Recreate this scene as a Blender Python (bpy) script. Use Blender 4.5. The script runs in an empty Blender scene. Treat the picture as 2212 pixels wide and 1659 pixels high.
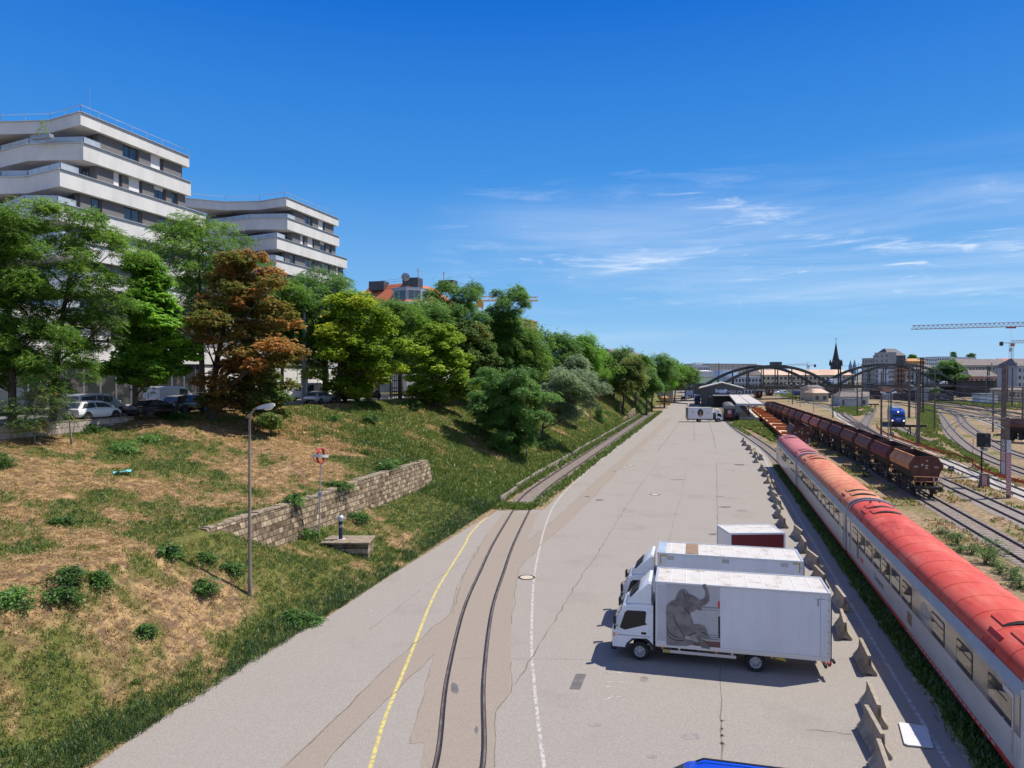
import bpy, bmesh, math, random
import numpy as np
from mathutils import Vector, Matrix
R = math.radians
PI = math.pi
sc = bpy.context.scene
COL = sc.collection
# ---------------------------------------------------------------- camera
# world Y runs along the goods yard, X to its right, Z up; yard level is z = 0
FPX, VPX, CX, CY, HY = 1530.0, 1536.0, 1106.0, 829.5, 807.0
TH = math.atan((VPX - CX) / FPX)
PT = math.atan((CY - HY) / FPX)
CAMH = 12.0
cam = bpy.data.cameras.new("camera")
camo = bpy.data.objects.new("camera", cam)
COL.objects.link(camo)
cam.sensor_width = 36.0
cam.lens = 36.0 * FPX / 2212.0
cam.clip_start = 0.1
cam.clip_end = 20000.0
camo.location = (0, 0, CAMH)
camo.rotation_euler = (PI / 2 - PT, 0, TH)
sc.camera = camo
# ---------------------------------------------------------------- light
SUN_EL, SUN_AZ = R(57.0), R(58.4)
SDIR = Vector((math.sin(SUN_AZ) * math.cos(SUN_EL), math.cos(SUN_AZ) * math.cos(SUN_EL), math.sin(SUN_EL)))
sl = bpy.data.lights.new("sun", 'SUN')
sl.energy = 5.0
sl.angle = R(0.5)
sl.color = (1.0, 0.94, 0.85)
so = bpy.data.objects.new("sun", sl)
COL.objects.link(so)
so.location = (60, 40, 90)
so.rotation_euler = (-SDIR).to_track_quat('-Z', 'Y').to_euler()
sc.view_settings.view_transform = 'Standard'
sc.view_settings.look = 'None'
sc.view_settings.exposure = 0.31
sc.view_settings.gamma = 1.0
sc.cycles.max_bounces = 6
sc.cycles.diffuse_bounces = 3
sc.cycles.glossy_bounces = 3
sc.cycles.transmission_bounces = 4
sc.cycles.transparent_max_bounces = 8
sc.cycles.use_denoising = True
sc.cycles.caustics_reflective = False
sc.cycles.caustics_refractive = False
world = bpy.data.worlds.new("World")
sc.world = world
world.use_nodes = True
def build_world():
    nt = world.node_tree
    nd, lk = nt.nodes, nt.links
    nd.clear()
    out = nd.new('ShaderNodeOutputWorld'); bg = nd.new('ShaderNodeBackground')
    sky = nd.new('ShaderNodeTexSky')
    sky.sky_type = 'NISHITA'; sky.sun_disc = False
    sky.sun_elevation = SUN_EL; sky.sun_rotation = SUN_AZ
    sky.altitude = 200; sky.air_density = 1.0; sky.dust_density = 0.25; sky.ozone_density = 4.0
    hs = nd.new('ShaderNodeHueSaturation'); hs.inputs['Saturation'].default_value = 1.22; hs.inputs['Value'].default_value = 1.0
    hs.inputs['Hue'].default_value = 0.497
    lk.new(sky.outputs[0], hs.inputs['Color'])
    # thin cirrus: noise on the plane of the cloud layer
    tc = nd.new('ShaderNodeTexCoord'); sp = nd.new('ShaderNodeSeparateXYZ')
    lk.new(tc.outputs['Generated'], sp.inputs[0])
    def mth(op, a, b=None, clamp=False):
        n = nd.new('ShaderNodeMath'); n.operation = op; n.use_clamp = clamp
        for i, s in enumerate((a, b)):
            if s is None: continue
            if isinstance(s, (int, float)): n.inputs[i].default_value = s
            else: lk.new(s, n.inputs[i])
        return n.outputs[0]
    def rng(v, a, b, c, d):
        n = nd.new('ShaderNodeMapRange'); n.interpolation_type = 'SMOOTHSTEP'
        lk.new(v, n.inputs[0])
        for i, s in enumerate((a, b, c, d)): n.inputs[i + 1].default_value = s
        return n.outputs[0]
    x, y, z = sp.outputs
    az = mth('ARCTAN2', x, y)                       # 0 along the yard, + to the right
    el = mth('ARCSINE', z)
    def layer(sx, sy, rot, off, detail, rough, lo, hi, dist):
        cb = nd.new('ShaderNodeCombineXYZ'); lk.new(az, cb.inputs[0]); lk.new(el, cb.inputs[1])
        mp = nd.new('ShaderNodeMapping'); mp.inputs['Rotation'].default_value = (0, 0, R(rot)); mp.inputs['Scale'].default_value = (sx, sy, 1); mp.inputs['Location'].default_value = (off, off * .37, off)
        lk.new(cb.outputs[0], mp.inputs[0])
        n = nd.new('ShaderNodeTexNoise'); n.inputs['Scale'].default_value = 1.0; n.inputs['Detail'].default_value = detail
        n.inputs['Roughness'].default_value = rough; n.inputs['Distortion'].default_value = dist
        lk.new(mp.outputs[0], n.inputs['Vector'])
        return rng(n.outputs['Fac'], lo, hi, 0, 1)
    a = layer(5.0, 34.0, -7, 3.1, 7, .62, .50, .82, .55)
    b = layer(11.0, 60.0, -12, 8.3, 6, .62, .56, .80, .8)
    patch = layer(3.0, 9.0, 0, 5.7, 2, .5, .40, .62, .2)
    m = mth('MULTIPLY', mth('ADD', mth('MULTIPLY', a, .95), mth('MULTIPLY', b, .75)), patch)
    band = mth('MULTIPLY', rng(el, R(3.0), R(8), 0, 1), rng(el, R(11), R(17.0), 1, 0))
    side = rng(az, R(-24), R(-12), 0.0, 1)
    m = mth('MULTIPLY', mth('MULTIPLY', m, band), side)
    veil = mth('MULTIPLY', mth('MULTIPLY', rng(el, R(1.0), R(7), 0.3, 1), rng(el, R(8), R(17), 1, 0)), side)
    vn = layer(1.6, 16.0, -6, 1.3, 5, .6, .36, .74, .4)
    m = mth('ADD', m, mth('MULTIPLY', mth('MULTIPLY', veil, vn), .34), True)
    gr = nd.new('ShaderNodeValToRGB'); e = gr.color_ramp.elements      # clear-air blue deepening with height
    while len(e) < 6: e.new(.5)
    for i, (d_, c_) in enumerate(((-90, (.30, .50, .74)), (0, (.36, .60, .86)), (4, (.225, .50, .84)), (15, (.05, .275, .74)), (28, (.004, .140, .62)), (60, (.002, .065, .40)))):
        e[i].position = d_ / 180 + .5; e[i].color = c_ + (1,)
    lk.new(mth('ADD', mth('DIVIDE', el, PI), .5), gr.inputs[0])
    gm = nd.new('ShaderNodeMixRGB'); gm.blend_type = 'MULTIPLY'; gm.inputs[0].default_value = 1; lk.new(gr.outputs[0], gm.inputs[1]); gm.inputs[2].default_value = (9.4, 9.4, 9.4, 1)
    sm = nd.new('ShaderNodeMixRGB'); sm.inputs[0].default_value = .93; lk.new(hs.outputs[0], sm.inputs[1]); lk.new(gm.outputs[0], sm.inputs[2])
    # unseen broken cloud, added behind the view to lift and neutralise the shade
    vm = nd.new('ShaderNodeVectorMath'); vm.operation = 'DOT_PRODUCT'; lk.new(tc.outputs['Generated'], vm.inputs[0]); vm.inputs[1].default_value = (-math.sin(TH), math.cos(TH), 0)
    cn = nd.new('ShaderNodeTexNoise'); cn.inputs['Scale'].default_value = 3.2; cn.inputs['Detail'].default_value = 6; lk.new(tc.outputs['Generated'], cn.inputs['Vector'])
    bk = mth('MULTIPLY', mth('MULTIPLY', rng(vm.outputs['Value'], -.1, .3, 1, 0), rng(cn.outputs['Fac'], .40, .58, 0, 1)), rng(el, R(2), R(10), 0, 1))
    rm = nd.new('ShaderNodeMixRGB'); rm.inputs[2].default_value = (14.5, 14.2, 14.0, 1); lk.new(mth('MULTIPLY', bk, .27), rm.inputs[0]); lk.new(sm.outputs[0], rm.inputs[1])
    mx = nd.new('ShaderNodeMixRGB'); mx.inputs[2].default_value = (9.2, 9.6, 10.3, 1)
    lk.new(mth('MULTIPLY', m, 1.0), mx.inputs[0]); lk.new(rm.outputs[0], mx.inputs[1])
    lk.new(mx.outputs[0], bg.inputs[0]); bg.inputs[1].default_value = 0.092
    lk.new(bg.outputs[0], out.inputs[0])
build_world()
# ---------------------------------------------------------------- geometry of the view -> places in the yard
_F = Vector((-math.sin(TH) * math.cos(PT), math.cos(TH) * math.cos(PT), -math.sin(PT)))
_R = Vector((math.cos(TH), math.sin(TH), 0))
_U = _R.cross(_F)
CAMP = Vector((0, 0, CAMH))
def ray(px, py): return _F + _R * ((px - CX) / FPX) - _U * ((py - CY) / FPX)
def G(px, py, z=0.0):
    r = ray(px, py); t = (z - CAMH) / r.z
    return CAMP + r * t
def V(px, py, d): return CAMP + ray(px, py) * d
def depth(p): return (Vector(p) - CAMP).dot(_F)
# survey windows: enlarged views of the site used when the plan was measured (origin and scale)
Z = dict(a=(0, 380, 2.765), b=(700, 700, 2.765), d=(0, 1350, 2.765), e=(700, 1200, 2.765), f=(1300, 1050, 2.765),
         g=(2000, 1250, 2.765), h=(800, 1700, 2.765), i=(2600, 1350, 3.6867), j=(3000, 1300, 3.6867), k=(3496, 1250, 3.6867),
         l=(3296, 1600, 2.765), m=(2850, 1600, 2.765), n=(2350, 2000, 2.212), o=(3096, 2100, 2.212), p=(3096, 2322, 2.212),
         q=(1096, 2172, 1.8433), r=(1800, 1850, 1.8433), s=(2200, 2622, 2.212), t=(0, 2000, 1.8433))
def P(w, x, y):
    a, b, s = Z[w]
    return ((a + x / s) * .540039, (b + y / s) * .540039)
def GP(w, x, y, z=0.0): return G(*P(w, x, y), z)
# ---------------------------------------------------------------- builders
class MB:
    def __init__(self): self.v, self.f, self.m = [], [], []
    def add(self, vs, fs, mi=0):
        o = len(self.v); self.v += [tuple(p) for p in vs]
        for f in fs: self.f.append(tuple(o + i for i in f)); self.m.append(mi)
        return self
    def box(self, x0, x1, y0, y1, z0, z1, mi=0):
        return self.add([(x0, y0, z0), (x1, y0, z0), (x1, y1, z0), (x0, y1, z0), (x0, y0, z1), (x1, y0, z1), (x1, y1, z1), (x0, y1, z1)],
                        [(3, 2, 1, 0), (4, 5, 6, 7), (0, 1, 5, 4), (1, 2, 6, 5), (2, 3, 7, 6), (3, 0, 4, 7)], mi)
    def hexa(self, p, mi=0): return self.add(p, [(3, 2, 1, 0), (4, 5, 6, 7), (0, 1, 5, 4), (1, 2, 6, 5), (2, 3, 7, 6), (3, 0, 4, 7)], mi)
    def face(self, pts, mi=0): return self.add(pts, [tuple(range(len(pts)))], mi)
    def prism(self, poly, z0, z1, mi=0):            # polygon in xy, extruded in z
        n = len(poly); a = sum(poly[i][0] * poly[(i + 1) % n][1] - poly[(i + 1) % n][0] * poly[i][1] for i in range(n))
        if a < 0: poly = poly[::-1]
        return self.add([(x, y, z0) for x, y in poly] + [(x, y, z1) for x, y in poly],
                        [tuple(range(n))[::-1], tuple(range(n, 2 * n))] + [(i, (i + 1) % n, n + (i + 1) % n, n + i) for i in range(n)], mi)
    def prismy(self, poly, y0, y1, mi=0):           # polygon in xz, extruded in y
        n = len(poly); a = sum(poly[i][0] * poly[(i + 1) % n][1] - poly[(i + 1) % n][0] * poly[i][1] for i in range(n))
        if a > 0: poly = poly[::-1]
        return self.add([(x, y0, z) for x, z in poly] + [(x, y1, z) for x, z in poly],
                        [tuple(range(n))[::-1], tuple(range(n, 2 * n))] + [(i, (i + 1) % n, n + (i + 1) % n, n + i) for i in range(n)], mi)
    def prismx(self, poly, x0, x1, mi=0):           # polygon in yz, extruded in x
        n = len(poly); a = sum(poly[i][0] * poly[(i + 1) % n][1] - poly[(i + 1) % n][0] * poly[i][1] for i in range(n))
        if a < 0: poly = poly[::-1]
        return self.add([(x0, y, z) for y, z in poly] + [(x1, y, z) for y, z in poly],
                        [tuple(range(n))[::-1], tuple(range(n, 2 * n))] + [(i, (i + 1) % n, n + (i + 1) % n, n + i) for i in range(n)], mi)
    def tube(self, pts, r, n=8, mi=0, cap=True):
        pts = [Vector(p) for p in pts]; k = len(pts)
        rs = r if isinstance(r, (list, tuple)) else [r] * k
        vs, fs = [], []; side = None
        for i, p in enumerate(pts):
            d = (pts[min(i + 1, k - 1)] - pts[max(i - 1, 0)]).normalized()
            if side is None: side = d.orthogonal().normalized()
            side = (side - d * side.dot(d)).normalized(); w = d.cross(side)
            for j in range(n):
                a = 2 * PI * (j + .5) / n; vs.append(p + (side * math.cos(a) + w * math.sin(a)) * rs[i])
        for i in range(k - 1):
            for j in range(n): fs.append((i * n + j, i * n + (j + 1) % n, (i + 1) * n + (j + 1) % n, (i + 1) * n + j))
        if cap: fs += [tuple(range(n))[::-1], tuple(range((k - 1) * n, k * n))]
        return self.add(vs, fs, mi)
    def bar(self, a, b, w, h, mi=0, up=(0, 0, 1)):
        a, b = Vector(a), Vector(b); d = (b - a).normalized(); u = Vector(up)
        s = d.cross(u)
        if s.length < 1e-4: s = d.orthogonal()
        s.normalize(); u = s.cross(d); s *= w / 2; u *= h / 2
        return self.hexa([a - s - u, a + s - u, b + s - u, b - s - u, a - s + u, a + s + u, b + s + u, b - s + u], mi)
    def lathe(self, prof, n=16, c=(0, 0, 0), ax='z', mi=0, cap=True):
        vs, fs = [], []; k = len(prof)
        for r, h in prof:
            for j in range(n):
                a = 2 * PI * j / n; q = (r * math.cos(a), r * math.sin(a), h)
                if ax == 'y': q = (q[0], h, q[1])
                if ax == 'x': q = (h, q[0], q[1])
                vs.append((c[0] + q[0], c[1] + q[1], c[2] + q[2]))
        for i in range(k - 1):
            for j in range(n):
                f = (i * n + j, i * n + (j + 1) % n, (i + 1) * n + (j + 1) % n, (i + 1) * n + j)
                fs.append(f[::-1] if ax == 'y' else f)
        if cap: fs += [tuple(range(n))[::-1], tuple(range((k - 1) * n, k * n))]
        return self.add(vs, fs, mi)
    def loft(self, rings, mi=0, closed=True, cap=True, smooth=False):
        n = len(rings[0]); vs = [p for r in rings for p in r]; fs = []
        for i in range(len(rings) - 1):
            for j in range(n if closed else n - 1): fs.append((i * n + j, i * n + (j + 1) % n, (i + 1) * n + (j + 1) % n, (i + 1) * n + j))
        if cap: fs += [tuple(range(n))[::-1], tuple(range((len(rings) - 1) * n, len(rings) * n))]
        return self.add(vs, fs, mi)
    def ribbon(self, pts, w, z=None, mi=0):         # flat strip along a polyline
        pts = [Vector(p) for p in pts]; k = len(pts); vs = []
        for i, p in enumerate(pts):
            d = pts[min(i + 1, k - 1)] - pts[max(i - 1, 0)]; d.z = 0; d.normalize()
            s = Vector((-d.y, d.x, 0)) * (w[i] if isinstance(w, (list, tuple)) else w) / 2
            for q in (p + s, p - s): vs.append((q.x, q.y, q.z if z is None else z))
        return self.add(vs, [(2 * i, 2 * i + 1, 2 * i + 3, 2 * i + 2) for i in range(k - 1)], mi)
    def xf(self, M):
        self.v = [tuple(M @ Vector(p)) for p in self.v]; return self
    def build(self, name, mats, parent=None, smooth=False, bevel=0.0, kind=None, fix=False, seg=2):
        me = bpy.data.meshes.new(name)
        me.from_pydata(self.v, [], self.f)
        for m_ in (mats if isinstance(mats, (list, tuple)) else [mats]): me.materials.append(m_)
        if max(self.m, default=0): me.polygons.foreach_set('material_index', self.m)
        if fix:
            bm = bmesh.new(); bm.from_mesh(me); bmesh.ops.recalc_face_normals(bm, faces=bm.faces); bm.to_mesh(me); bm.free()
        if smooth:
            me.polygons.foreach_set('use_smooth', [True] * len(me.polygons))
            if smooth != 'full':
                me.set_sharp_from_angle(angle=R(35 if smooth is True else smooth))
        me.update()
        o = bpy.data.objects.new(name, me); COL.objects.link(o)
        if parent: o.parent = parent
        if bevel:
            b = o.modifiers.new('bevel', 'BEVEL'); b.width = bevel; b.segments = seg; b.limit_method = 'ANGLE'; b.angle_limit = R(40)
        if kind: o['kind'] = kind
        return o
def np_mesh(name, vs, fs, mats, parent=None, attrs=None, smooth=False, kind=None, face_attr=None, mi=None):
    vs = np.asarray(vs, np.float32); fs = np.asarray(fs, np.int32); k = fs.shape[1]
    me = bpy.data.meshes.new(name)
    me.vertices.add(len(vs)); me.vertices.foreach_set('co', vs.ravel())
    me.loops.add(fs.size); me.loops.foreach_set('vertex_index', fs.ravel())
    me.polygons.add(len(fs)); me.polygons.foreach_set('loop_start', np.arange(0, fs.size, k, dtype=np.int32))
    for m_ in (mats if isinstance(mats, (list, tuple)) else [mats]): me.materials.append(m_)
    if mi is not None: me.polygons.foreach_set('material_index', np.asarray(mi, np.int32))
    for an, dat in (attrs or {}).items():
        a = me.attributes.new(an, 'FLOAT', 'POINT'); a.data.foreach_set('value', np.asarray(dat, np.float32))
    for an, dat in (face_attr or {}).items():
        a = me.attributes.new(an, 'FLOAT', 'FACE'); a.data.foreach_set('value', np.asarray(dat, np.float32))
    if smooth: me.polygons.foreach_set('use_smooth', np.ones(len(fs), bool))
    me.update(calc_edges=True); me.validate()
    o = bpy.data.objects.new(name, me); COL.objects.link(o)
    if parent: o.parent = parent
    if kind: o['kind'] = kind
    return o
def tag(o, label, cat, group=None, kind=None):
    if label: o['label'] = label
    if cat: o['category'] = cat
    if group: o['group'] = group
    if kind: o['kind'] = kind
    return o
def thing(name, label, cat, loc=(0, 0, 0), rz=0.0, group=None):
    o = bpy.data.objects.new(name, None); COL.objects.link(o); o.empty_display_size = .2
    o.location = loc; o.rotation_euler = (0, 0, rz)
    return tag(o, label, cat, group)
def dup(root, loc=None, rz=None, label=None, group=None, swap=None):
    def cp(o, par):
        c = o.copy(); COL.objects.link(c)
        if par: c.parent = par
        if swap and c.type == 'MESH':
            for i, s in enumerate(c.material_slots):
                if s.material and s.material.name in swap:
                    s.link = 'OBJECT'; s.material = swap[o.material_slots[i].material.name]
        for ch in o.children: cp(ch, c)
        return c
    r_ = cp(root, None)
    if loc is not None: r_.location = loc
    if rz is not None: r_.rotation_euler = (0, 0, rz)
    if label: r_['label'] = label
    if group: r_['group'] = group
    return r_
def text(s, size, mtl, parent, loc, rot, name='lettering', depth_=.004):
    c = bpy.data.curves.new(name, 'FONT'); c.body = s; c.size = size; c.extrude = depth_; c.align_x = 'CENTER'; c.align_y = 'CENTER'
    c.materials.append(mtl)
    tmp = bpy.data.objects.new('lettering_curve', c); COL.objects.link(tmp)
    me = bpy.data.meshes.new_from_object(tmp.evaluated_get(bpy.context.evaluated_depsgraph_get())); bpy.data.objects.remove(tmp)
    if not me.materials: me.materials.append(mtl)
    o = bpy.data.objects.new(name, me); COL.objects.link(o); o.parent = parent; o.location = loc; o.rotation_euler = rot
    return o
ORD = ['first', 'second', 'third', 'fourth', 'fifth', 'sixth', 'seventh', 'eighth', 'ninth', 'tenth', 'eleventh', 'twelfth', 'thirteenth', 'fourteenth', 'fifteenth', 'sixteenth', 'seventeenth', 'eighteenth', 'nineteenth', 'twentieth', 'twenty-first', 'twenty-second', 'twenty-third', 'twenty-fourth', 'twenty-fifth', 'twenty-sixth']
def vnoise(x, y, seed=0):
    x = np.asarray(x, float); y = np.asarray(y, float)
    xi = np.floor(x).astype(np.int64); yi = np.floor(y).astype(np.int64); fx = x - xi; fy = y - yi
    fx = fx * fx * (3 - 2 * fx); fy = fy * fy * (3 - 2 * fy)
    def h(a, b):
        n = (a * 374761393 + b * 668265263 + seed * 974634777) & 0x7fffffff
        n = ((n ^ (n >> 13)) * 1274126177) & 0x7fffffff
        return ((n ^ (n >> 16)) & 0xffff) / 65535.0
    return (h(xi, yi) * (1 - fx) + h(xi + 1, yi) * fx) * (1 - fy) + (h(xi, yi + 1) * (1 - fx) + h(xi + 1, yi + 1) * fx) * fy
def fbm(x, y, seed=0, o=4):
    s, a, t = 0, 1.0, 0
    for i in range(o): s = s + a * vnoise(x * 2 ** i, y * 2 ** i, seed + i * 17); t += a; a *= .5
    return s / t
# ---------------------------------------------------------------- materials
def mat(name, col, rough=.75, metal=0.0, col2=None, scale=3.0, lo=.4, hi=.65, detail=6, bump=0.0, bscale=40.0, spec=.4, coord='Object', stretch=(1, 1, 1), col3=None, scale3=.6, rnd=0.0, coat=0.0, f3=.6):
    m = bpy.data.materials.new(name); m.use_nodes = True
    nt = m.node_tree; nd, lk = nt.nodes, nt.links
    b = nd['Principled BSDF']
    b.inputs['Roughness'].default_value = rough; b.inputs['Metallic'].default_value = metal
    b.inputs['Specular IOR Level'].default_value = spec
    if coat: b.inputs['Coat Weight'].default_value = coat; b.inputs['Coat Roughness'].default_value = .08
    c = tuple(col) + (1,)
    b.inputs['Base Color'].default_value = c
    src = None
    if col2 or col3 or bump or rnd:
        tc = nd.new('ShaderNodeTexCoord'); mp = nd.new('ShaderNodeMapping'); mp.inputs['Scale'].default_value = stretch
        if coord == 'World':
            ge = nd.new('ShaderNodeNewGeometry'); lk.new(ge.outputs['Position'], mp.inputs[0])
        else: lk.new(tc.outputs[coord], mp.inputs[0])
        def noise(s, det=detail):
            n = nd.new('ShaderNodeTexNoise'); n.inputs['Scale'].default_value = s; n.inputs['Detail'].default_value = det; n.inputs['Roughness'].default_value = .62
            lk.new(mp.outputs[0], n.inputs['Vector']); return n
        def ramp(n, a, z_):
            r = nd.new('ShaderNodeMapRange'); r.interpolation_type = 'SMOOTHSTEP'; lk.new(n.outputs['Fac'], r.inputs[0]); r.inputs[1].default_value = a; r.inputs[2].default_value = z_
            return r
        if col2:
            mx = nd.new('ShaderNodeMixRGB'); lk.new(ramp(noise(scale), lo, hi).outputs[0], mx.inputs[0])
            mx.inputs[1].default_value = c; mx.inputs[2].default_value = tuple(col2) + (1,); src = mx.outputs[0]
        if col3:
            mx = nd.new('ShaderNodeMixRGB'); rr = ramp(noise(scale3, 8), .52, .72)
            mm = nd.new('ShaderNodeMath'); mm.operation = 'MULTIPLY'; lk.new(rr.outputs[0], mm.inputs[0]); mm.inputs[1].default_value = f3
            lk.new(mm.outputs[0], mx.inputs[0])
            if src: lk.new(src, mx.inputs[1])
            else: mx.inputs[1].default_value = c
            mx.inputs[2].default_value = tuple(col3) + (1,); src = mx.outputs[0]
        if rnd:
            oi = nd.new('ShaderNodeObjectInfo'); hv = nd.new('ShaderNodeHueSaturation')
            r = nd.new('ShaderNodeMapRange'); lk.new(oi.outputs['Random'], r.inputs[0]); r.inputs[3].default_value = 1 - rnd; r.inputs[4].default_value = 1 + rnd
            lk.new(r.outputs[0], hv.inputs['Value'])
            if src: lk.new(src, hv.inputs['Color'])
            else: hv.inputs['Color'].default_value = c
            src = hv.outputs[0]
        if src: lk.new(src, b.inputs['Base Color'])
        if bump:
            bp = nd.new('ShaderNodeBump'); bp.inputs['Strength'].default_value = bump; bp.inputs['Distance'].default_value = .02
            lk.new(noise(bscale, 4).outputs['Fac'], bp.inputs['Height']); lk.new(bp.outputs[0], b.inputs['Normal'])
    return m
def leafmat(name, stops, trans=.47, gain=2.8):
    m = bpy.data.materials.new(name); m.use_nodes = True
    nt = m.node_tree; nd, lk = nt.nodes, nt.links; nd.clear()
    at = nd.new('ShaderNodeAttribute'); at.attribute_name = 'tint'
    cr = nd.new('ShaderNodeValToRGB'); e = cr.color_ramp.elements
    while len(e) < len(stops): e.new(.5)
    for i, (p, c) in enumerate(stops): e[i].position = p; e[i].color = tuple(min(.8, q * gain) for q in c) + (1,)
    lk.new(at.outputs['Fac'], cr.inputs[0])
    d = nd.new('ShaderNodeBsdfDiffuse'); t = nd.new('ShaderNodeBsdfTranslucent'); mx = nd.new('ShaderNodeMixShader'); mx.inputs[0].default_value = trans
    g = nd.new('ShaderNodeBsdfGlossy'); g.inputs['Roughness'].default_value = .5; m2 = nd.new('ShaderNodeMixShader'); m2.inputs[0].default_value = .035
    br = nd.new('ShaderNodeHueSaturation'); br.inputs['Value'].default_value = 1.35; br.inputs['Hue'].default_value = .49
    lk.new(cr.outputs[0], d.inputs[0]); lk.new(cr.outputs[0], br.inputs['Color']); lk.new(br.outputs[0], t.inputs[0])
    lk.new(d.outputs[0], mx.inputs[1]); lk.new(t.outputs[0], mx.inputs[2]); lk.new(mx.outputs[0], m2.inputs[1]); lk.new(g.outputs[0], m2.inputs[2])
    o = nd.new('ShaderNodeOutputMaterial'); lk.new(m2.outputs[0], o.inputs[0])
    return m
def brickmat(name, c1, c2, mort, bw, bh, msz=.02, rough=.9, bump=.6, axis='XZ', noise=.6):
    m = bpy.data.materials.new(name); m.use_nodes = True
    nt = m.node_tree; nd, lk = nt.nodes, nt.links; b = nd['Principled BSDF']; b.inputs['Roughness'].default_value = rough; b.inputs['Specular IOR Level'].default_value = .2
    tc = nd.new('ShaderNodeTexCoord'); sp = nd.new('ShaderNodeSeparateXYZ'); cb = nd.new('ShaderNodeCombineXYZ')
    lk.new(tc.outputs['Object'], sp.inputs[0])
    lk.new(sp.outputs['Y' if axis[0] == 'Y' else 'X'], cb.inputs[0]); lk.new(sp.outputs['Z'], cb.inputs[1])
    wob = nd.new('ShaderNodeTexNoise'); wob.inputs['Scale'].default_value = 1.6
    lk.new(tc.outputs['Object'], wob.inputs['Vector'])
    va = nd.new('ShaderNodeVectorMath'); va.operation = 'MULTIPLY_ADD'; va.inputs[1].default_value = (.09, .06, 0)
    lk.new(wob.outputs['Color'], va.inputs[0]); lk.new(cb.outputs[0], va.inputs[2])
    bk = nd.new('ShaderNodeTexBrick'); bk.inputs['Scale'].default_value = 1; bk.inputs['Brick Width'].default_value = bw; bk.inputs['Row Height'].default_value = bh
    bk.inputs['Mortar Size'].default_value = msz; bk.inputs['Mortar Smooth'].default_value = .4; bk.inputs['Bias'].default_value = 0
    bk.inputs['Color1'].default_value = tuple(c1) + (1,); bk.inputs['Color2'].default_value = tuple(c2) + (1,); bk.inputs['Mortar'].default_value = tuple(mort) + (1,)
    lk.new(va.outputs[0], bk.inputs['Vector'])
    n = nd.new('ShaderNodeTexNoise'); n.inputs['Scale'].default_value = 3.5; n.inputs['Detail'].default_value = 8; lk.new(tc.outputs['Object'], n.inputs['Vector'])
    r = nd.new('ShaderNodeMapRange'); lk.new(n.outputs['Fac'], r.inputs[0]); r.inputs[1].default_value = .3; r.inputs[2].default_value = .7; r.inputs[3].default_value = 1 - noise; r.inputs[4].default_value = 1 + noise * .5
    hv = nd.new('ShaderNodeHueSaturation'); lk.new(r.outputs[0], hv.inputs['Value']); lk.new(bk.outputs['Color'], hv.inputs['Color']); lk.new(hv.outputs[0], b.inputs['Base Color'])
    bp = nd.new('ShaderNodeBump'); bp.invert = True; bp.inputs['Strength'].default_value = bump; bp.inputs['Distance'].default_value = .05; lk.new(bk.outputs['Fac'], bp.inputs['Height']); lk.new(bp.outputs[0], b.inputs['Normal'])
    return m
def lamp_mat(name, col, s):
    m = bpy.data.materials.new(name); m.use_nodes = True; b = m.node_tree.nodes['Principled BSDF']
    b.inputs['Base Color'].default_value = tuple(col) + (1,); b.inputs['Emission Color'].default_value = tuple(col) + (1,); b.inputs['Emission Strength'].default_value = s
    return m
M = {}
M['asphalt'] = mat('asphalt', (.25, .224, .194), .95, col2=(.332, .30, .262), scale=22.0, lo=.3, hi=.7, detail=9, col3=(.215, .19, .162), scale3=.22, bump=.6, bscale=24, coord='World', spec=.1, f3=.45)
M['asphalt2'] = mat('old_asphalt', (.24, .20, .158), .95, col2=(.305, .258, .206), scale=22, detail=9, lo=.3, hi=.7, bump=.6, bscale=16, coord='World', spec=.2)
M['asphalt_dark'] = mat('dark_patch_asphalt', (.115, .108, .105), .9, col2=(.15, .14, .135), scale=3, bump=.3, bscale=30, coord='World', spec=.2)
M['stain'] = mat('oil_stain', (.19, .16, .135), .9, col2=(.235, .205, .18), scale=2, coord='World', spec=.2)
M['crack'] = mat('crack_soil', (.13, .112, .09), .95, col2=(.18, .16, .12), scale=2, coord='World')
M['white_line'] = mat('worn_white_line_paint', (.46, .43, .395), .9, col2=(.28, .256, .234), scale=5, lo=.42, hi=.60, detail=9, coord='World')
M['yellow_line'] = mat('worn_yellow_line_paint', (.54, .45, .12), .9, col2=(.34, .29, .16), scale=5, lo=.44, hi=.62, detail=9, coord='World')
M['road'] = mat('street_asphalt', (.20, .195, .19), .9, col2=(.24, .235, .23), scale=.6, coord='World', spec=.2)
M['pave'] = mat('pavement_slabs', (.36, .34, .31), .9, col2=(.42, .40, .37), scale=1.0, coord='World', spec=.2)
M['concrete'] = mat('weathered_concrete', (.34, .285, .215), .9, col2=(.225, .19, .145), scale=3.2, lo=.38, hi=.68, col3=(.15, .125, .10), scale3=1.4, bump=.5, bscale=25, stretch=(1, 1, .45), rnd=.12)
M['concrete_mast'] = mat('mast_concrete', (.125, .098, .08), .9, col2=(.18, .145, .12), scale=2.5, bump=.3, bscale=20)
M['blockwall'] = brickmat('concrete_blocks', (.44, .375, .315), (.36, .30, .25), (.20, .165, .14), .95, .42, .03, axis='YZ', noise=.3)
M['stonewall'] = brickmat('rubble_stone', (.42, .33, .215), (.13, .092, .058), (.11, .083, .055), .52, .33, .028, axis='YZ', noise=.6, bump=1.0)
M['stone_top'] = mat('stone_coping', (.30, .24, .165), .95, col2=(.17, .13, .09), scale=3, bump=.6, bscale=9)
M['white_wall'] = mat('white_render', (.58, .565, .54), .85, col2=(.64, .625, .60), scale=.5, col3=(.48, .465, .44), scale3=.9, stretch=(1, 1, .3), bump=.12, bscale=3, f3=.5)
M['grey_wall'] = mat('dark_grey_render', (.115, .105, .107), .85, col2=(.14, .13, .13), scale=1.2)
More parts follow.
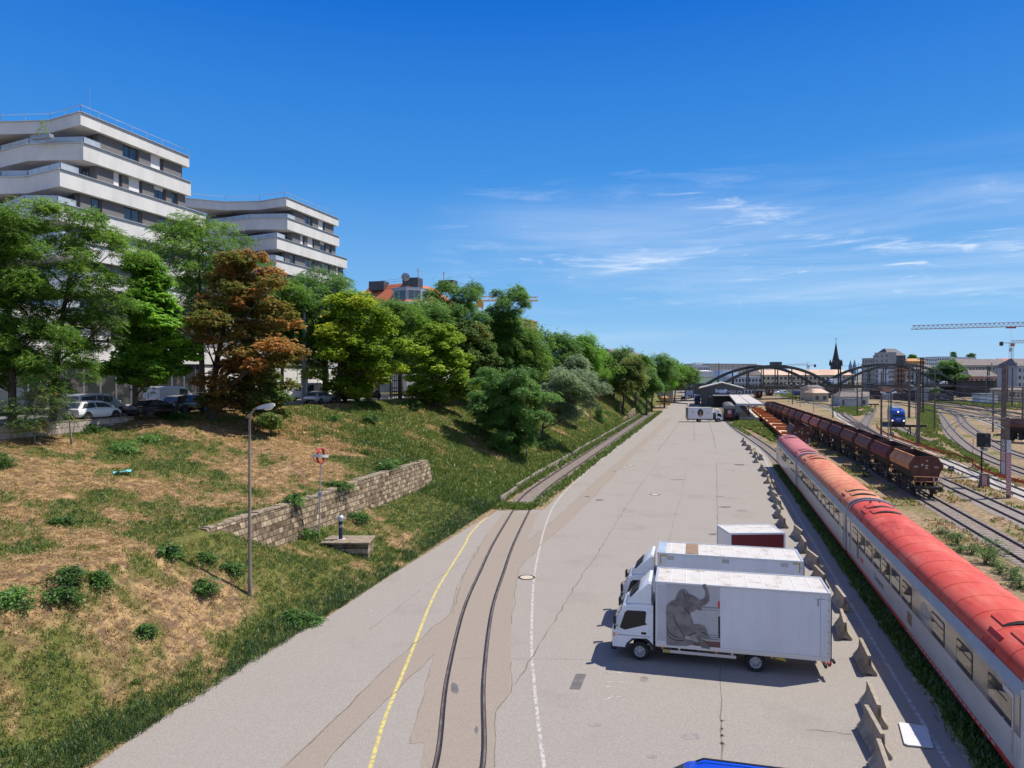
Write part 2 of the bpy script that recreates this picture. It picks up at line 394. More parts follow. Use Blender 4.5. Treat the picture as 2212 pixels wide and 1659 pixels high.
M['grey_panel'] = mat('grey_brown_panel', (.145, .135, .138), .8, col2=(.17, .158, .16), scale=1.5, stretch=(.2, .2, 6))
M['blind'] = mat('white_roller_blind', (.70, .68, .66), .6, stretch=(1, 1, 30), col2=(.62, .60, .58), scale=1.0)
M['frame_dark'] = mat('anthracite_frame', (.02, .02, .023), .5)
M['frame_grey'] = mat('grey_aluminium_frame', (.32, .33, .35), .45, .5)
M['glass'] = mat('window_glass', (.03, .042, .06), .04, 0.0, col2=(.05, .062, .08), scale=.7, spec=1.0)
M['glass_pale'] = mat('pale_balcony_glass', (.42, .46, .49), .15, spec=.8, col2=(.33, .37, .41), scale=.8)
M['shop_glass'] = mat('shopfront_glass', (.03, .033, .035), .05, spec=.6, col2=(.09, .085, .08), scale=.8, lo=.5, hi=.6)
M['rail_metal'] = mat('galvanised_steel', (.48, .50, .53), .35, .75, col2=(.38, .40, .43), scale=3)
M['galv'] = mat('dull_galvanised_steel', (.22, .24, .26), .6, .2, col2=(.165, .18, .195), scale=2.5)
M['pole_rust'] = mat('rust_streaked_pole_paint', (.285, .235, .195), .7, .15, col2=(.20, .14, .10), scale=2.2, stretch=(3, 3, .5))
M['lamp_head'] = mat('lamp_head_grey_plastic', (.50, .49, .46), .5, col2=(.42, .41, .38), scale=6)
M['lamp_lens'] = mat('lamp_lens', (.70, .70, .66), .15, spec=.7)
M['tile_orange'] = mat('orange_clay_roof_tiles', (.52, .155, .065), .8, col2=(.42, .12, .05), scale=3, stretch=(1, 1, 5), bump=.4, bscale=6)
M['tile_red'] = mat('red_clay_roof_tiles', (.46, .14, .09), .8, col2=(.36, .11, .075), scale=.8)
M['tile_dark'] = mat('weathered_dark_roof_tiles', (.15, .125, .115), .85, col2=(.20, .165, .15), scale=.6)
M['zinc'] = mat('dark_standing_seam_zinc', (.075, .08, .09), .5, .3, col2=(.10, .105, .115), scale=3)
M['white_paint'] = mat('white_vehicle_paint', (.72, .74, .76), .28, spec=.5, coat=.3, col2=(.68, .70, .72), scale=2.0)
M['box_white'] = mat('white_box_panel', (.69, .69, .70), .45, spec=.4, col2=(.64, .635, .635), scale=.9, detail=9, col3=(.52, .50, .47), scale3=1.3, stretch=(1.5, 1.5, .25), f3=.3)
M['box_roof'] = mat('dusty_white_box_roof', (.50, .475, .43), .75, col2=(.30, .24, .17), scale=1.7, lo=.48, hi=.74, detail=9, col3=(.53, .52, .50), scale3=3)
M['alu'] = mat('aluminium_trim', (.60, .61, .62), .4, .55)
M['black'] = mat('black_plastic', (.018, .018, .02), .55, col2=(.028, .028, .03), scale=5)
M['rubber'] = mat('tyre_rubber', (.022, .021, .020), .85, col2=(.035, .032, .03), scale=5)
M['rim'] = mat('steel_wheel_rim', (.46, .47, .48), .4, .5, col2=(.34, .35, .35), scale=6)
M['glass_cab'] = mat('tinted_vehicle_glass', (.014, .016, .018), .1, spec=.35)
M['glass_car'] = mat('car_window_glass', (.035, .045, .05), .05, spec=.9, col2=(.07, .085, .08), scale=2.5)
M['light_lens'] = mat('headlight_lens', (.75, .76, .76), .1, spec=.8)
M['tail'] = mat('tail_lens_red', (.42, .02, .015), .25, spec=.6)
M['orange_lens'] = mat('orange_indicator_lens', (.8, .25, .05), .25)
M['yellow_tape'] = mat('mustard_corner_tape', (.48, .35, .045), .7)
M['brown_board'] = mat('brown_board', (.25, .165, .10), .8, col2=(.21, .135, .08), scale=4)
M['maroon'] = mat('dark_red_box_panel', (.155, .018, .022), .5, col2=(.13, .015, .018), scale=1)
M['blue_paint'] = mat('bright_blue_car_paint', (.008, .055, .50), .3, spec=.5, coat=.6)
for n_, c_ in dict(car_white=(.74, .74, .74), car_black=(.012, .013, .015), car_silver=(.40, .42, .44), car_red=(.42, .012, .012), car_darkgrey=(.055, .06, .065), car_navy=(.02, .03, .06), car_blue=(.02, .10, .40)).items():
    M[n_] = mat(n_.replace('car_', '') + '_car_paint', c_, .25, .0 if n_ != 'car_silver' else .4, spec=.5, coat=.6)
M['rail'] = mat('rusty_rail_steel', (.085, .052, .038), .5, .5, col2=(.13, .085, .06), scale=2)
M['rail_top'] = mat('worn_rail_head', (.22, .19, .17), .35, .8)
M['rail_black'] = mat('dark_groove_rail', (.028, .024, .022), .5, .4, col2=(.065, .05, .042), scale=1.3)
M['sleeper'] = mat('concrete_sleepers', (.30, .27, .235), .9, col2=(.21, .18, .15), scale=2, coord='World')
M['sleeper_pale'] = mat('new_pale_concrete_sleepers', (.46, .42, .37), .9, col2=(.38, .34, .30), scale=2, coord='World')
M['ballast'] = mat('brown_ballast', (.155, .115, .088), .95, col2=(.245, .19, .148), scale=5.5, lo=.38, hi=.6, detail=8, col3=(.16, .12, .095), scale3=1.0, bump=1.0, bscale=9, coord='World', spec=.2)
M['ballast_grey'] = mat('grey_ballast', (.19, .16, .135), .95, col2=(.29, .25, .215), scale=5.5, lo=.38, hi=.6, detail=8, bump=1.0, bscale=9, coord='World', spec=.2)
M['ballast_pale'] = mat('pale_new_ballast', (.37, .33, .28), .95, col2=(.47, .43, .375), scale=5.5, lo=.38, hi=.6, detail=8, bump=.8, bscale=9, coord='World', spec=.2)
M['coach_red'] = mat('bright_red_roof_paint', (.55, .070, .042), .55, spec=.25, col2=(.62, .15, .095), scale=.7, lo=.42, hi=.75, detail=9, col3=(.36, .038, .026), scale3=.8, stretch=(2.4, .5, 2.4), f3=.8)
M['coach_orange'] = mat('faded_orange_roof_paint', (.58, .24, .125), .65, spec=.2, col2=(.52, .165, .09), scale=.6, detail=9, col3=(.40, .06, .05), scale3=.5, stretch=(2.0, .4, 2.0), f3=.6)
M['coach_pink'] = mat('faded_pink_roof_paint', (.48, .16, .155), .65, spec=.3, col2=(.40, .12, .125), scale=.6, detail=9, stretch=(1.6, .4, 1.6))
M['coach_light'] = mat('light_grey_coach_paint', (.46, .46, .45), .32, spec=.5, col2=(.40, .40, .395), scale=1.2, stretch=(1, .4, 2.5), coat=.2)
M['coach_band'] = mat('mid_grey_coach_paint', (.15, .15, .152), .2, spec=.6, col2=(.12, .12, .122), scale=.9, coat=.5, col3=(.27, .255, .23), scale3=1.2, stretch=(1, .6, .35), f3=.6)
M['coach_cant'] = mat('blue_grey_cant_rail_paint', (.33, .38, .41), .4, spec=.5, col2=(.42, .47, .50), scale=2.5, stretch=(1, .4, 3), lo=.5, hi=.7)
M['coach_stripe'] = mat('red_stripe_paint', (.45, .022, .022), .4)
M['coach_text'] = mat('dark_grey_lettering', (.17, .17, .18), .6)
M['red_text'] = mat('red_lettering', (.55, .02, .02), .5)
M['coach_glass'] = mat('coach_window_glass', (.035, .036, .034), .03, spec=1.0, col2=(.20, .17, .12), scale=.8, lo=.50, hi=.58, detail=3, stretch=(1, .5, .8))
M['under'] = mat('grimy_underframe', (.032, .028, .025), .85, col2=(.06, .048, .04), scale=3)
for n_, a_, b_ in (('tan', (.62, .30, .13), (.50, .21, .09)), ('darkred', (.23, .065, .05), (.16, .048, .038)), ('brown', (.27, .12, .08), (.20, .08, .056)), ('dull', (.19, .095, .074), (.14, .066, .052)), ('pink', (.52, .215, .17), (.40, .16, .125)), ('orange', (.42, .16, .075), (.29, .105, .055))):
    M['hop_' + n_] = mat('%s_rusty_wagon_steel' % n_, a_, .8, .1, col2=b_, scale=1.6, lo=.4, hi=.7, detail=9, col3=tuple(q * .55 for q in b_), scale3=1.1, stretch=(1, 1, .6), f3=.7)
M['hop_inside'] = mat('dark_wagon_interior', (.10, .11, .105), .9, col2=(.07, .075, .072), scale=2)
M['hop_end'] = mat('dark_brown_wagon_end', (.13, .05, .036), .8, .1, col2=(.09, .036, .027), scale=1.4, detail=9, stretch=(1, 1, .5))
M['low_orange'] = mat('orange_wagon_side', (.48, .15, .055), .8, col2=(.35, .095, .04), scale=1.2, detail=8)
M['low_floor'] = mat('pale_wood_wagon_floor', (.66, .46, .28), .9, col2=(.42, .28, .165), scale=1.2, stretch=(6, .6, 1))
M['old_coach'] = mat('dark_old_coach_paint', (.05, .036, .034), .6, col2=(.075, .05, .045), scale=1.5)
M['old_roof'] = mat('grey_old_coach_roof', (.20, .20, .20), .7, col2=(.15, .15, .15), scale=1.2, stretch=(.4, 6, .4))
M['door_red'] = mat('faded_red_door', (.32, .05, .04), .6)
M['loco_blue'] = mat('bright_blue_locomotive_paint', (.012, .085, .44), .35, coat=.4)
M['loco_lamp'] = lamp_mat('lit_warm_headlight', (1.0, .66, .28), 2.2)
M['orange_mesh'] = mat('orange_safety_barrier', (.60, .10, .035), .7)
M['red_paint'] = mat('faded_red_paint', (.50, .075, .06), .6, col2=(.42, .05, .045), scale=4)
M['red_sign'] = mat('red_sign_face', (.55, .03, .02), .5)
M['white_sign'] = mat('white_sign_face', (.56, .56, .555), .6, col2=(.50, .50, .49), scale=3)
M['hydrant_blue'] = mat('dark_blue_post_paint', (.018, .028, .085), .45)
M['wood_post'] = mat('dark_timber', (.10, .075, .06), .9, col2=(.15, .11, .085), scale=2, stretch=(4, 4, .5))
M['bark'] = mat('tree_bark', (.075, .058, .046), .95, col2=(.11, .088, .07), scale=6, stretch=(3, 3, .6), bump=.8, bscale=18)
M['bark_pale'] = mat('pale_bark', (.26, .23, .19), .95, col2=(.17, .15, .12), scale=6, stretch=(3, 3, .6))
M['bridge'] = mat('grey_green_bridge_steel', (.024, .034, .037), .85, .0, col2=(.018, .026, .028), scale=.3)
M['bridge_dark'] = mat('dark_girder_steel', (.03, .031, .031), .85, col2=(.045, .045, .043), scale=.4)
M['abut'] = brickmat('abutment_stone', (.50, .42, .30), (.40, .33, .24), (.30, .26, .20), .9, .5, .03, axis='XZ', noise=.3)
M['shed'] = mat('dark_grey_shed_boards', (.075, .077, .08), .85, col2=(.095, .097, .10), scale=.6, stretch=(6, 1, 1))
M['shed_roof'] = mat('pale_shed_roof_sheet', (.42, .40, .37), .8, col2=(.36, .34, .31), scale=.5)
M['canopy'] = mat('pale_canopy_felt', (.47, .435, .40), .9, col2=(.40, .37, .34), scale=.5, col3=(.33, .30, .27), scale3=1.5)
M['kerb_slab'] = mat('grey_kerb_slab_concrete', (.30, .265, .22), .9, col2=(.20, .17, .14), scale=2.5, detail=8)
M['platform'] = mat('platform_concrete', (.52, .46, .39), .9, col2=(.44, .39, .33), scale=.6)
M['graf1'] = mat('pale_blue_graffiti', (.52, .62, .74), .7, col2=(.30, .38, .50), scale=1.2)
M['graf2'] = mat('white_and_red_graffiti', (.62, .58, .58), .7, col2=(.42, .10, .10), scale=1.3, lo=.54, hi=.58)
M['yellow_paint'] = mat('yellow_rail_paint', (.55, .42, .06), .6)
M['yellow_hut'] = mat('ochre_hut_render', (.46, .33, .10), .9, col2=(.40, .28, .09), scale=1)
M['cream'] = mat('cream_render', (.52, .44, .335), .9, col2=(.46, .385, .29), scale=.3)
M['beige'] = mat('beige_render', (.46, .385, .28), .9, col2=(.40, .33, .24), scale=.5)
M['pale_wall'] = mat('pale_grey_render', (.46, .47, .48), .9, col2=(.42, .43, .44), scale=.3)
M['white_far'] = mat('white_distant_render', (.62, .62, .61), .9, col2=(.56, .56, .56), scale=.2)
M['office'] = mat('grey_office_concrete', (.33, .31, .295), .9, col2=(.37, .35, .33), scale=.2)
M['office2'] = mat('pale_office_fin', (.42, .40, .375), .9)
M['mansard'] = mat('dark_slate_cladding', (.075, .075, .08), .7, col2=(.095, .095, .10), scale=.2)
M['ochre'] = mat('ochre_render', (.50, .27, .10), .9, col2=(.44, .235, .09), scale=.2)
M['terracotta'] = mat('terracotta_render', (.42, .20, .11), .9)
M['copper_pink'] = mat('pale_rusted_sheet_roof', (.58, .42, .30), .8, col2=(.48, .29, .20), scale=.10, col3=(.62, .52, .42), scale3=.2)
M['brown_clad'] = mat('brown_metal_cladding', (.36, .20, .115), .6, col2=(.32, .175, .10), scale=.4)
M['win_far'] = mat('dark_far_window', (.045, .052, .062), .15, spec=.8)
M['spire'] = mat('black_slate_spire', (.022, .023, .027), .7, col2=(.04, .04, .044), scale=.2)
M['church'] = mat('sooty_church_stone', (.05, .047, .045), .9, col2=(.08, .075, .07), scale=.3)
M['crane_red'] = mat('crane_red_paint', (.42, .12, .09), .5)
M['crane_white'] = mat('crane_pale_paint', (.46, .46, .47), .5)
M['crane_yellow'] = mat('crane_yellow_paint', (.68, .40, .08), .5)
M['dark_wall'] = mat('dark_sooty_masonry', (.05, .048, .05), .9, col2=(.075, .07, .07), scale=.4)
M['blue_box'] = mat('blue_container_paint', (.03, .09, .25), .6)
M['green_roof'] = mat('dark_green_roof_sheet', (.04, .085, .06), .7)
M['hut_grey'] = mat('grey_hut_render', (.40, .42, .44), .85, col2=(.34, .36, .38), scale=.6)
M['brick'] = mat('pinkish_brick', (.40, .22, .17), .9, col2=(.34, .18, .14), scale=1)
M['pink_wall'] = mat('salmon_render', (.55, .25, .17), .9)
M['cyan_litter'] = mat('cyan_plastic', (.16, .58, .60), .5)
M['terracotta_pot'] = mat('flower_red', (.5, .09, .05), .7)
M['tyre'] = mat('faint_tyre_mark', (.238, .216, .198), .95, col2=(.275, .252, .233), scale=4, lo=.4, hi=.62, detail=9, coord='World', spec=.1)
M['rail_groove_head'] = mat('brown_street_rail_head', (.16, .115, .085), .5, .4, col2=(.24, .20, .165), scale=1.2, coord='World')
M['cable'] = mat('black_cable', (.02, .02, .022), .6)
L = {}
L['locust'] = leafmat('locust_leaves', [(0, (.018, .042, .006)), (.5, (.046, .092, .011)), (1, (.09, .15, .02))])
L['dark'] = leafmat('dark_green_leaves', [(0, (.018, .045, .009)), (.5, (.042, .090, .018)), (1, (.08, .14, .03))])
L['chestnut'] = leafmat('chestnut_leaves', [(0, (.022, .055, .006)), (.5, (.055, .125, .012)), (1, (.11, .20, .022))])
L['yellow'] = leafmat('yellowing_leaves', [(0, (.05, .088, .006)), (.4, (.10, .165, .012)), (.8, (.20, .235, .016)), (1, (.26, .16, .02))], gain=2.1)
L['olive'] = leafmat('olive_green_leaves', [(0, (.03, .06, .006)), (.5, (.09, .14, .012)), (.9, (.17, .21, .018)), (1, (.20, .11, .02))])
L['brown'] = leafmat('browned_leaves', [(0, (.04, .06, .009)), (.34, (.075, .08, .014)), (.5, (.13, .085, .026)), (.75, (.215, .10, .026)), (1, (.30, .145, .038))], gain=2.4)
L['silver'] = leafmat('grey_green_leaves', [(0, (.035, .055, .028)), (.5, (.075, .105, .05)), (1, (.15, .18, .10))])
L['rusty'] = leafmat('green_and_rust_leaves', [(0, (.02, .042, .009)), (.6, (.055, .085, .016)), (.85, (.12, .085, .02)), (1, (.2, .08, .025))])
L['weed'] = leafmat('weed_leaves', [(0, (.022, .06, .012)), (.5, (.05, .12, .02)), (1, (.10, .20, .03))], gain=1.35)
L['grass'] = leafmat('grass_blades', [(0, (.45, .305, .14)), (.22, (.33, .215, .095)), (.40, (.26, .205, .06)), (.56, (.165, .195, .035)), (.68, (.12, .19, .032)), (.82, (.08, .14, .027)), (1, (.05, .095, .03))], .3, 1.12)
# ---------------------------------------------------------------- ground, embankment, yard
def ground_mat(name, soil, straw, green, attr=None, gscale=.25, glo=.5, ghi=.62, gamt=1.0):
    m = bpy.data.materials.new(name); m.use_nodes = True
    nt = m.node_tree; nd, lk = nt.nodes, nt.links; b = nd['Principled BSDF']; b.inputs['Roughness'].default_value = .95; b.inputs['Specular IOR Level'].default_value = .1
    ge = nd.new('ShaderNodeNewGeometry')
    def noise(s, det=8, r=.65):
        n = nd.new('ShaderNodeTexNoise'); n.inputs['Scale'].default_value = s; n.inputs['Detail'].default_value = det; n.inputs['Roughness'].default_value = r
        lk.new(ge.outputs['Position'], n.inputs['Vector']); return n.outputs['Fac']
    def ss(v, a, c, d=1.0):
        r = nd.new('ShaderNodeMapRange'); r.interpolation_type = 'SMOOTHSTEP'; lk.new(v, r.inputs[0]); r.inputs[1].default_value = a; r.inputs[2].default_value = c; r.inputs[4].default_value = d; return r.outputs[0]
    def mix(f, a, c):
        x = nd.new('ShaderNodeMixRGB'); lk.new(f, x.inputs[0])
        for i, s in ((1, a), (2, c)):
            if isinstance(s, tuple): x.inputs[i].default_value = s + (1,)
            else: lk.new(s, x.inputs[i])
        return x.outputs[0]
    c = mix(ss(noise(2.2), .40, .62), soil, straw)
    c = mix(ss(noise(11.0, 4), .45, .75, .55), c, tuple(q * .55 for q in soil))
    if attr:
        at = nd.new('ShaderNodeAttribute'); at.attribute_name = attr
        ad = nd.new('ShaderNodeMath'); ad.operation = 'MULTIPLY_ADD'; lk.new(noise(4.0, 6), ad.inputs[0]); ad.inputs[1].default_value = .5; lk.new(at.outputs['Fac'], ad.inputs[2])
        f = ss(ad.outputs[0], .50, 1.0, .9)
    else: f = ss(noise(gscale, 10, .7), glo, ghi, gamt)
    gm = mix(ss(noise(5.0), .4, .65), green, tuple(q * .5 for q in green))
    lk.new(mix(f, c, gm), b.inputs['Base Color'])
    bp = nd.new('ShaderNodeBump'); bp.inputs['Strength'].default_value = .9; bp.inputs['Distance'].default_value = .06; lk.new(noise(9.0, 6), bp.inputs['Height']); lk.new(bp.outputs[0], b.inputs['Normal'])
    return m
M['yard_ground'] = ground_mat('yard_dry_grass_and_gravel', (.20, .142, .095), (.38, .28, .155), (.125, .15, .035), gscale=.06, glo=.49, ghi=.62, gamt=.85)
M['far_ground'] = ground_mat('distant_town_ground', (.20, .18, .15), (.26, .24, .20), (.07, .10, .03), gscale=.02)
M['slope_ground'] = ground_mat('embankment_soil_and_straw', (.165, .105, .062), (.40, .268, .13), (.115, .13, .03), attr='green')
MB().face([(-7000, -1500, -.02), (7000, -1500, -.02), (7000, 9000, -.02), (-7000, 9000, -.02)]).build('ground', M['far_ground'], kind='structure')
MB().face([(-19.5, -40, 0), (260, -40, 0), (300, 420, 0), (-19.5, 420, 0)]).build('yard_ground', M['yard_ground'], kind='structure')
# the embankment between the goods yard and the upper street
def vf(Y): return np.interp(Y, [-60, 30, 60, 72, 80, 320], [-18.4, -18.4, -18.9, -19.1, -19.4, -19.4])
def vt(Y): return np.interp(Y, [-60, 60, 100, 160, 210, 330], [-44.6, -44.6, -37.5, -29.5, -27.0, -24.5])
def zt(Y): return np.interp(Y, [-60, 42, 47, 100, 160, 300], [7.65, 7.65, 8.4, 8.4, 7.8, 6.4])
def zp(Y): return np.interp(Y, [-60, 100, 160, 300], [8.45, 8.45, 7.9, 6.5])
def HZ(v, Y, bumps=True):
    v = np.asarray(v, float); Y = np.asarray(Y, float)
    f, t, z1 = -vf(Y), -vt(Y), zt(Y); a = -v
    u = np.clip((a - f) / (t - f), 0, 1)
    z = z1 * u ** .9
    ff = np.clip((36.0 - Y) / 6.0, 0, 1); ff = ff * ff * (3 - 2 * ff)
    wl = np.clip((Y - 28) / 2.0, 0, 1) * np.clip((60.3 - Y) / .8, 0, 1)
    wl = wl * wl * (3 - 2 * wl)
    z = z + np.where(a > 24.55, 1.95 * np.maximum(wl, ff) * np.clip((t - a) / (t - 24.8), 0, 1), 1.95 * ff * np.clip((a - 20.3) / 4.25, 0, 1))
    if bumps:
        z = z + ((fbm(v * .35, Y * .35, 5, 3) - .5) * .55 + (fbm(v * 1.6, Y * 1.6, 9, 2) - .5) * .16) * np.clip(u * 12, 0, 1) * np.clip((1 - u) * 12, 0, 1)
    return np.where(a > t + .15, zp(Y), z)
def GREEN(v, Y):
    v = np.asarray(v, float); Y = np.asarray(Y, float)
    u = np.clip((-v + vf(Y)) / (vf(Y) - vt(Y)), 0, 1)
    n = fbm(v * .16, Y * .16, 21, 4); n2 = fbm(v * .55, Y * .55, 33, 3)
    far = np.clip((Y - 42) / 42, 0, 1)
    low = np.clip(1 - u / .16, 0, 1)
    n3 = fbm(v * 1.5, Y * 1.5, 44, 3)
    g = .50 + (n - .5) * 1.5 + (n2 - .5) * 1.2 + (n3 - .5) * 1.1 + low * .45 + np.clip(.34 - u, 0, 1) * .5 + far * .32 * (1 - .75 * np.clip((u - .7) / .3, 0, 1))
    g = g - .24 * np.clip((u - .45) / .4, 0, 1) * (1 - far) + .35 * (np.abs(v + 23) < 2.4) * (Y > 33) * (Y < 66)
    return np.clip(g, 0, 1)
def slope_hit(px, py, lift=0.0):
    r = ray(px, py); t = 8.0
    while t < 600:
        p = CAMP + r * t
        if p.z < float(HZ(p.x, p.y, False)) + lift: return p
        t += .05
    return CAMP + r * 100
def build_embankment():
    Ys = np.concatenate([np.arange(-30, 70, .6), np.arange(70, 160, 1.2), np.arange(160, 335, 4)])
    us = np.concatenate([np.linspace(0, 1, 46)])
    rows = []
    for Y in Ys:
        f, t = float(vf(Y)), float(vt(Y))
        c = f + (t - f) * us
        c = np.concatenate([[f + .6], np.sort(np.concatenate([c, [-24.42, -24.62]]))[::-1], [t - .2, -60, -140, -420]])
        rows.append(c)
    C = np.array(rows); YY = np.repeat(Ys[:, None], C.shape[1], 1)
    z = HZ(C, YY); z[:, 0] = -.3
    z[:, -4:] = zp(YY[:, -4:])
    vs = np.stack([C, YY, z], -1).reshape(-1, 3); n, k = C.shape
    i = np.arange(n - 1)[:, None] * k + np.arange(k - 1)[None]
    fs = np.stack([i, i + k, i + k + 1, i + 1], -1).reshape(-1, 4)
    np_mesh('embankment', vs, fs, M['slope_ground'], attrs=dict(green=GREEN(C, YY).ravel()), smooth=True, kind='structure')
build_embankment()
def strip_along(name, m, off0, off1, zoff, Y0, Y1, step=5):
    ys = np.arange(Y0, Y1 + .1, step); b = MB(); vs = []
    for Y in ys:
        t = float(vt(Y)); z = float(zp(Y)) + zoff
        vs += [(t + off0, Y, z), (t + off1, Y, z)]
    b.add(vs, [(2 * i, 2 * i + 1, 2 * i + 3, 2 * i + 2)[::-1] for i in range(len(ys) - 1)])
    return b.build(name, m, kind='structure')
strip_along('road', M['road'], -3.2, -14.0, .02, -30, 330)
strip_along('pavement', M['pave'], -14.15, -18.2, .14, -30, 330)
b = MB()
for Y in np.arange(-30, 326, 5): b.bar((float(vt(Y)) - 14.07, Y, float(zp(Y)) + .075), (float(vt(Y + 5)) - 14.07, Y + 5.002, float(zp(Y + 5)) + .075), .16, .146)
b.build('kerb', M['pave'], kind='structure')
# asphalt of the yard
EDGE = [(120, 1720), (325, 1566), (425, 1505), (498, 1446), (590, 1393), (688, 1346), (773, 1290), (844, 1243), (911, 1202), (960, 1172), (998, 1148), (1054, 1116), (1074, 1104), (1174, 1101.6), (1202, 1076), (1245, 1037), (1290, 998), (1340, 957), (1400, 908), (1445, 877)]
lp = [G(*p) for p in EDGE]
WR = [P('m', 100, 240), P('m', 200, 305), P('m', 400, 425), P('m', 480, 500), P('m', 540, 590), P('m', 600, 690)]
wr = [Vector((2.2, 250, 0)), Vector((2.3, 190, 0))] + [G(*p) for p in WR] + [Vector((7.05, 86, 0)), Vector((7.05, 5, 0))]
poly = [(-18.3, 2), (-18.3, lp[0].y - 1)] + [(p.x, p.y) for p in lp] + [(-15, 250), (-14.5, 420), (-4.5, 420), (-3.5, 262), (2.6, 255), (2.7, 195)] + [(p.x + .55, p.y) for p in wr[2:-1]] + [(7.75, 80), (7.75, 2)]
MB().face([(x, y, .02) for x, y in poly[::-1]]).build('asphalt_yard', M['asphalt'], kind='structure')
LZ = [.0206]
def sheet(name, pts, m, cat=None, label=None):
    LZ[0] += .00007
    return MB().face([(p.x, p.y, LZ[0]) for p in pts]).build(name, m, kind='structure')
def line(name, pix, w, m, ext=None):
    LZ[0] += .00007
    pts = [G(*p) if len(p) == 2 else p for p in pix]
    return MB().ribbon(smooth_path(pts), w, LZ[0]).build(name, m, kind='structure')
def smooth_path(pts, n=4):
    pts = [Vector(p) for p in pts]; out = []
    for i in range(len(pts) - 1):
        p0 = pts[max(i - 1, 0)]; p1, p2 = pts[i], pts[i + 1]; p3 = pts[min(i + 2, len(pts) - 1)]
        for k in range(n):
            t = k / n
            out.append(.5 * ((2 * p1) + (p2 - p0) * t + (2 * p0 - 5 * p1 + 4 * p2 - p3) * t * t + (3 * p1 - p0 - 3 * p2 + p3) * t ** 3))
    return out + [pts[-1]]
q = lambda *a: [GP('q', x, y) for x, y in a]
r_ = lambda *a: [GP('r', x, y) for x, y in a]
slab = q((20, 1690), (480, 1270), (860, 900), (1030, 760), (1310, 510), (1340, 350)) + r_((40, 960), (110, 820), (200, 640), (280, 520), (395, 372), (655, 372), (560, 590)) + \
    r_((700, 490), (1030, 180), (1235, 0)) + [G(1421, 921), G(1438, 905)] + [G(1450, 905), G(1436, 921)] + r_((1300, 0), (1040, 270), (830, 480), (680, 600), (515, 775), (488, 900), (468, 1030), (452, 1200)) + \
    q((1745, 880), (1740, 1110), (1635, 1255), (1630, 1690), (1070, 1690), (1105, 1482), (1000, 1480), (1185, 825), (920, 1080), (700, 1290), (320, 1690))
sheet('paving_strip', slab, M['asphalt2'])
line('yellow_line', [P('q', *p) for p in ((700, 1700), (790, 1380), (870, 1160), (960, 940), (1040, 740), (1120, 530), (1200, 350), (1290, 200), (1415, 0))] + [P('r', *p) for p in ((60, 650), (140, 540), (230, 440), (280, 402))][1:], .13, M['yellow_line'])
line('white_line', [P('q', *p) for p in ((2000, 1700), (1950, 1350), (1920, 1050), (1903, 850), (1900, 600))] + [P('r', *p) for p in ((620, 850), (660, 640), (700, 480), (760, 330), (860, 200), (960, 110), (1090, 0))] + [(1340, 961), (1400, 912), (1446, 876)], .12, M['white_line'])
line('white_line', [p for p in wr[::-1]][:] , .13, M['white_line'])
def crack(pix, w=.05):
    pts = [G(*p) for p in pix]; out = []
    rg = random.Random(len(pix) * 7 + int(pix[0][0]))
    for a, b_ in zip(pts[:-1], pts[1:]):
        k = max(3, int((b_ - a).length / .7))
        for i in range(k):
            p = a.lerp(b_, i / k); s = (b_ - a).normalized()
            p += Vector((-s.y, s.x, 0)) * rg.uniform(-.07, .07); out.append(p)
    out.append(pts[-1])
    LZ[0] += .00007
    MB().ribbon(out, [rg.uniform(.4, 1.5) * w for _ in out], LZ[0]).build('asphalt_crack', M['crack'], kind='structure')
crack([P('r', *p) for p in ((1535, 0), (1380, 200), (1220, 450), (1110, 640), (960, 850), (820, 1090), (660, 1340), (480, 1640))], .045)
crack([P('r', *p) for p in ((1965, 0), (1970, 250), (1975, 580))], .07)
crack([P('i', *p) for p in ((880, 1120), (865, 1230), (930, 1440), (970, 1640))], .12)
crack([P('s', *p) for p in ((1512, 100), (1515, 320), (1518, 560), (1522, 720), (1528, 1010))], .05)
crack([P('r', *p) for p in ((1750, 30), (1700, 260), (1640, 480), (1600, 620))], .03)
crack([P('q', *p) for p in ((1070, 350), (900, 490), (700, 640))], .035)
crack([P('q', *p) for p in ((1480, 90), (1280, 210), (1120, 310))], .03)
crack([P('i', *p) for p in ((530, 1120), (380, 1330), (230, 1530), (120, 1660))], .10)
crack([P('i', *p) for p in ((1270, 1390), (1100, 1395), (920, 1390))], .16)
crack([P('g', *p) for p in ((2140, 1180), (2145, 1320), (2150, 1420))], .09)
for a, b_ in (((440, 1450), (1650, 1470)), ((0, 700), (410, 690)), ((60, 1450), (245, 1440)), ((700, 550), (2000, 575))): crack([P('r', *a), P('r', *b_)], .022)
for a, b_, w in (((60, 1659), (480, 1270), .04), ((480, 1270), (860, 900), .05), ((860, 900), (1310, 510), .035), ((350, 1659), (700, 1290), .04), ((700, 1290), (1185, 825), .03), ((1185, 825), (1000, 1480), .022), ((1000, 1480), (1105, 1480), .03), ((1632, 1659), (1635, 1255), .03), ((1635, 1255), (1740, 1110), .03), ((1740, 1110), (1750, 880), .03), ((1310, 510), (1340, 350), .03), ((1340, 350), (1510, 20), .03)): crack([P('q', *a), P('q', *b_)], w)
for a, b_ in (((452, 1200), (490, 900)), ((490, 900), (515, 775)), ((515, 775), (680, 600)), ((680, 600), (830, 480)), ((830, 480), (1040, 270)), ((565, 585), (700, 490)), ((700, 490), (1030, 180)), ((20, 1110), (110, 820)), ((110, 820), (280, 520)), ((1040, 270), (1300, 0)), ((1030, 180), (1235, 0))): crack([P('r', *a), P('r', *b_)], .035)
crack([P('o', *p) for p in ((455, 820), (600, 840), (780, 860))], .06)
crack([P('p', *p) for p in ((280, 1320), (460, 1340), (690, 1365))], .05)
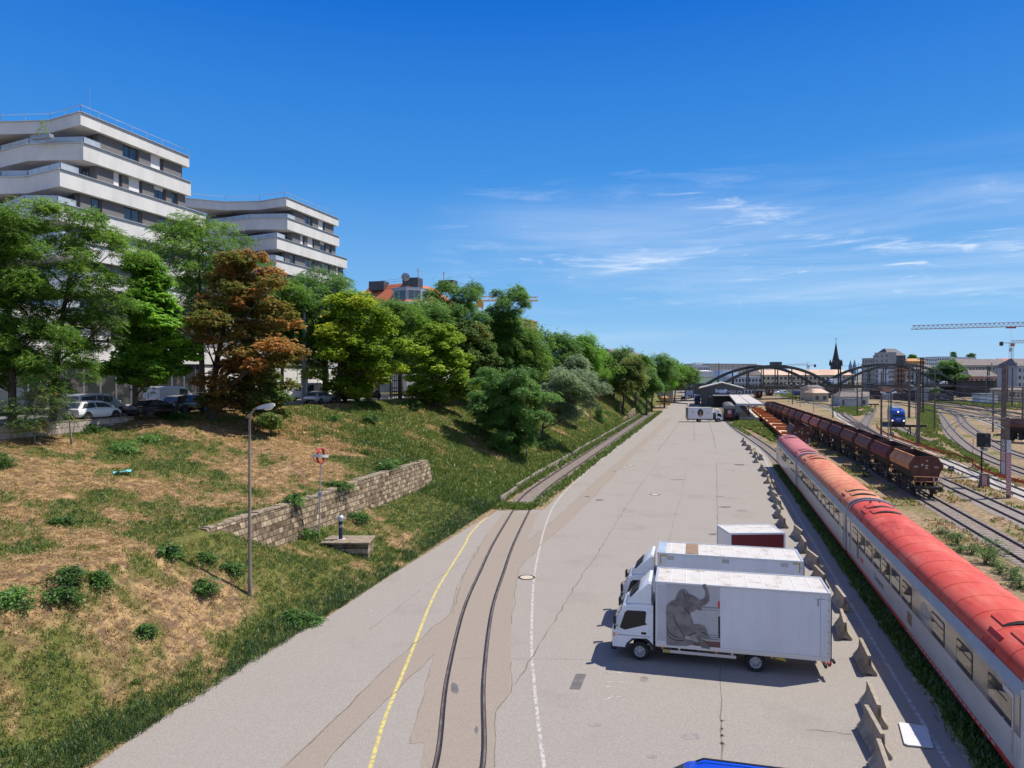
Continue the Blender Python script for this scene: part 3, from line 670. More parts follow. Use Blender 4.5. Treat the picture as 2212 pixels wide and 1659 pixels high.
def blob(w, cx, cy, rx, ry, m, seed=1, name='asphalt_patch'):
    rg = random.Random(seed); pts = []
    for i in range(18):
        a = 2 * PI * i / 18; k = rg.uniform(.8, 1.12)
        pts.append(GP(w, cx + rx * k * math.cos(a), cy - ry * k * math.sin(a)))
    return sheet(name, pts, m)
sheet('asphalt_patch', [GP('s', *p) for p in ((170, 303), (265, 307), (322, 170), (230, 165))], M['asphalt_dark'])
blob('s', 832, 213, 38, 28, M['stain'], 3); blob('q', 1332, 1075, 30, 44, M['asphalt_dark'], 4); blob('q', 1492, 1385, 14, 28, M['asphalt_dark'], 5)
blob('r', 1103, 278, 34, 6, M['asphalt_dark'], 6); blob('r', 1010, 252, 22, 5, M['asphalt_dark'], 7); blob('r', 1990, 252, 38, 5, M['stain'], 8); blob('r', 2030, 330, 52, 6, M['asphalt_dark'], 9); blob('r', 2150, 357, 46, 7, M['stain'], 10); blob('r', 1940, 531, 40, 7, M['asphalt_dark'], 11); blob('r', 1680, 127, 60, 5, M['stain'], 12); blob('r', 1210, 65, 17, 3, M['asphalt_dark'], 13)
blob('q', 720, 505, 14, 5, M['white_line'], 15)
for i, (x0, y0, x1, y1) in enumerate(((510, 238, 560, 241), (600, 241, 690, 245), (495, 279, 540, 283), (590, 155, 640, 165), (480, 400, 560, 368), (590, 366, 650, 378), (495, 150, 530, 160), (1560, 1090, 1620, 1092))):
    if y0 < 1000: line('paint_scrap', [P('s', x0, y0), P('s', (x0 + x1) / 2, (y0 + y1) / 2 - 3), P('s', x1, y1)], .06, M['white_line'])
for i, (x, y, a, c) in enumerate(((400, 620, 60, 18), (1250, 720, 90, 30), (900, 900, 50, 20))): blob('s', x, y, a, c, M['tyre'], 40 + i, 'oil_stain')
rg = random.Random(5)
# manhole covers set in the asphalt
def manhole(w, x, y, r, label, inner):
    c = GP(w, x, y)
    t = thing('manhole_cover', label, 'manhole cover', (c.x, c.y, .0275))
    MB().lathe([(r, 0), (r, .012), (r * .8, .016), (r * .8, .001)], 28).build('frame', M['rail'], t)
    MB().lathe([(r * .78, 0), (r * .76, .012)], 28).build('cover', inner, t)
M['mh_pale'] = mat('pale_concrete_cover', (.50, .42, .33), .9, col2=(.42, .35, .27), scale=9)
M['mh_dark'] = mat('cast_iron_cover', (.10, .09, .08), .7, col2=(.16, .14, .12), scale=12)
manhole('r', 565, 850, .50, 'round manhole cover with pale centre touching the white curved line', M['mh_pale'])
manhole('r', 1510, 238, .50, 'round pale manhole cover in the open asphalt beside the long crack', M['mh_pale'])
manhole('r', 1330, 25, .50, 'round pale manhole cover far off beside the brown paving strip', M['mh_pale'])
manhole('r', 2135, 18, .62, 'round rimmed manhole cover near the far row of barriers', M['mh_dark'])
# ---------------------------------------------------------------- trees, bushes, grass
def leaves(rg, pads, n, kind, lsize, outward=None):
    """pads: (x,y,z,rx,ry,rz); n sprays spread over the pads; returns verts, quads, tint"""
    pads = np.array(pads, float)
    w = (pads[:, 3] * pads[:, 4] * pads[:, 5]) ** .7; w /= w.sum()
    ip = rg.choice(len(pads), n, p=w); P_ = pads[ip]
    d = rg.normal(size=(n, 3)); d /= np.linalg.norm(d, axis=1)[:, None]
    rr = rg.random(n) ** .42
    c = P_[:, :3] + d * rr[:, None] * P_[:, 3:]
    c[:, 2] -= .35 * (rr * np.hypot(d[:, 0], d[:, 1])) ** 2 * P_[:, 5] * 1.2
    cen = pads[:, :3].mean(0); sc_ = rg.random(n) < .3; q0 = rg.uniform(.45, 1.08, n)
    c[sc_, 0] = cen[0] + (c[sc_, 0] - cen[0]) * q0[sc_]; c[sc_, 1] = cen[1] + (c[sc_, 1] - cen[1]) * q0[sc_]; c[sc_, 2] += rg.normal(0, .5, sc_.sum()) * P_[sc_, 5]
    o = c - cen; o[:, 2] *= .15; o += d * 2.0 * np.array([1, 1, .3]); o /= np.linalg.norm(o, axis=1)[:, None] + 1e-6
    a = np.arctan2(o[:, 1], o[:, 0]) + rg.normal(0, .7, n)
    tl = rg.random(len(pads))[ip] * .45 + rg.random(n) * .4
    if kind == 'palm':                                    # fans of leaflets that droop at the tips
        k = 6; off = (np.arange(k) - (k - 1) / 2) * .50
        A = a[:, None] + off + rg.normal(0, .12, (n, k)); dz = -.38 + rg.normal(0, .22, (n, k)) + .12 * np.cos(off)
        ln = lsize * (1.0 - .10 * np.abs(off)) * rg.uniform(.7, 1.25, (n, 1)); wd = ln * .40
        base = np.repeat(c[:, None], k, 1)
    else:                                                 # feathered sprays, leaflets in pairs along a stalk
        k = 10; j = np.arange(k) // 2; sd = np.where(np.arange(k) % 2, 1, -1)
        fl = lsize * 2.2 * rg.uniform(.7, 1.3, (n, 1)); t = (j + .5) / (k / 2)
        dr = -.22 + rg.normal(0, .22, (n, 1))
        base = c[:, None] + np.stack([np.cos(a)[:, None] * fl * t, np.sin(a)[:, None] * fl * t, dr * fl * t - .3 * fl * t * t], -1)
        A = a[:, None] + sd * rg.uniform(.55, 1.1, (n, k)); dz = -.25 + rg.normal(0, .3, (n, k))
        ln = lsize * rg.uniform(.65, 1.15, (n, k)) * (1 - .35 * t); wd = ln * .42
    ca, sa = np.cos(A), np.sin(A); h = np.sqrt(np.clip(1 - np.clip(dz, -.95, .95) ** 2, 0, 1))
    ax = np.stack([ca * h, sa * h, dz], -1); rl = rg.normal(0, .45, A.shape)
    px = np.stack([-sa * np.cos(rl), ca * np.cos(rl), np.sin(rl)], -1)
    ln, wd = ln[..., None] * np.ones_like(A)[..., None], wd[..., None] * np.ones_like(A)[..., None]
    v0 = base; v2 = base + ax * ln; mid = base + ax * ln * .55; mid[..., 2] += .06 * ln[..., 0]
    vs = np.stack([v0, mid - px * wd * .5, v2, mid + px * wd * .5], 2).reshape(-1, 3)
    fs = np.arange(len(vs)).reshape(-1, 4)
    tint = np.repeat(np.clip(tl[:, None] + rg.normal(0, .13, A.shape), 0, 1).ravel(), 4)
    return vs, fs, tint
def crown_pads(rg, H0, H1, rx, ry, npad, shape='round', flat=.42, psize=.34):
    pads = []; hc = (H1 - H0)
    for i in range(npad):
        u = (i + rg.random()) / npad
        if shape == 'round': prof = math.sin(PI * min(1, .14 + u * .80)) ** .6
        elif shape == 'cone': prof = (1.02 - u) ** .7 * (1 if u > .1 else .75)
        elif shape == 'vase': prof = .45 + .62 * math.sin(PI * (.06 + .74 * u))
        else: prof = .35 + .65 * (1 - abs(u - .55) * 1.5)
        prof = max(prof, .22)
        a = i * 2.39996 + rg.normal(0, .4); q_ = (.45 + .55 * rg.random()) if i % 5 else .1 * rg.random()
        rad = prof * q_ * (1 - psize * .45)
        rad *= rg.uniform(.8, 1.18); s = psize * rg.uniform(.6, 1.45) * (.6 + .4 * prof)
        pads.append((rx * rad * math.cos(a), ry * rad * math.sin(a), H0 + hc * (.06 + .88 * u), rx * s, ry * s, max(.5, (rx + ry) * .5 * s * flat)))
    return pads
def make_tree(name, label, pos, H1, H0, rx, ry, leaf, kind='feather', n=3200, lsize=.22, npad=34, shape='round', flat=.45, psize=.32, seed=1, lean=(0, 0), trunk_r=.2, bark='bark', group='trees along the embankment top', fork=2, offset=(0, 0)):
    rg = np.random.default_rng(seed)
    t = thing(name, label, 'tree', pos, 0, group)
    pads = crown_pads(rg, H0, H1, rx, ry, npad, shape, flat, psize)
    pads = [(p[0] + lean[0] * (p[2] / H1) + offset[0], p[1] + lean[1] * (p[2] / H1) + offset[1], *p[2:]) for p in pads]
    b = MB()
    def tr(u, w=0): return Vector((lean[0] * u + offset[0] * u * u + .12 * math.sin(3 * u + seed), lean[1] * u + offset[1] * u * u + .10 * math.cos(4 * u + seed) - .10 * math.cos(seed), H1 * .86 * u))
    us = [0, .06, .2, .4, .6, .8, 1]
    b.tube([tr(0) + Vector((0, 0, -.25))] + [tr(u) for u in us[1:]], [trunk_r * 1.35, trunk_r * 1.08, trunk_r, trunk_r * .8, trunk_r * .55, trunk_r * .3, trunk_r * .1], 9)
    for i, p in enumerate(pads):
        if i % 2 and len(pads) > 24: continue
        e = Vector(p[:3]); u = max(.16, min(.9, (e.z - np.hypot(p[0] - lean[0] * p[2] / H1, p[1] - lean[1] * p[2] / H1) * .75) / (H1 * .86))); s = tr(u)
        m_ = s.lerp(e, .5) + Vector((0, 0, -.12 * (e - s).length * .5)); r0 = trunk_r * (1 - .75 * u) * .5
        b.tube([s, m_, e + Vector((0, 0, -p[5] * .3))], [r0, r0 * .6, r0 * .18], 5)
        for k_ in range(2):
            e2 = e + Vector((rg.normal(0, p[3] * .5), rg.normal(0, p[4] * .5), rg.normal(.1, p[5] * .4)))
            b.tube([m_, m_.lerp(e2, .55) + Vector((0, 0, .1)), e2], [r0 * .45, r0 * .3, r0 * .1], 4, cap=False)
    b.build('trunk', M[bark], t, smooth='full')
    vs, fs, tint = leaves(rg, pads, int(n * 2.0), kind, lsize * .95)
    np_mesh('crown', vs, fs, L[leaf], t, attrs=dict(tint=tint))
    return t
def tree_px(name, label, base, box, leaf, d=None, on='top', ry=None, **kw):
    """base: foot of the trunk; box: crown outline in the survey view; d: distance"""
    x0, y0, x1, y1 = box
    if on == 'slope': p = slope_hit(*base); d = depth(p)
    else:
        p = V(base[0], 820, d); p.z = float(HZ(p.x, p.y, False))
    k = d / FPX
    top = CAMH - (y0 - HY) * k - p.z; bot = CAMH - (y1 - HY) * k - p.z
    rx = (x1 - x0) / 2 * k * 1.1; off = ((x0 + x1) / 2 - base[0]) * k
    kw.setdefault('offset', (off * math.cos(TH), off * math.sin(TH)))
    return make_tree(name, label, p, top, max(bot, .3), rx, (ry or rx * .95), leaf, **kw)
F, PM = 'feather', 'palm'
def build_trees():
    T = tree_px
    T('locust_tree', 'large feathery green locust tree filling the left edge of the view', (28, 905), (-120, 402, 118, 850), 'locust', d=49, kind=F, n=5600, lsize=.27, npad=60, shape='vase', psize=.30, seed=11, trunk_r=.24)
    T('locust_tree', 'slender locust tree with bare dark stem behind the block wall and white minivan', (116, 905), (60, 438, 300, 770), 'locust', d=52, kind=F, n=3000, lsize=.26, npad=42, shape='vase', psize=.26, seed=12, trunk_r=.26, flat=.34)
    T('young_tree', 'small yellowing sapling with a whitish stem at the end of the block wall', (72, 925), (0, 830, 165, 930), 'rusty', d=47, kind=F, n=420, lsize=.2, npad=12, seed=13, trunk_r=.05, bark='bark_pale', flat=.5)
    T('locust_tree', 'airy locust sapling with thin pale stem left of the parked white minivan', (150, 915), (50, 700, 200, 850), 'locust', d=48.5, kind=F, n=900, lsize=.23, npad=15, shape='vase', seed=14, trunk_r=.06, bark='bark_pale')
    T('chestnut_tree', 'deep green chestnut tree of drooping layers over the black parked cars', (291, 895), (208, 540, 432, 838), 'chestnut', d=57, kind=PM, n=4600, lsize=.42, npad=40, shape='cone', psize=.30, flat=.36, seed=15, trunk_r=.2)
    T('locust_tree', 'tall locust tree rising behind the browned chestnut, in front of the taller block', (438, 890), (292, 458, 560, 720), 'locust', d=68, kind=F, n=3800, lsize=.28, npad=46, shape='vase', psize=.26, flat=.36, seed=16, trunk_r=.27)
    T('chestnut_tree', 'chestnut tree with scorched orange-brown leaves behind the street lamp', (458, 895), (404, 520, 654, 905), 'brown', d=62, kind=PM, n=7000, lsize=.36, npad=66, shape='round', psize=.25, flat=.36, seed=17, trunk_r=.30)
    T('young_tree', 'low bush of green and rust leaves beneath the scorched chestnut', (586, 915), (528, 800, 640, 925), 'rusty', d=60, kind=PM, n=900, lsize=.32, npad=14, seed=18, trunk_r=.07, flat=.4)
    T('locust_tree', 'fine-leaved dark green tree behind the tall grey mast', (701, 875), (585, 572, 775, 800), 'dark', d=90, kind=F, n=5200, lsize=.30, npad=40, shape='round', seed=19, trunk_r=.26)
    T('chestnut_tree', 'bright yellow-green chestnut tree right of the tall grey mast', (728, 874), (668, 622, 868, 866), 'yellow', d=86, kind=PM, n=6600, lsize=.42, npad=58, shape='round', psize=.27, flat=.4, seed=20, trunk_r=.32)
    T('chestnut_tree', 'second stem tree merging with the yellow chestnut beside the no-entry sign', (771, 872), (735, 720, 835, 868), 'olive', d=90, kind=PM, n=1800, lsize=.38, npad=20, seed=21, trunk_r=.24)
    T('locust_tree', 'dark feathery tree crown below the orange-tiled roof', (800, 868), (705, 622, 850, 790), 'locust', d=108, kind=F, n=4200, lsize=.36, npad=36, shape='round', seed=22, trunk_r=.28)
    T('chestnut_tree', 'green chestnut tree with yellow tips right of the timber notice frames', (942, 868), (868, 690, 1024, 872), 'olive', d=97, kind=PM, n=5000, lsize=.42, npad=44, shape='round', psize=.27, flat=.4, seed=23, trunk_r=.28)
    T('locust_tree', 'broad dark locust tree between the turret house and the tall twin crowns', (905, 862), (830, 640, 1010, 800), 'dark', d=122, kind=F, n=4400, lsize=.40, npad=36, seed=24, trunk_r=.3)
    T('locust_tree', 'tall tree with rounded top clumps left of the gap in the skyline', (1010, 858), (925, 604, 1062, 790), 'dark', d=128, kind=F, n=4600, lsize=.40, npad=38, shape='vase', psize=.25, flat=.62, seed=25, trunk_r=.35)
    T('locust_tree', 'tall tree with rounded top clumps right of the gap in the skyline', (1080, 856), (1040, 612, 1140, 800), 'dark', d=136, kind=F, n=3800, lsize=.42, npad=30, shape='vase', psize=.30, flat=.65, seed=26, trunk_r=.32)
    T('chestnut_tree', 'dull chestnut tree with rusty leaves behind the olive chestnut', (1022, 862), (950, 690, 1070, 850), 'rusty', d=106, kind=PM, n=4200, lsize=.42, npad=36, seed=27, trunk_r=.3)
    T('sycamore_tree', 'spreading dark tree low on the slope beside the second lamp post', (1120, 985), (1030, 785, 1185, 990), 'dark', on='slope', kind=F, n=5200, lsize=.32, npad=60, shape='vase', psize=.22, flat=.4, seed=28, trunk_r=.16)
    T('sycamore_tree', 'slim young tree on the bank in the shade left of the second lamp post', (1030, 930), (1020, 800, 1110, 920), 'dark', on='slope', kind=F, n=2000, lsize=.32, npad=20, seed=29, trunk_r=.1)
    T('sycamore_tree', 'leaning grey-green tree halfway down the bank', (1172, 948), (1165, 790, 1290, 905), 'silver', on='slope', kind=F, n=3600, lsize=.34, npad=34, shape='vase', psize=.27, seed=30, trunk_r=.17)
    T('sycamore_tree', 'second grey-green tree on the bank behind the leaning one', (1222, 915), (1195, 765, 1295, 870), 'silver', on='slope', kind=F, n=2600, lsize=.38, npad=26, seed=31, trunk_r=.18)
    T('locust_tree', 'mid green locust tree filling the space between the yellow and the olive chestnuts', (868, 866), (775, 640, 930, 800), 'locust', d=112, kind=F, n=3600, lsize=.36, npad=34, seed=60, trunk_r=.24)
    T('locust_tree', 'green tree closing the gap between the scorched chestnut and the tall grey mast', (610, 880), (530, 600, 690, 780), 'locust', d=84, kind=F, n=3200, lsize=.32, npad=30, seed=61, trunk_r=.22)
    T('broadleaf_tree', 'wide green tree behind the tall twin crowns and the slope trees', (1090, 854), (1030, 680, 1175, 850), 'locust', d=140, kind=F, n=3600, lsize=.42, npad=36, seed=62, trunk_r=.26)
    X = [((1098, 850), (1085, 700, 1215, 850), 'locust', 146, 'pale-topped leafy tree behind the low slope tree'), ((1180, 846), (1150, 715, 1262, 850), 'dark', 158, 'bushy tree below the brown metal-clad block'),
         ((1245, 845), (1205, 718, 1312, 848), 'chestnut', 165, 'dense round green tree at the head of the dry bank strip'), ((1275, 842), (1228, 745, 1335, 845), 'locust', 176, 'rounded tree behind the dense round one'),
         ((1325, 842), (1288, 748, 1392, 845), 'dark', 188, 'wide tree above the third lamp post'), ((1345, 866), (1318, 770, 1402, 850), 'rusty', 178, 'leaning trunk tree under the wide crown'),
         ((1372, 838), (1345, 762, 1425, 842), 'locust', 212, 'tree in front of the far slate roof'), ((1408, 838), (1385, 764, 1462, 842), 'dark', 228, 'tall flat-topped tree near the bridge end'),
         ((1436, 838), (1405, 775, 1480, 838), 'chestnut', 250, 'dark tree beside the bridge abutment'), ((1458, 836), (1432, 784, 1502, 836), 'locust', 300, 'pale green tree just behind the bridge end'),
         ((1480, 834), (1455, 790, 1512, 832), 'dark', 340, 'last low tree of the row beyond the bridge'), ((1396, 850), (1372, 792, 1425, 858), 'dark', 205, 'shaded tree at the foot of the tall flat-topped one')]
    for i, (b_, bx, lf, d, lb) in enumerate(X):
        T('broadleaf_tree', lb, b_, bx, lf, d=d, kind=F if i % 3 else PM, n=2600, lsize=.46, npad=30, seed=40 + i, trunk_r=.28, flat=.55, psize=.33)
    # the staked young conifer on the far bank
    p = slope_hit(1295, 912); k = depth(p) / FPX
    t = thing('young_conifer', 'slim upright young conifer staked on the far bank', 'tree', p)
    rg = np.random.default_rng(3); b = MB(); b.tube([(0, 0, 0), (0, 0, 45 * k)], [.06, .02], 6); b.build('trunk', M['bark'], t)
    vs, fs, ti = leaves(rg, [(0, 0, (10 + 35 * u) * k, 9 * k * (1 - u) + .1, 9 * k * (1 - u) + .1, .7) for u in np.linspace(0, 1, 9)], 420, F, .26); np_mesh('crown', vs, fs, L['dark'], t, attrs=dict(tint=ti * .6))
    b = MB()
    for a in range(3): b.tube([(.6 * math.cos(a * 2.1), .6 * math.sin(a * 2.1), -.2), (.35 * math.cos(a * 2.1), .35 * math.sin(a * 2.1), 2.0)], .04, 5)
    b.build('stake', M['wood_post'], t)
build_trees()
def shrub(label, p, r, h, leaf='weed', n=90, kind=F, ls=.2, seed=0, group='bushes on the embankment', name='bush', cat='bush'):
    rg = np.random.default_rng(seed)
    pads = [(rg.normal(0, r * .55), rg.normal(0, r * .55), h * rg.uniform(.2, .85), *([r * rg.uniform(.2, .5)] * 2), h * .3) for _ in range(9)]
    vs, fs, ti = leaves(rg, pads, n, kind, ls)
    t = thing(name, label, cat, p, 0, group)
    np_mesh('leaves', vs, fs, L[leaf], t, attrs=dict(tint=ti))
    b = MB()
    for q_ in pads: b.tube([(0, 0, -.05), (q_[0] * .5, q_[1] * .5, q_[2] * .5), q_[:3]], [.025, .018, .008], 4)
    b.build('stem', M['bark'], t); return t
def build_bushes():
    S = [('t', 500, 620, .75, 1.0, 'weed', 'large dark weed bush, upper of the two on the left bank'), ('t', 470, 755, .75, .85, 'weed', 'large dark weed bush, lower of the two on the left bank'), ('t', 125, 770, .75, .85, 'dark', 'dark bush near the left edge of the bank'),
         ('t', 735, 605, .45, .65, 'weed', 'small round bush right of the paired bushes'), ('t', 1490, 690, .85, 1.0, 'weed', 'glossy leafy bush left of the street lamp foot'), ('t', 1690, 520, .6, .6, 'weed', 'fresh green bush beside the end of the stone wall'), ('t', 1505, 440, .45, .5, 'weed', 'light green sapling left of the stone wall'),
         ('t', 1270, 390, .8, .7, 'dark', 'bluish green bush uphill of the stone wall end'), ('t', 440, 160, .35, .45, 'weed', 'small bush high on the dry bank'), ('t', 1050, 980, .4, .5, 'weed', 'small bush on the bank near the asphalt edge'),
         ('h', 1530, 690, .95, .8, 'weed', 'bright green bush above the stone wall'), ('h', 2080, 500, 1.3, 1.2, 'weed', 'big green bush above the far end of the stone wall'), ('h', 1040, 870, .6, .8, 'dark', 'dark bush rooted in the crack of the stone wall'), ('h', 1150, 1230, 1.1, .7, 'weed', 'green bush at the foot of the stone wall'), ('h', 1700, 1010, 1.4, .6, 'weed', 'wide low bush under the far part of the stone wall'),
         ('d', 1030, 1040, 1.0, .9, 'weed', 'green bush in front of the concrete block wall end'), ('d', 820, 900, .7, 1.1, 'weed', 'fern-like bush beside the white minivan'), ('d', 1050, 880, .9, 1.6, 'dark', 'shaded bush in front of the black parked car'), ('d', 1640, 1150, 1.0, .8, 'dark', 'grey-green tussock below the chestnut tree'), ('d', 1390, 1230, 1.5, .8, 'dark', 'wide grey-green tussock on the upper bank'), ('d', 20, 1430, .8, 1.3, 'weed', 'leafy bush cut by the left edge of the view'),
         ('d', 1900, 900, .9, .9, 'weed', 'bush on the bank edge below the dark cars'), ('e', 1760, 1340, 1.2, 1.0, 'weed', 'dark green bush under the yellow chestnut'), ('e', 2130, 1350, 1.1, 1.3, 'weed', 'bush below the timber notice frames'), ('f', 500, 1600, 1.1, 1.5, 'weed', 'upright bush left of the timber notice frames'), ('f', 990, 1590, 1.2, 1.1, 'weed', 'bush below the olive chestnut'),
         ('q', 160, 590, .55, .75, 'dark', 'grey-green clump at the asphalt edge by the yellow scrap'), ('q', 290, 600, .45, .5, 'dark', 'low clump overhanging the asphalt edge'), ('g', 450, 1480, 1.6, 1.6, 'weed', 'bright bush at the foot of the second lamp post')]
    for i, (w, x, y, r, h, lf, lb) in enumerate(S):
        p = slope_hit(*P(w, x, y)); dd = depth(p)
        r *= .48 if w == 't' else .62 if w in 'qhd' else .9; h *= .75; shrub(lb, p, r, h, lf, n=int(60 + 110 * r), ls=.17 + dd * .0016, seed=100 + i)
    rg = random.Random(8)
    for i in range(9):                                    # scrub on the far green bank
        Y = 95 + i * 16 + rg.uniform(-4, 4); u = rg.uniform(.12, .6); v = float(vf(Y) + (vt(Y) - vf(Y)) * u)
        shrub('%s scrub bush from the near end of the far green bank' % ORD[i], (v, Y, float(HZ(v, Y, False))), 1.0, .7, 'weed', n=90, ls=.26, seed=300 + i, group='scrub on the far bank')
build_bushes()
for i, (y, lb) in enumerate(((585, 'first'), (655, 'second'), (715, 'third'), (785, 'largest, fourth'))): shrub('%s small weed tuft in the crack before the blue car' % lb, GP('s', 1521, y), .05, .06 + .015 * i, 'weed', n=9, ls=.04, seed=700 + i, group='weeds in the asphalt crack')
def grass():
    rg = np.random.default_rng(77)
    def tufts(n, dmin, dmax, blades, hs, ws):
        d = dmin * (dmax / dmin) ** rg.random(n * 2)
        v = rg.uniform(-45, -18.2, n * 2); Y = (d + v * math.sin(TH)) / math.cos(TH)
        ok = (v > vt(Y)) & (v < vf(Y) + .25) & (Y > 8); v, Y, d = v[ok][:n], Y[ok][:n], d[ok][:n]
        wl = (np.abs(v + 24.55) < .35) & (Y > 28) & (Y < 60.5); v, Y, d = v[~wl], Y[~wl], d[~wl]
        g = GREEN(v, Y) + rg.normal(0, .15, len(v)); low = np.clip(1 - (vf(Y) - v) / 2.0, 0, 1); isg = g > .50
        h = hs * np.where(isg, .55 + .6 * np.clip(g, 0, 1.1) + low * .95, .7) * rg.uniform(.55, 1.35, len(v))
        tt = np.clip(np.where(isg, .44 + .55 * (g - .35) + rg.normal(0, .12, len(v)) + low * .30, rg.uniform(0, .42, len(v))), 0, 1)
        tt = np.where(isg & (Y > 60), np.clip(.60 + .22 * (g - .6) + rg.normal(0, .08, len(v)), 0, 1), tt)
        z = HZ(v, Y)
        m = len(v); a = rg.random((m, blades)) * 2 * PI
        lean = np.where(isg[:, None], rg.uniform(.15, .8, (m, blades)), rg.uniform(.8, 1.75, (m, blades)))
        bx = v[:, None] + rg.normal(0, .10 * hs / .3, (m, blades)); by = Y[:, None] + rg.normal(0, .10 * hs / .3, (m, blades)); bz = z[:, None] - .02 + 0 * bx
        hh = h[:, None] * rg.uniform(.55, 1.15, (m, blades)); w = ws * rg.uniform(.6, 1.3, (m, blades)) * (d[:, None] / dmin) ** .35
        wa = a + PI / 2 + rg.normal(0, .5, a.shape)
        dx, dy = np.cos(a) * lean, np.sin(a) * lean
        nl = np.sqrt(1 + lean ** 2); dx, dy, dz = dx / nl, dy / nl, 1 / nl
        sx, sy = np.cos(wa) * w / 2, np.sin(wa) * w / 2
        m1 = (bx + dx * hh * .6, by + dy * hh * .6, bz + dz * hh * .68)
        vs = np.stack([np.stack([bx, by, bz], -1), np.stack([m1[0] - sx, m1[1] - sy, m1[2]], -1), np.stack([bx + dx * hh * 1.1, by + dy * hh * 1.1, bz + dz * hh * .92], -1), np.stack([m1[0] + sx, m1[1] + sy, m1[2]], -1)], 2)
        ti = np.repeat((tt[:, None] + rg.normal(0, .05, (m, blades))).ravel(), 4)
        return vs.reshape(-1, 3), ti
    A = [tufts(80000, 17, 75, 6, .20, .026), tufts(34000, 60, 240, 5, .36, .075)]
    vs = np.concatenate([x[0] for x in A]); ti = np.clip(np.concatenate([x[1] for x in A]), 0, 1)
    np_mesh('bank_grass', vs, np.arange(len(vs)).reshape(-1, 4), L['grass'], attrs=dict(tint=ti), kind='stuff')
    # patches of grass in the railway yard
    pts = []
    def patch(quad, n, hs, g=.8):
        n = int(n * 2.4)
        c = [GP(*q_) for q_ in quad]; u, w = np.clip(rg.normal(.5, .27, n), -.15, 1.15), np.clip(rg.normal(.5, .27, n), -.15, 1.15)
        a = np.array([list(x) for x in c]); p = (a[0] * ((1 - u) * (1 - w))[:, None] + a[1] * (u * (1 - w))[:, None] + a[2] * (u * w)[:, None] + a[3] * ((1 - u) * w)[:, None])
        kp = fbm(p[:, 0] * .5, p[:, 1] * .3, 8, 3) > .42; p = p[kp]; n = len(p)
        pts.append((p[:, 0], p[:, 1], np.full(n, hs), np.full(n, .70) - .12 * rg.random(n)))
    patch([('i', 1270, 1250), ('i', 1640, 1240), ('i', 1840, 1500), ('i', 1600, 1420)], 2600, .55, .72)
    patch([('l', 1080, 80), ('l', 1210, 90), ('l', 1300, 440), ('l', 1060, 380)], 1800, .4)
    patch([('l', 780, 340), ('l', 1000, 420), ('l', 1700, 720), ('l', 1080, 500)], 1800, .35, .72)
    patch([('l', 120, 80), ('l', 500, 70), ('l', 480, 170), ('l', 200, 150)], 900, .4, .7)
    patch([('l', 1300, 440), ('l', 1340, 430), ('l', 1960, 830), ('l', 1700, 700)], 1000, .35, .75)
    patch([('j', 370, 1010), ('j', 650, 1000), ('j', 740, 1110), ('j', 560, 1080)], 500, .5, .7)
    patch([('k', 950, 1320), ('k', 2200, 1340), ('k', 2200, 1440), ('k', 1250, 1350)], 900, .6, .75)
    patch([('i', 1070, 1210), ('i', 1130, 1220), ('i', 1500, 1450), ('i', 1440, 1440)], 500, .35, .7)
    k = 5200; u = rg.random(k); y = 22 + 75 * u ** 1.3; x = np.clip(7.95 + np.abs(rg.normal(0, .5, k)) + .35 * (fbm(y * .8, y * 0, 6, 3) - .5), 7.7, 9.2); pts.append((x, y, np.full(k, .34), np.full(k, .82)))
    k = 9000; y = 25 + 120 * rg.random(k) ** 1.2; x = rg.uniform(11.4, 34, k); nz = fbm(x * .35, y * .22, 4, 4); ok = (nz > .54) & (np.abs(x - 19.9) > 1.3) & (np.abs(x - 24.7) > 1.2) & (np.abs(x - 29.9) > 1.2); pts.append((x[ok], y[ok], np.full(ok.sum(), .24), np.where(rg.random(ok.sum()) < .45, .66, .2)))
    k = 2600; y = 62 + 165 * rg.random(k); x = np.where(rg.random(k) < .55, rg.uniform(-15.9, -14.7, k), rg.uniform(-19.3, -18.4, k)); pts.append((x, y, np.full(k, .36), np.full(k, .75)))
    p0 = G(1105, 1103); k = 500; pts.append((rg.uniform(-18.4, -15.2, k), rg.normal(p0.y + 1.6, .55, k), np.full(k, .32), np.full(k, .72)))
    X = np.concatenate([p[0] for p in pts]); Yv = np.concatenate([p[1] for p in pts]); Hh = np.concatenate([p[2] for p in pts]); Gg = np.concatenate([p[3] for p in pts])
    m = len(X); bl = 5; a = rg.random((m, bl)) * 2 * PI; ln = rg.uniform(.15, .9, (m, bl)); hh = Hh[:, None] * rg.uniform(.5, 1.2, (m, bl)); dd = np.hypot(X, Yv)
    w = (.022 + dd * .0007)[:, None] * rg.uniform(.7, 1.3, (m, bl)); bx = X[:, None] + rg.normal(0, .12, (m, bl)); by = Yv[:, None] + rg.normal(0, .12, (m, bl)); wa = a + PI / 2 + rg.normal(0, .5, a.shape)
    dx, dy = np.cos(a) * ln, np.sin(a) * ln; z0 = np.zeros_like(bx)
    vs = np.stack([np.stack([bx, by, z0], -1), np.stack([bx + dx * hh * .5 - np.cos(wa) * w, by + dy * hh * .5 - np.sin(wa) * w, hh * .6], -1), np.stack([bx + dx * hh, by + dy * hh, hh], -1), np.stack([bx + dx * hh * .5 + np.cos(wa) * w, by + dy * hh * .5 + np.sin(wa) * w, hh * .6], -1)], 2).reshape(-1, 3)
    ti = np.repeat(np.clip(Gg[:, None] + rg.normal(0, .10, (m, bl)), 0, 1).ravel(), 4)
    np_mesh('yard_grass', vs, np.arange(len(vs)).reshape(-1, 4), L['grass'], attrs=dict(tint=ti), kind='stuff')
grass()
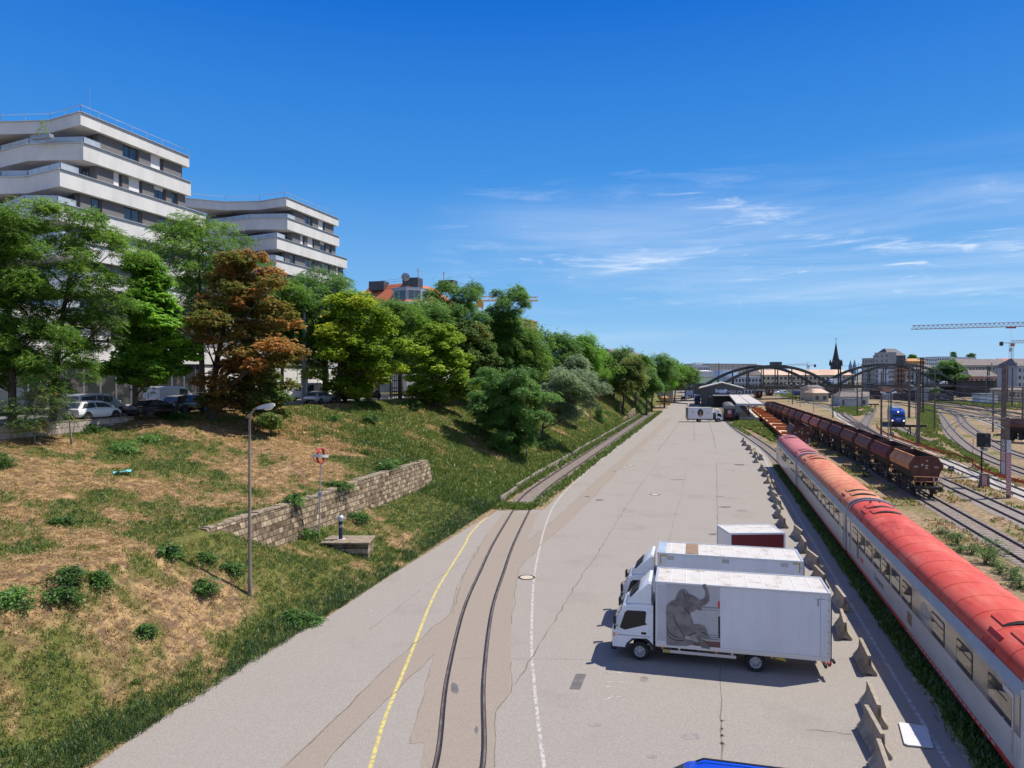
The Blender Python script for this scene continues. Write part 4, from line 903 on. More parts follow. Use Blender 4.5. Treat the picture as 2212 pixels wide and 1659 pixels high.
# ---------------------------------------------------------------- buildings above the embankment
def glazed(parent, p0, p1, z0, z1, out, m=None, name='window', mullions=1, fw=.07, glass=None):
    """a window in the vertical plane p0-p1 (xy, local), frame proud by out; frame mesh with its pane as sub-part"""
    p0, p1 = Vector((*p0, 0)), Vector((*p1, 0)); d = (p1 - p0).normalized(); nrm = Vector((d.y, -d.x, 0)); L_ = (p1 - p0).length
    def pt(s, z, o): q_ = p0 + d * s + nrm * o; return (q_.x, q_.y, z)
    b = MB()
    def rect(s0, s1, a, c, o0, o1, bb):
        bb.hexa([pt(s0, a, o0), pt(s1, a, o0), pt(s1, a, o1), pt(s0, a, o1), pt(s0, c, o0), pt(s1, c, o0), pt(s1, c, o1), pt(s0, c, o1)])
    rect(0, fw, z0, z1, out, out + .06, b); rect(L_ - fw, L_, z0, z1, out, out + .06, b)
    rect(fw, L_ - fw, z0, z0 + fw, out, out + .06, b); rect(fw, L_ - fw, z1 - fw, z1, out, out + .06, b)
    for i in range(mullions):
        s = L_ * (i + 1) / (mullions + 1); rect(s - fw * .7, s + fw * .7, z0 + fw, z1 - fw, out, out + .06, b)
    f = b.build(name, m or M['frame_dark'], parent, fix=True)
    g = MB(); rect(fw * .5, L_ - fw * .5, z0 + fw * .5, z1 - fw * .5, out + .015, out + .03, g); g.build('pane', glass or M['glass'], f, fix=True)
    return f
def apartment_block():
    VX = -63.0
    Yc = lambda px, D_=None: (VX * 0 + (lambda D: (D + VX * math.sin(TH)) / math.cos(TH))(63 * FPX / (math.cos(TH) * (VPX - px))))
    t = thing('apartment_block', 'nearer white-banded apartment block with zigzag balconies above the trees', 'apartment block', (VX, Yc(180), 0), 0, 'white-banded apartment blocks')
    O = Vector((VX, Yc(180), 0))
    def loc(pl, z): return [((G(x, y, z) - O).x, (G(x, y, z) - O).y) for x, y in pl]
    tops = [39.1, 36.0, 32.55, 29.1, 25.65, 22.2, 18.75]
    fr = [[(181, 241), (107.5, 261), (0, 264), (-150, 246)], [(180, 308.7), (60.5, 311.6), (0, 327.3), (-150, 352)], [(135, 364), (58.6, 382), (0, 383), (-150, 372)], [(121, 437.6), (50, 436), (0, 455), (-150, 480)]]
    outl = [loc(f, z) for f, z in zip(fr, tops)]
    outl += [[(p[0], p[1]) for p in outl[2]], [(p[0], p[1]) for p in outl[1]], [(p[0], p[1]) for p in outl[2]]]
    ends = [Yc(x) - O.y for x in (412, 415, 447, 448, 452, 452, 452)]
    xf = -34
    def sidex(pl): return [(0, pl[0][1])] + [(p[0], p[1]) for p in pl[1:]]
    for i, (zt_, ol, e) in enumerate(zip(tops, outl, ends)):
        h = 1.3 if i == 0 else 1.72
        poly = sidex(ol) + [(ol[-1][0], e + 6), (-14, e + 6), (-14, e), (0, e)]
        b = MB(); b.prism(poly, zt_ - h, zt_)
        b.build('roof_band' if i == 0 else 'floor_band', M['white_wall'], t)
        b = MB(); pl = [(0, e)] + sidex(ol)                   # thin grey coping along the parapet
        for a, c in zip(pl[:-1], pl[1:]): b.bar((a[0], a[1], zt_ + .03), (c[0], c[1], zt_ + .03), .34, .055)
        b.build('coping', M['alu'], t)
        b = MB()
        if i == 0:                                        # handrail on the roof
            for a, c in zip(pl[:-1], pl[1:]):
                a, c = Vector((*a, 0)), Vector((*c, 0)); k = max(2, int((c - a).length / 2.2))
                off = Vector((-.5, .5, 0))
                for zz in (1.0,): b.tube([a + off + Vector((0, 0, zt_ + zz)), c + off + Vector((0, 0, zt_ + zz))], .035, 5)
                for j in range(k + 1): q_ = a.lerp(c, j / k) + off; b.tube([q_ + Vector((0, 0, zt_)), q_ + Vector((0, 0, zt_ + 1.0))], .035, 5)
            b.tube([(-2.5, 3.5, zt_), (-2.5, 3.5, zt_ + 4.2)], .025, 4)
            b.build('roof_railing', M['rail_metal'], t)
        else:                                             # glass balustrade along the balcony front
            pl = [(-.2, ol[0][1] + 2.4)] + [(x - .15, y + .25) for x, y in sidex(ol)]
            for a, c in zip(pl[:-1], pl[1:]): b.bar((a[0], a[1], zt_ + .38), (c[0], c[1], zt_ + .38), .03, .66)
            g_ = b.build('balcony_glass', M['glass_pale'], t)
            b = MB()
            for a, c in zip(pl[:-1], pl[1:]):
                b.bar((a[0], a[1], zt_ + .735), (c[0], c[1], zt_ + .735), .05, .04)
                a, c = Vector((*a, 0)), Vector((*c, 0)); k = max(1, int((c - a).length / 1.6))
                for j in range(k + 1): q_ = a.lerp(c, j / k); b.box(q_.x - .03, q_.x + .03, q_.y - .05, q_.y - .02, zt_ + .06, zt_ + .72)
            b.build('balcony_rail', M['rail_metal'], g_)
    # recessed dark walls, storey by storey
    patA = [('p', .0, .25), ('w', .26, .42), ('p', .435, .575), ('b', .58, .705), ('p', .735, .97)]
    patB = [('p', .0, .165), ('b', .17, .235), ('p', .255, .325), ('b', .33, .455), ('p', .475, .61), ('w', .615, .735), ('p', .755, .825), ('v', .83, .885), ('p', .905, 1.0)]
    patC = [('p', .02, .09), ('v', .10, .155), ('p', .17, .33), ('w', .335, .455), ('p', .475, .61), ('w', .62, .74), ('p', .75, .86), ('b', .87, .91), ('p', .92, 1.0)]
    for i in range(6):
        z1 = tops[i] - (1.3 if i == 0 else 1.72); z0 = tops[i + 1]
        ol = outl[i + 1]; e = min(ends[i], ends[i + 1])
        y0 = max(outl[i][0][1], ol[0][1]) + (2.5 if i % 2 == 0 else 2.2)
        pl = [(-.75, y0)] + [(x - .2, max(y, outl[i][min(k + 1, 3)][1]) + 2.2) for k, (x, y) in enumerate(ol[1:])]
        MB().prism(pl + [(pl[-1][0], e + 4), (-.75, e - .4)], z0 - .3, z1 + .3).build('storey_wall', M['grey_wall'], t)
        if i in (0, 2, 4, 1, 3, 5):
            a, c = Vector((*pl[0], 0)), Vector((*pl[1], 0))
            for s0, s1 in ((.12, .26), (.42, .62), (.78, .9)):
                u, w = a.lerp(c, s1), a.lerp(c, s0); glazed(t, (u.x, u.y), (w.x, w.y), z0 + .02, z1 - .25, .003, mullions=1)
        L_ = e - .4 - y0
        for kd, s0, s1 in (patA, patB, patC)[(0, 1, 2, 1, 0, 2)[i]]:
            ya, yb = y0 + s0 * L_, y0 + s1 * L_; zb, za = z1 - .005, z0 + .005
            if kd == 'p': MB().box(-.75, -.52, ya, yb, za, zb).build('facade_panel', M['grey_panel'], t)
            elif kd == 'b':
                f = glazed(t, (-.75, ya), (-.75, yb), za, zb, .003, mullions=0)
                MB().box(-.64, -.60, ya + .03, yb - .15, za + .02, zb).build('blind', M['blind'], t)
            else:
                glazed(t, (-.75, ya), (-.75, yb), za, zb, .003, mullions=1 if kd == 'w' else 0)
                if kd == 'w' and i % 2: MB().box(-.64, -.60, ya + .03, yb - .15, zb - .42, zb).build('blind', M['blind'], t)
    MB().prism([(-1.5, 6), (-13, 8), (-13, ends[0] - 1.5), (-1.5, ends[0] - 1.5)], 8.4, 39.0).build('core_wall', M['grey_wall'], t)
    return t, O
blk, blkO = apartment_block()
blk2 = dup(blk, loc=(-63.0, blkO.y + 36.9, 0), label='farther white-banded apartment block with zigzag balconies, left of the orange roof')
# planter on the terrace of the nearer block
p = G(95, 298, 36.2)
def planter():
    t = thing('planter', 'terrace planter with pale yellow-green shrub and red flowers on the upper balcony', 'planter', p)
    b = MB(); b.box(-1.5, 1.0, -.25, .25, -.1, .3); b.build('trough', M['frame_grey'], t, bevel=.03)
    rg = np.random.default_rng(1); vs, fs, ti = leaves(rg, [(0, 0, .8, .55, .4, .5), (.1, 0, 1.5, .35, .3, .6), (-.7, 0, .5, .4, .3, .25)], 110, F, .12); np_mesh('shrub', vs, fs, L['yellow'], t, attrs=dict(tint=ti * .75))
    vs, fs, ti = leaves(rg, [(-1.2, 0, .5, .25, .2, .2)], 14, F, .08); np_mesh('flowers', vs, fs, M['terracotta_pot'], t, attrs=dict(tint=ti))
planter()
def podium():
    y0, y1 = 18.0, blkO.y + 36.9 + 24
    t = thing('podium_building', 'long low white podium under the apartment blocks with shopfront glazing', 'building', (-63, 0, 8.45))
    def band(z0, z1): MB().box(-12, 0, y0, y1, z0, z1).build('floor_band', M['white_wall'], t)
    band(4.75, 6.85); band(8.55, 10.2)
    MB().box(-11, -.7, y0 + .5, y1 - .5, 6.86, 8.54).build('storey_wall', M['grey_wall'], t)
    y = y0 + 2; k = 0
    rg = random.Random(2)
    while y < y1 - 6:
        w = rg.choice((1.6, 2.2, 2.4)); kd = rg.choice('wbpp')
        if kd == 'p': MB().box(-.7, -.45, y, y + w, 6.865, 8.535).build('facade_panel', M['grey_panel'], t)
        else:
            glazed(t, (-.7, y), (-.7, y + w), 6.865, 8.535, .003, mullions=1)
            if kd == 'b': MB().box(-.58, -.54, y + .03, y + w - .1, 7.2, 8.53).build('blind', M['blind'], t)
        y += w + .35
    ys = blkO.y + 18
    MB().box(-11, -.4, y0 + .5, ys, 0, 4.749).build('shop_wall', M['frame_dark'], t)
    y = y0 + 1.5
    while y < ys - 2.2: glazed(t, (-.4, y), (-.4, y + 2.05), .05, 4.7, .003, M['frame_grey'], 'shop_window', 0, .06, M['shop_glass']); y += 2.1
    MB().box(-11, -.25, ys + .01, y1, 0, 4.6).build('lower_wall', M['white_wall'], t)
    for yy in np.arange(ys + 4, y1 - 2, 6): MB().box(-.248, -.18, yy, yy + .14, 0, 4.6).build('pilaster', M['pale_wall'], t)
podium()
def turret_house():
    # pale corner house with an orange tiled roof and a glazed roof lantern
    d = 146.0; O = V(895, 700, d); z0 = 8.3; zc = CAMH + (HY - 655) * d / FPX
    t = thing('corner_house', 'pale corner house with orange tiled roof and glazed roof lantern', 'house', (O.x, O.y, 0), 0)
    fx = Vector((-.93, .36, 0)); sx = Vector((.12, .99, 0)); U = lambda a, c: (fx.x * a + sx.x * c, fx.y * a + sx.y * c)
    cut = 3.2
    poly = [U(0, cut), U(cut * .7, 0), U(18, 0), U(18, 16), U(0, 22)]
    MB().prism(poly, z0, zc).build('wall', M['white_wall'], t)
    big = [U(-.55, cut - .3), U(cut * .7 - .2, -.55), U(18, -.55), U(18, 16), U(-.55, 22)]
    MB().prism(big, zc + .001, zc + .55).build('cornice', M['white_far'], t)
    rz = zc + .55; rt = CAMH + (HY - 600) * d / FPX
    bt = [U(-.3, cut), U(cut * .7, -.3), U(18, -.3), U(18, 16), U(-.3, 22)]; tp = [U(5, 5.5), U(5.2, 5), U(18, 5), U(18, 11), U(5, 16)]
    b = MB(); b.loft([[(x, y, rz) for x, y in bt], [(x, y, rt) for x, y in tp]]); b.build('roof', M['tile_orange'], t, fix=True)
    # lantern
    lz0 = rz + .02; lz1 = CAMH + (HY - 622) * d / FPX
    lp_ = [U(.2, 6.5), U(.2, cut + .2), U(cut * .7 + .2, .3), U(6.6, .3), U(6.6, 6.5)]
    b = MB(); b.prism(lp_, lz0, lz0 + .35); b.build('lantern_sill', M['white_far'], t)
    b = MB(); b.prism([(x * .97, y * .97) for x, y in lp_], lz0 + .351, lz1); ln = b.build('lantern', M['pale_wall'], t)
    b = MB(); b.prism([(x * 1.05 - .05, y * 1.05) for x, y in lp_], lz1 + .001, lz1 + .5); b.build('lantern_roof', M['frame_grey'], t)
    for a, c in ((lp_[0], lp_[1]), (lp_[1], lp_[2]), (lp_[2], lp_[3])):
        a, c = Vector((a[0] * .97, a[1] * .97, 0)), Vector((c[0] * .97, c[1] * .97, 0)); u, w = a.lerp(c, .08), a.lerp(c, .92)
        for p_, q_ in ((u, w),): glazed(t, (q_.x, q_.y), (p_.x, p_.y), lz0 + .45, lz1 - .12, .004, M['frame_grey'], 'lantern_window', 1, .1); 
    for a, hgt, n_, m_ in ((U(13.5, 3.5), 2.0, 'dormer_box', 'zinc'), (U(4.5, 5.5), 2.3, 'dormer_box', 'zinc'), (U(-.5, 14), 2.4, 'dormer_box', 'zinc')):
        MB().prism([(a[0] - 1.8, a[1] - 1.2), (a[0] + 1.8, a[1] - 1.2), (a[0] + 1.8, a[1] + 1.5), (a[0] - 1.8, a[1] + 1.5)], rt - 1.4, rt - 1.4 + hgt).build(n_, M[m_], t)
    for a in (U(3, 6), U(0, 13)): b = MB(); b.tube([(a[0], a[1], rt - .5), (a[0], a[1], rt + 2.4)], .16, 8); b.tube([(a[0], a[1], rt + 2.4), (a[0], a[1], rt + 2.9)], .22, 8); b.build('chimney', M['alu'], t, smooth=True)
    b = MB(); c = U(4.6, 3.2); b.lathe([(.05, 0), (.5, .08), (.9, .3), (.86, .3), (.45, .1)], 16, ax='y'); b.tube([(0, .1, 0), (0, 1.0, -1.4)], .05, 6)
    o = b.build('satellite_dish', M['frame_grey'], t, smooth=True); o.location = (c[0], c[1] - .5, rt + .8); o.rotation_euler = (R(18), 0, R(20))
    b = MB(); pts = [U(7, 4.9), U(13, 4.9), U(18, 4.9)]
    for zz in (.5, 1.0): b.tube([(x, y, rt + zz) for x, y in pts], .03, 4)
    for s in np.linspace(0, 1, 5): q_ = Vector((*pts[0], 0)).lerp(Vector((*pts[2], 0)), s); b.tube([(q_.x, q_.y, rt), (q_.x, q_.y, rt + 1)], .03, 4)
    b.build('roof_railing', M['rail_metal'], t)
    for r_i, zz in enumerate((zc - 3.6, zc - 7.4, zc - 11.2)):
        for k in range(5):
            a, c = Vector((*U(0, 5 + k * 3.4), 0)), Vector((*U(0, 6.3 + k * 3.4), 0)); glazed(t, (a.x, a.y), (c.x, c.y), zz, zz + 2.2, .004, M['white_far'], 'window', 1, .09)
        for k in range(4):
            a, c = Vector((*U(4 + k * 3.4, 0), 0)), Vector((*U(5.3 + k * 3.4, 0), 0)); glazed(t, (c.x, c.y), (a.x, a.y), zz, zz + 2.2, .004, M['white_far'], 'window', 1, .09)
turret_house()
def slab_house(name, label, cat, px0, px1, py_top, d, wall, roofm, zb, deep=14, skew=0.0, nwin=(4, 3), py_ridge=None, cols=None):
    """a plain rendered house: walls, pitched or flat roof, a grid of windows on the side seen"""
    a, c = V(px0, HY, d), V(px1, HY, d * (1 + skew)); zt_ = CAMH + (HY - py_top) * d / FPX
    u = Vector((c.x - a.x, c.y - a.y, 0)); w = u.length; ang = math.atan2(u.y, u.x)
    t = thing(name, label, cat, (a.x, a.y, zb), ang)
    h = zt_ - zb
    MB().box(0, w, 0, deep, 0, h).build('wall', wall, t)
    if roofm:
        if py_ridge:
            hr = CAMH + (HY - py_ridge) * d / FPX - zb
            b = MB(); b.loft([[(-.4, -.5, h + .01), (w + .4, -.5, h + .01), (w + .4, deep + .5, h + .01), (-.4, deep + .5, h + .01)], [(min(2.5, w * .2), deep * .45, hr), (w - min(2.5, w * .2), deep * .45, hr), (w - min(2.5, w * .2), deep * .55, hr), (min(2.5, w * .2), deep * .55, hr)]]); b.build('roof', roofm, t, fix=True)
        else:
            MB().box(-.25, w + .25, -.25, deep + .25, h + .002, h + .35).build('roof', roofm, t)
    nc, nr = nwin
    if nc:
        me = None; ww = min(1.5, w / nc * .55); hh = min(1.7, h / max(nr, 1) * .55)
        for r_i in range(nr):
            for k in range(nc):
                x = w * (k + .5) / nc; z = h - (r_i + .62) * min(3.4, h / max(nr, 1)) 
                if me is None:
                    o = MB().box(-ww / 2, ww / 2, -.04, .05, -hh / 2, hh / 2).build('window', M['win_far'], t); me = o
                else: o = me.copy(); COL.objects.link(o); o.parent = t
                o.location = (x, 0, z)
    return t
slab_house('metal_clad_block', 'brown metal-clad attic block with slanted window rising above the far trees', 'building', 1128, 1160, 690, 215, M['brown_clad'], M['brown_clad'], 7.8, 12, .06, (1, 1))
slab_house('attic_house', 'house with weathered slate attic peeking over the far trees', 'house', 1338, 1398, 770, 290, M['cream'], M['tile_dark'], 6.5, 14, .1, (5, 4), 752)
slab_house('street_house', 'cream street house half hidden behind the trunks of the olive chestnut', 'house', 985, 1085, 742, 205, M['cream'], M['tile_red'], 8, 14, .16, (7, 4), 728)
slab_house('street_house', 'white street house behind the yellow chestnut with dark window frames', 'house', 868, 958, 718, 168, M['white_wall'], M['tile_red'], 8, 12, .10, (6, 4), 705)
# ---------------------------------------------------------------- vehicles
def wheel(parent, x, y, r, w, side, rim='rim', dual=False, name='wheel'):
    b = MB(); b.lathe([(r * .62, -w / 2), (r * .93, -w / 2), (r, -w * .34), (r, w * .34), (r * .93, w / 2), (r * .62, w / 2)], 24, ax='y', cap=False)
    o = b.build(name, M['rubber'], parent, smooth=True); o.location = (x, y, r)
    s = side; b = MB(); b.lathe([(r * .64, s * w * .30), (r * .60, s * w * .46), (r * .54, s * w * .42), (r * .48, s * w * .22), (r * .30, s * w * .30), (r * .24, s * w * .44), (r * .08, s * w * .48)], 22, ax='y')
    b.build('rim', M[rim], o, smooth=True)
    if r > .35:
        b = MB()
        for k in range(6):
            a = k * PI / 3; b.lathe([(r * .05, 0), (r * .045, s * .02)], 8, (r * .40 * math.cos(a), s * w * .29, r * .40 * math.sin(a)), 'y')
        b.build('wheel_nut', M['black'], o)
    return o
CARPROF = dict(   # stations: x, z low, z belt, z roof (0 where bonnet/boot), half width at belt, half width at roof
    hatch=dict(L=4.2, h=1.48, body=[(-2.1, .42, .70, .82), (-2.02, .30, .86, .95), (-1.2, .24, .92, .98), (0, .22, .92, 1.0), (.9, .22, .92, .98), (1.6, .28, .84, .92), (2.05, .34, .66, .80), (2.12, .42, .58, .72)], roof=[(-1.95, .88, .80), (-1.45, 1.36, .64), (-.6, 1.47, .62), (.3, 1.45, .62), (.55, 1.36, .64), (1.35, .92, .80)], wb=1.28, r=.315),
    sedan=dict(L=4.6, h=1.42, body=[(-2.3, .42, .74, .80), (-2.2, .30, .92, .92), (-1.3, .24, .94, .96), (0, .22, .92, .97), (.9, .22, .92, .96), (1.7, .28, .82, .90), (2.2, .34, .64, .78), (2.28, .42, .56, .70)], roof=[(-1.75, .94, .78), (-.95, 1.36, .62), (-.4, 1.42, .61), (.25, 1.40, .61), (.5, 1.31, .63), (1.35, .92, .80)], wb=1.35, r=.32),
    suv=dict(L=4.5, h=1.66, body=[(-2.2, .46, .80, .84), (-2.12, .34, 1.0, .96), (-1.2, .28, 1.04, 1.0), (0, .26, 1.04, 1.0), (.9, .26, 1.04, 1.0), (1.7, .32, .98, .94), (2.15, .38, .80, .84), (2.22, .46, .68, .76)], roof=[(-2.05, 1.02, .84), (-1.75, 1.52, .68), (-.7, 1.64, .66), (.3, 1.62, .66), (.6, 1.52, .68), (1.3, 1.04, .84)], wb=1.32, r=.36),
    mpv=dict(L=4.95, h=1.92, body=[(-2.45, .46, .95, .90), (-2.4, .34, 1.16, .97), (-1.2, .28, 1.18, 1.0), (0, .26, 1.16, 1.0), (1.0, .26, 1.12, 1.0), (1.9, .32, 1.02, .95), (2.38, .40, .80, .86), (2.46, .48, .66, .76)], roof=[(-2.42, 1.2, .93), (-2.28, 1.76, .80), (-1.4, 1.91, .78), (.3, 1.89, .78), (.7, 1.78, .80), (1.75, 1.1, .92)], wb=1.55, r=.34),
    van=dict(L=5.5, h=2.35, body=[(-2.75, .5, 1.1, .95), (-2.7, .36, 1.3, .99), (-1.2, .30, 1.3, 1.0), (0, .28, 1.3, 1.0), (1.1, .28, 1.25, 1.0), (2.1, .34, 1.1, .95), (2.65, .42, .85, .86), (2.74, .5, .7, .76)], roof=[(-2.7, 1.35, .97), (-2.62, 2.2, .86), (-1.8, 2.33, .84), (.6, 2.31, .84), (.95, 2.2, .86), (2.0, 1.18, .93)], wb=1.7, r=.35, blank=True))
def car(label, style, paint, pos, rz, lit=0, group='cars parked on the upper street', name='parked_car', rails=False, cat='car'):
    S = CARPROF[style]; t = thing(name, label, cat, pos, rz, group); pm = M[paint]
    rings = []
    for x, z0, zb, hw in S['body']:
        rings.append([(x, -hw * .84, z0), (x, -hw * .98, z0 + .14), (x, -hw, (z0 + zb) * .5), (x, -hw * .96, zb - .06), (x, -hw * .86, zb), (x, hw * .86, zb), (x, hw * .96, zb - .06), (x, hw, (z0 + zb) * .5), (x, hw * .98, z0 + .14), (x, hw * .84, z0)])
    MB().loft(rings).build('body', pm, t, smooth=40, fix=True)
    rf = S['roof']; zb0 = rf[0][1] - .05
    beltz = lambda x: np.interp(x, [s[0] for s in S['body']], [s[2] for s in S['body']]) - .03
    rings = []
    hwb = lambda x: np.interp(x, [s[0] for s in S['body']], [s[3] for s in S['body']]) * .9
    for x, z, hw in rf:
        zb_ = beltz(x)
        rings.append([(x, -hwb(x), zb_), (x, -hw - .02, zb_ + (z - zb_) * .86), (x, -hw + .10, z), (x, hw - .10, z), (x, hw + .02, zb_ + (z - zb_) * .86), (x, hwb(x), zb_)])
    MB().loft(rings).build('cabin', pm, t, smooth=30, fix=True)
    g = M['glass_car']
    def quad(name, pts, m, off):
        pts = [Vector(p_) for p_ in pts]; n = (pts[1] - pts[0]).cross(pts[2] - pts[0]).normalized()
        if n.dot(sum(pts, Vector()) / len(pts) - Vector((0, 0, .9))) < 0: n = -n
        k = len(pts); b = MB(); b.add([p_ + n * off for p_ in pts] + [p_ - n * .02 for p_ in pts], [tuple(range(k)), tuple(range(k, 2 * k))[::-1]] + [(i, (i + 1) % k, k + (i + 1) % k, k + i) for i in range(k)])
        return b.build(name, m, t, fix=True)
    def sp(x, f, sgn):     # point on the cabin side at length x, fraction f of the height
        zr = np.interp(x, [r[0] for r in rf], [r[1] for r in rf]); hr = np.interp(x, [r[0] for r in rf], [r[2] for r in rf]); zb_ = beltz(x) + .04
        zt_ = zb_ + (zr - zb_) * .86
        return (x, sgn * (hwb(x) + (hr + .02 - hwb(x)) * f), zb_ + (zt_ - zb_) * f)
    xs0, xs1 = rf[1][0], rf[-2][0]; mid = (xs0 + xs1) / 2 + .05
    for sgn in (-1, 1):
        if not S.get('blank'):
            quad('side_window', [sp(rf[0][0] + .28, .12, sgn), sp(mid - .05, .10, sgn), sp(mid - .05, .92, sgn), sp(xs0 + .12, .92, sgn)], g, .012)
        quad('side_window', [sp(mid + (.75 if S.get('blank') else .05), .10, sgn), sp(rf[-1][0] - .28, .12, sgn), sp(xs1 - .02, .92, sgn), sp(mid + (.75 if S.get('blank') else .05), .92, sgn)], g, .012)
    def endq(name, i0, i1):
        (xa, za, ha), (xb, zb_, hb) = rf[i0], rf[i1]; lo = beltz(xa) + .06
        f0, f1 = .14, .90
        pa = lambda f: (xa + (xb - xa) * f, za + (zb_ - za) * f, (hwb(xa) * .98 + (hb - hwb(xa)) * f) * .86)
        x0, z0, h0 = pa(f0); x1, z1, h1 = pa(f1); quad(name, [(x0, -h0, z0), (x0, h0, z0), (x1, h1, z1), (x1, -h1, z1)], g, .014)
    endq('windscreen', len(rf) - 1, len(rf) - 2)
    if not S.get('blank'): endq('rear_window', 0, 1)
    fx = S['body'][-2]; bx = S['body'][1]
    for sgn in (-1, 1):
        MB().box(fx[0] - .22, fx[0] + .035, sgn * fx[3] * .62 - .2, sgn * fx[3] * .62 + .2, fx[2] - .20, fx[2] - .05).build('headlight', M['light_lens'], t, bevel=.02)
        MB().box(bx[0] - .05, bx[0] + .14, sgn * bx[3] * .72 - .17, sgn * bx[3] * .72 + .17, bx[2] - .28, bx[2] - .08).build('tail_light', M['tail'], t, bevel=.02)
        MB().box(rf[-1][0] - .42, rf[-1][0] - .25, sgn * (hwb(1) + .06) - .09, sgn * (hwb(1) + .06) + .09, beltz(1) + .05, beltz(1) + .18).build('wing_mirror', pm, t, bevel=.02)
        for x in (S['wb'], -S['wb']):
            wheel(t, x, sgn * (S['body'][3][3] - .10), S['r'], .22, sgn)
            b = MB(); n = 16; R_ = S['r'] + .07; yy = sgn * (S['body'][3][3] + .004)
            b.add([(x + R_ * math.cos(a), yy, S['r'] + R_ * math.sin(a)) for a in np.linspace(-.45, PI + .45, n)] + [(x + R_ * math.cos(a), yy - sgn * .3, S['r'] + R_ * math.sin(a)) for a in np.linspace(-.45, PI + .45, n)], [(i, i + 1, n + i + 1, n + i) for i in range(n - 1)] + [tuple(range(n))])
            b.build('wheel_arch', M['black'], t)
    MB().box(S['body'][0][0] - .01, S['body'][0][0] + .06, -.55, .55, .34, .52).build('rear_bumper', M['black'], t, bevel=.02)
    MB().box(S['body'][-1][0] - .06, S['body'][-1][0] + .02, -.55, .55, .32, .50).build('grille', M['black'], t, bevel=.02)
    if rails:
        for sgn in (-1, 1): b = MB(); zz = rf[2][1] + .07; b.tube([(rf[1][0] + .2, sgn * .56, zz - .12), (rf[1][0] + .4, sgn * .56, zz), (rf[-3][0], sgn * .56, zz), (rf[-3][0] + .2, sgn * .56, zz - .1)], .025, 6); b.build('roof_rail', M['black'], t)
    return t
def street_cars():
    def at(px, d): p_ = V(px, HY, d); p_.z = float(zp(p_.y)) + .025; return p_
    A = PI / 2
    def face(Y): return A                                   # parked along the street
    C = [('white minivan with dark rear windows parked behind the block wall', 'mpv', 'car_white', 207, 58.5, 1, 0), ('white hatchback with open light cabin in front of the white minivan', 'hatch', 'car_white', 198, 54.2, 1, 0),
         ('black saloon parked under the deep green chestnut', 'sedan', 'car_black', 330, 58.2, 1, 0), ('black sports utility car between the black saloon and white panel van', 'suv', 'car_black', 402, 63.5, 1, 0), ('white panel van parked in the row across the street', 'van', 'car_white', 372, 68.5, 1, 0),
         ('dark grey car hidden behind the scorched chestnut leaves', 'suv', 'car_darkgrey', 474, 67.5, 1, 0), ('red hatchback half hidden behind the scorched chestnut', 'hatch', 'car_red', 548, 73.0, 1, 0), ('navy car behind the red hatchback', 'hatch', 'car_navy', 560, 78.5, 1, 0), ('silver car parked beside the tall grey mast', 'hatch', 'car_silver', 690, 83.5, 1, 0), ('white high-roof van behind the tall grey mast', 'van', 'car_white', 664, 91.5, -1, 0),
         ('black saloon behind the trunk of the yellow chestnut', 'sedan', 'car_black', 744, 91.0, 1, 0), ('black car under the notice frames end of the row', 'suv', 'car_black', 796, 96, 1, 0), ('silver-white car behind the olive chestnut', 'hatch', 'car_white', 905, 118, 1, 0), ('white car right of the olive chestnut trunk', 'suv', 'car_white', 960, 128, 1, 0), ('dark car parked far along under the trees', 'hatch', 'car_darkgrey', 1010, 134, 1, 0), ('dark van partly cut by the left edge beyond the wire fence', 'van', 'car_darkgrey', 12, 60.0, 1, 0)]
    for lb, st, pt_, px, d, dr, _ in C:
        car(lb, st, pt_, at(px, d), A if dr > 0 else -A)
street_cars()
# ---------------------------------------------------------------- things along the street edge
def block_wall():
    y0, y1 = 16.0, 46.6
    t = thing('block_wall', 'low grey concrete block wall retaining the street edge at the left', 'wall', (-44.75, 0, 7.3))
    MB().box(-.2, .2, y0, y1, 0, 1.22).build('wall', M['blockwall'], t, bevel=.02)
    MB().box(-.23, .23, y0, y1 + .02, 1.222, 1.30).build('coping', M['stone_top'], t)
block_wall()
def fence():
    t = thing('wire_fence', 'sagging chain-link fence with leaning posts behind the block wall', 'fence', (-45.6, 0, 8.45))
    rg = random.Random(4); ys = [18, 22.5, 27, 31.5, 36, 40.5, 44.8, 49, 53, 57, 61, 65, 69, 73]
    for i, y in enumerate(ys):
        b = MB(); b.tube([(0, y, -.3), (rg.uniform(-.25, .25), y + rg.uniform(-.3, .3), 2.0)], .035, 6); b.build('post', M['pole_rust'], t)
        if i in (5, 6): b = MB(); b.tube([(.05, y, 1.9), (1.5, y + .6, -.6)], .03, 5); b.build('brace', M['pole_rust'], t)
    b = MB()
    for y in np.arange(18, 48, .17):
        for s in (1, -1):
            y1_ = y + s * 1.5
            b.bar((.04, y, .05), (.04, y1_, 1.75), .009, .009)
    for zz in (.1, .9, 1.8): b.bar((.04, 18, zz), (.04, 73, zz), .014, .014)
    b.build('wire_mesh', M['galv'], t)
fence()
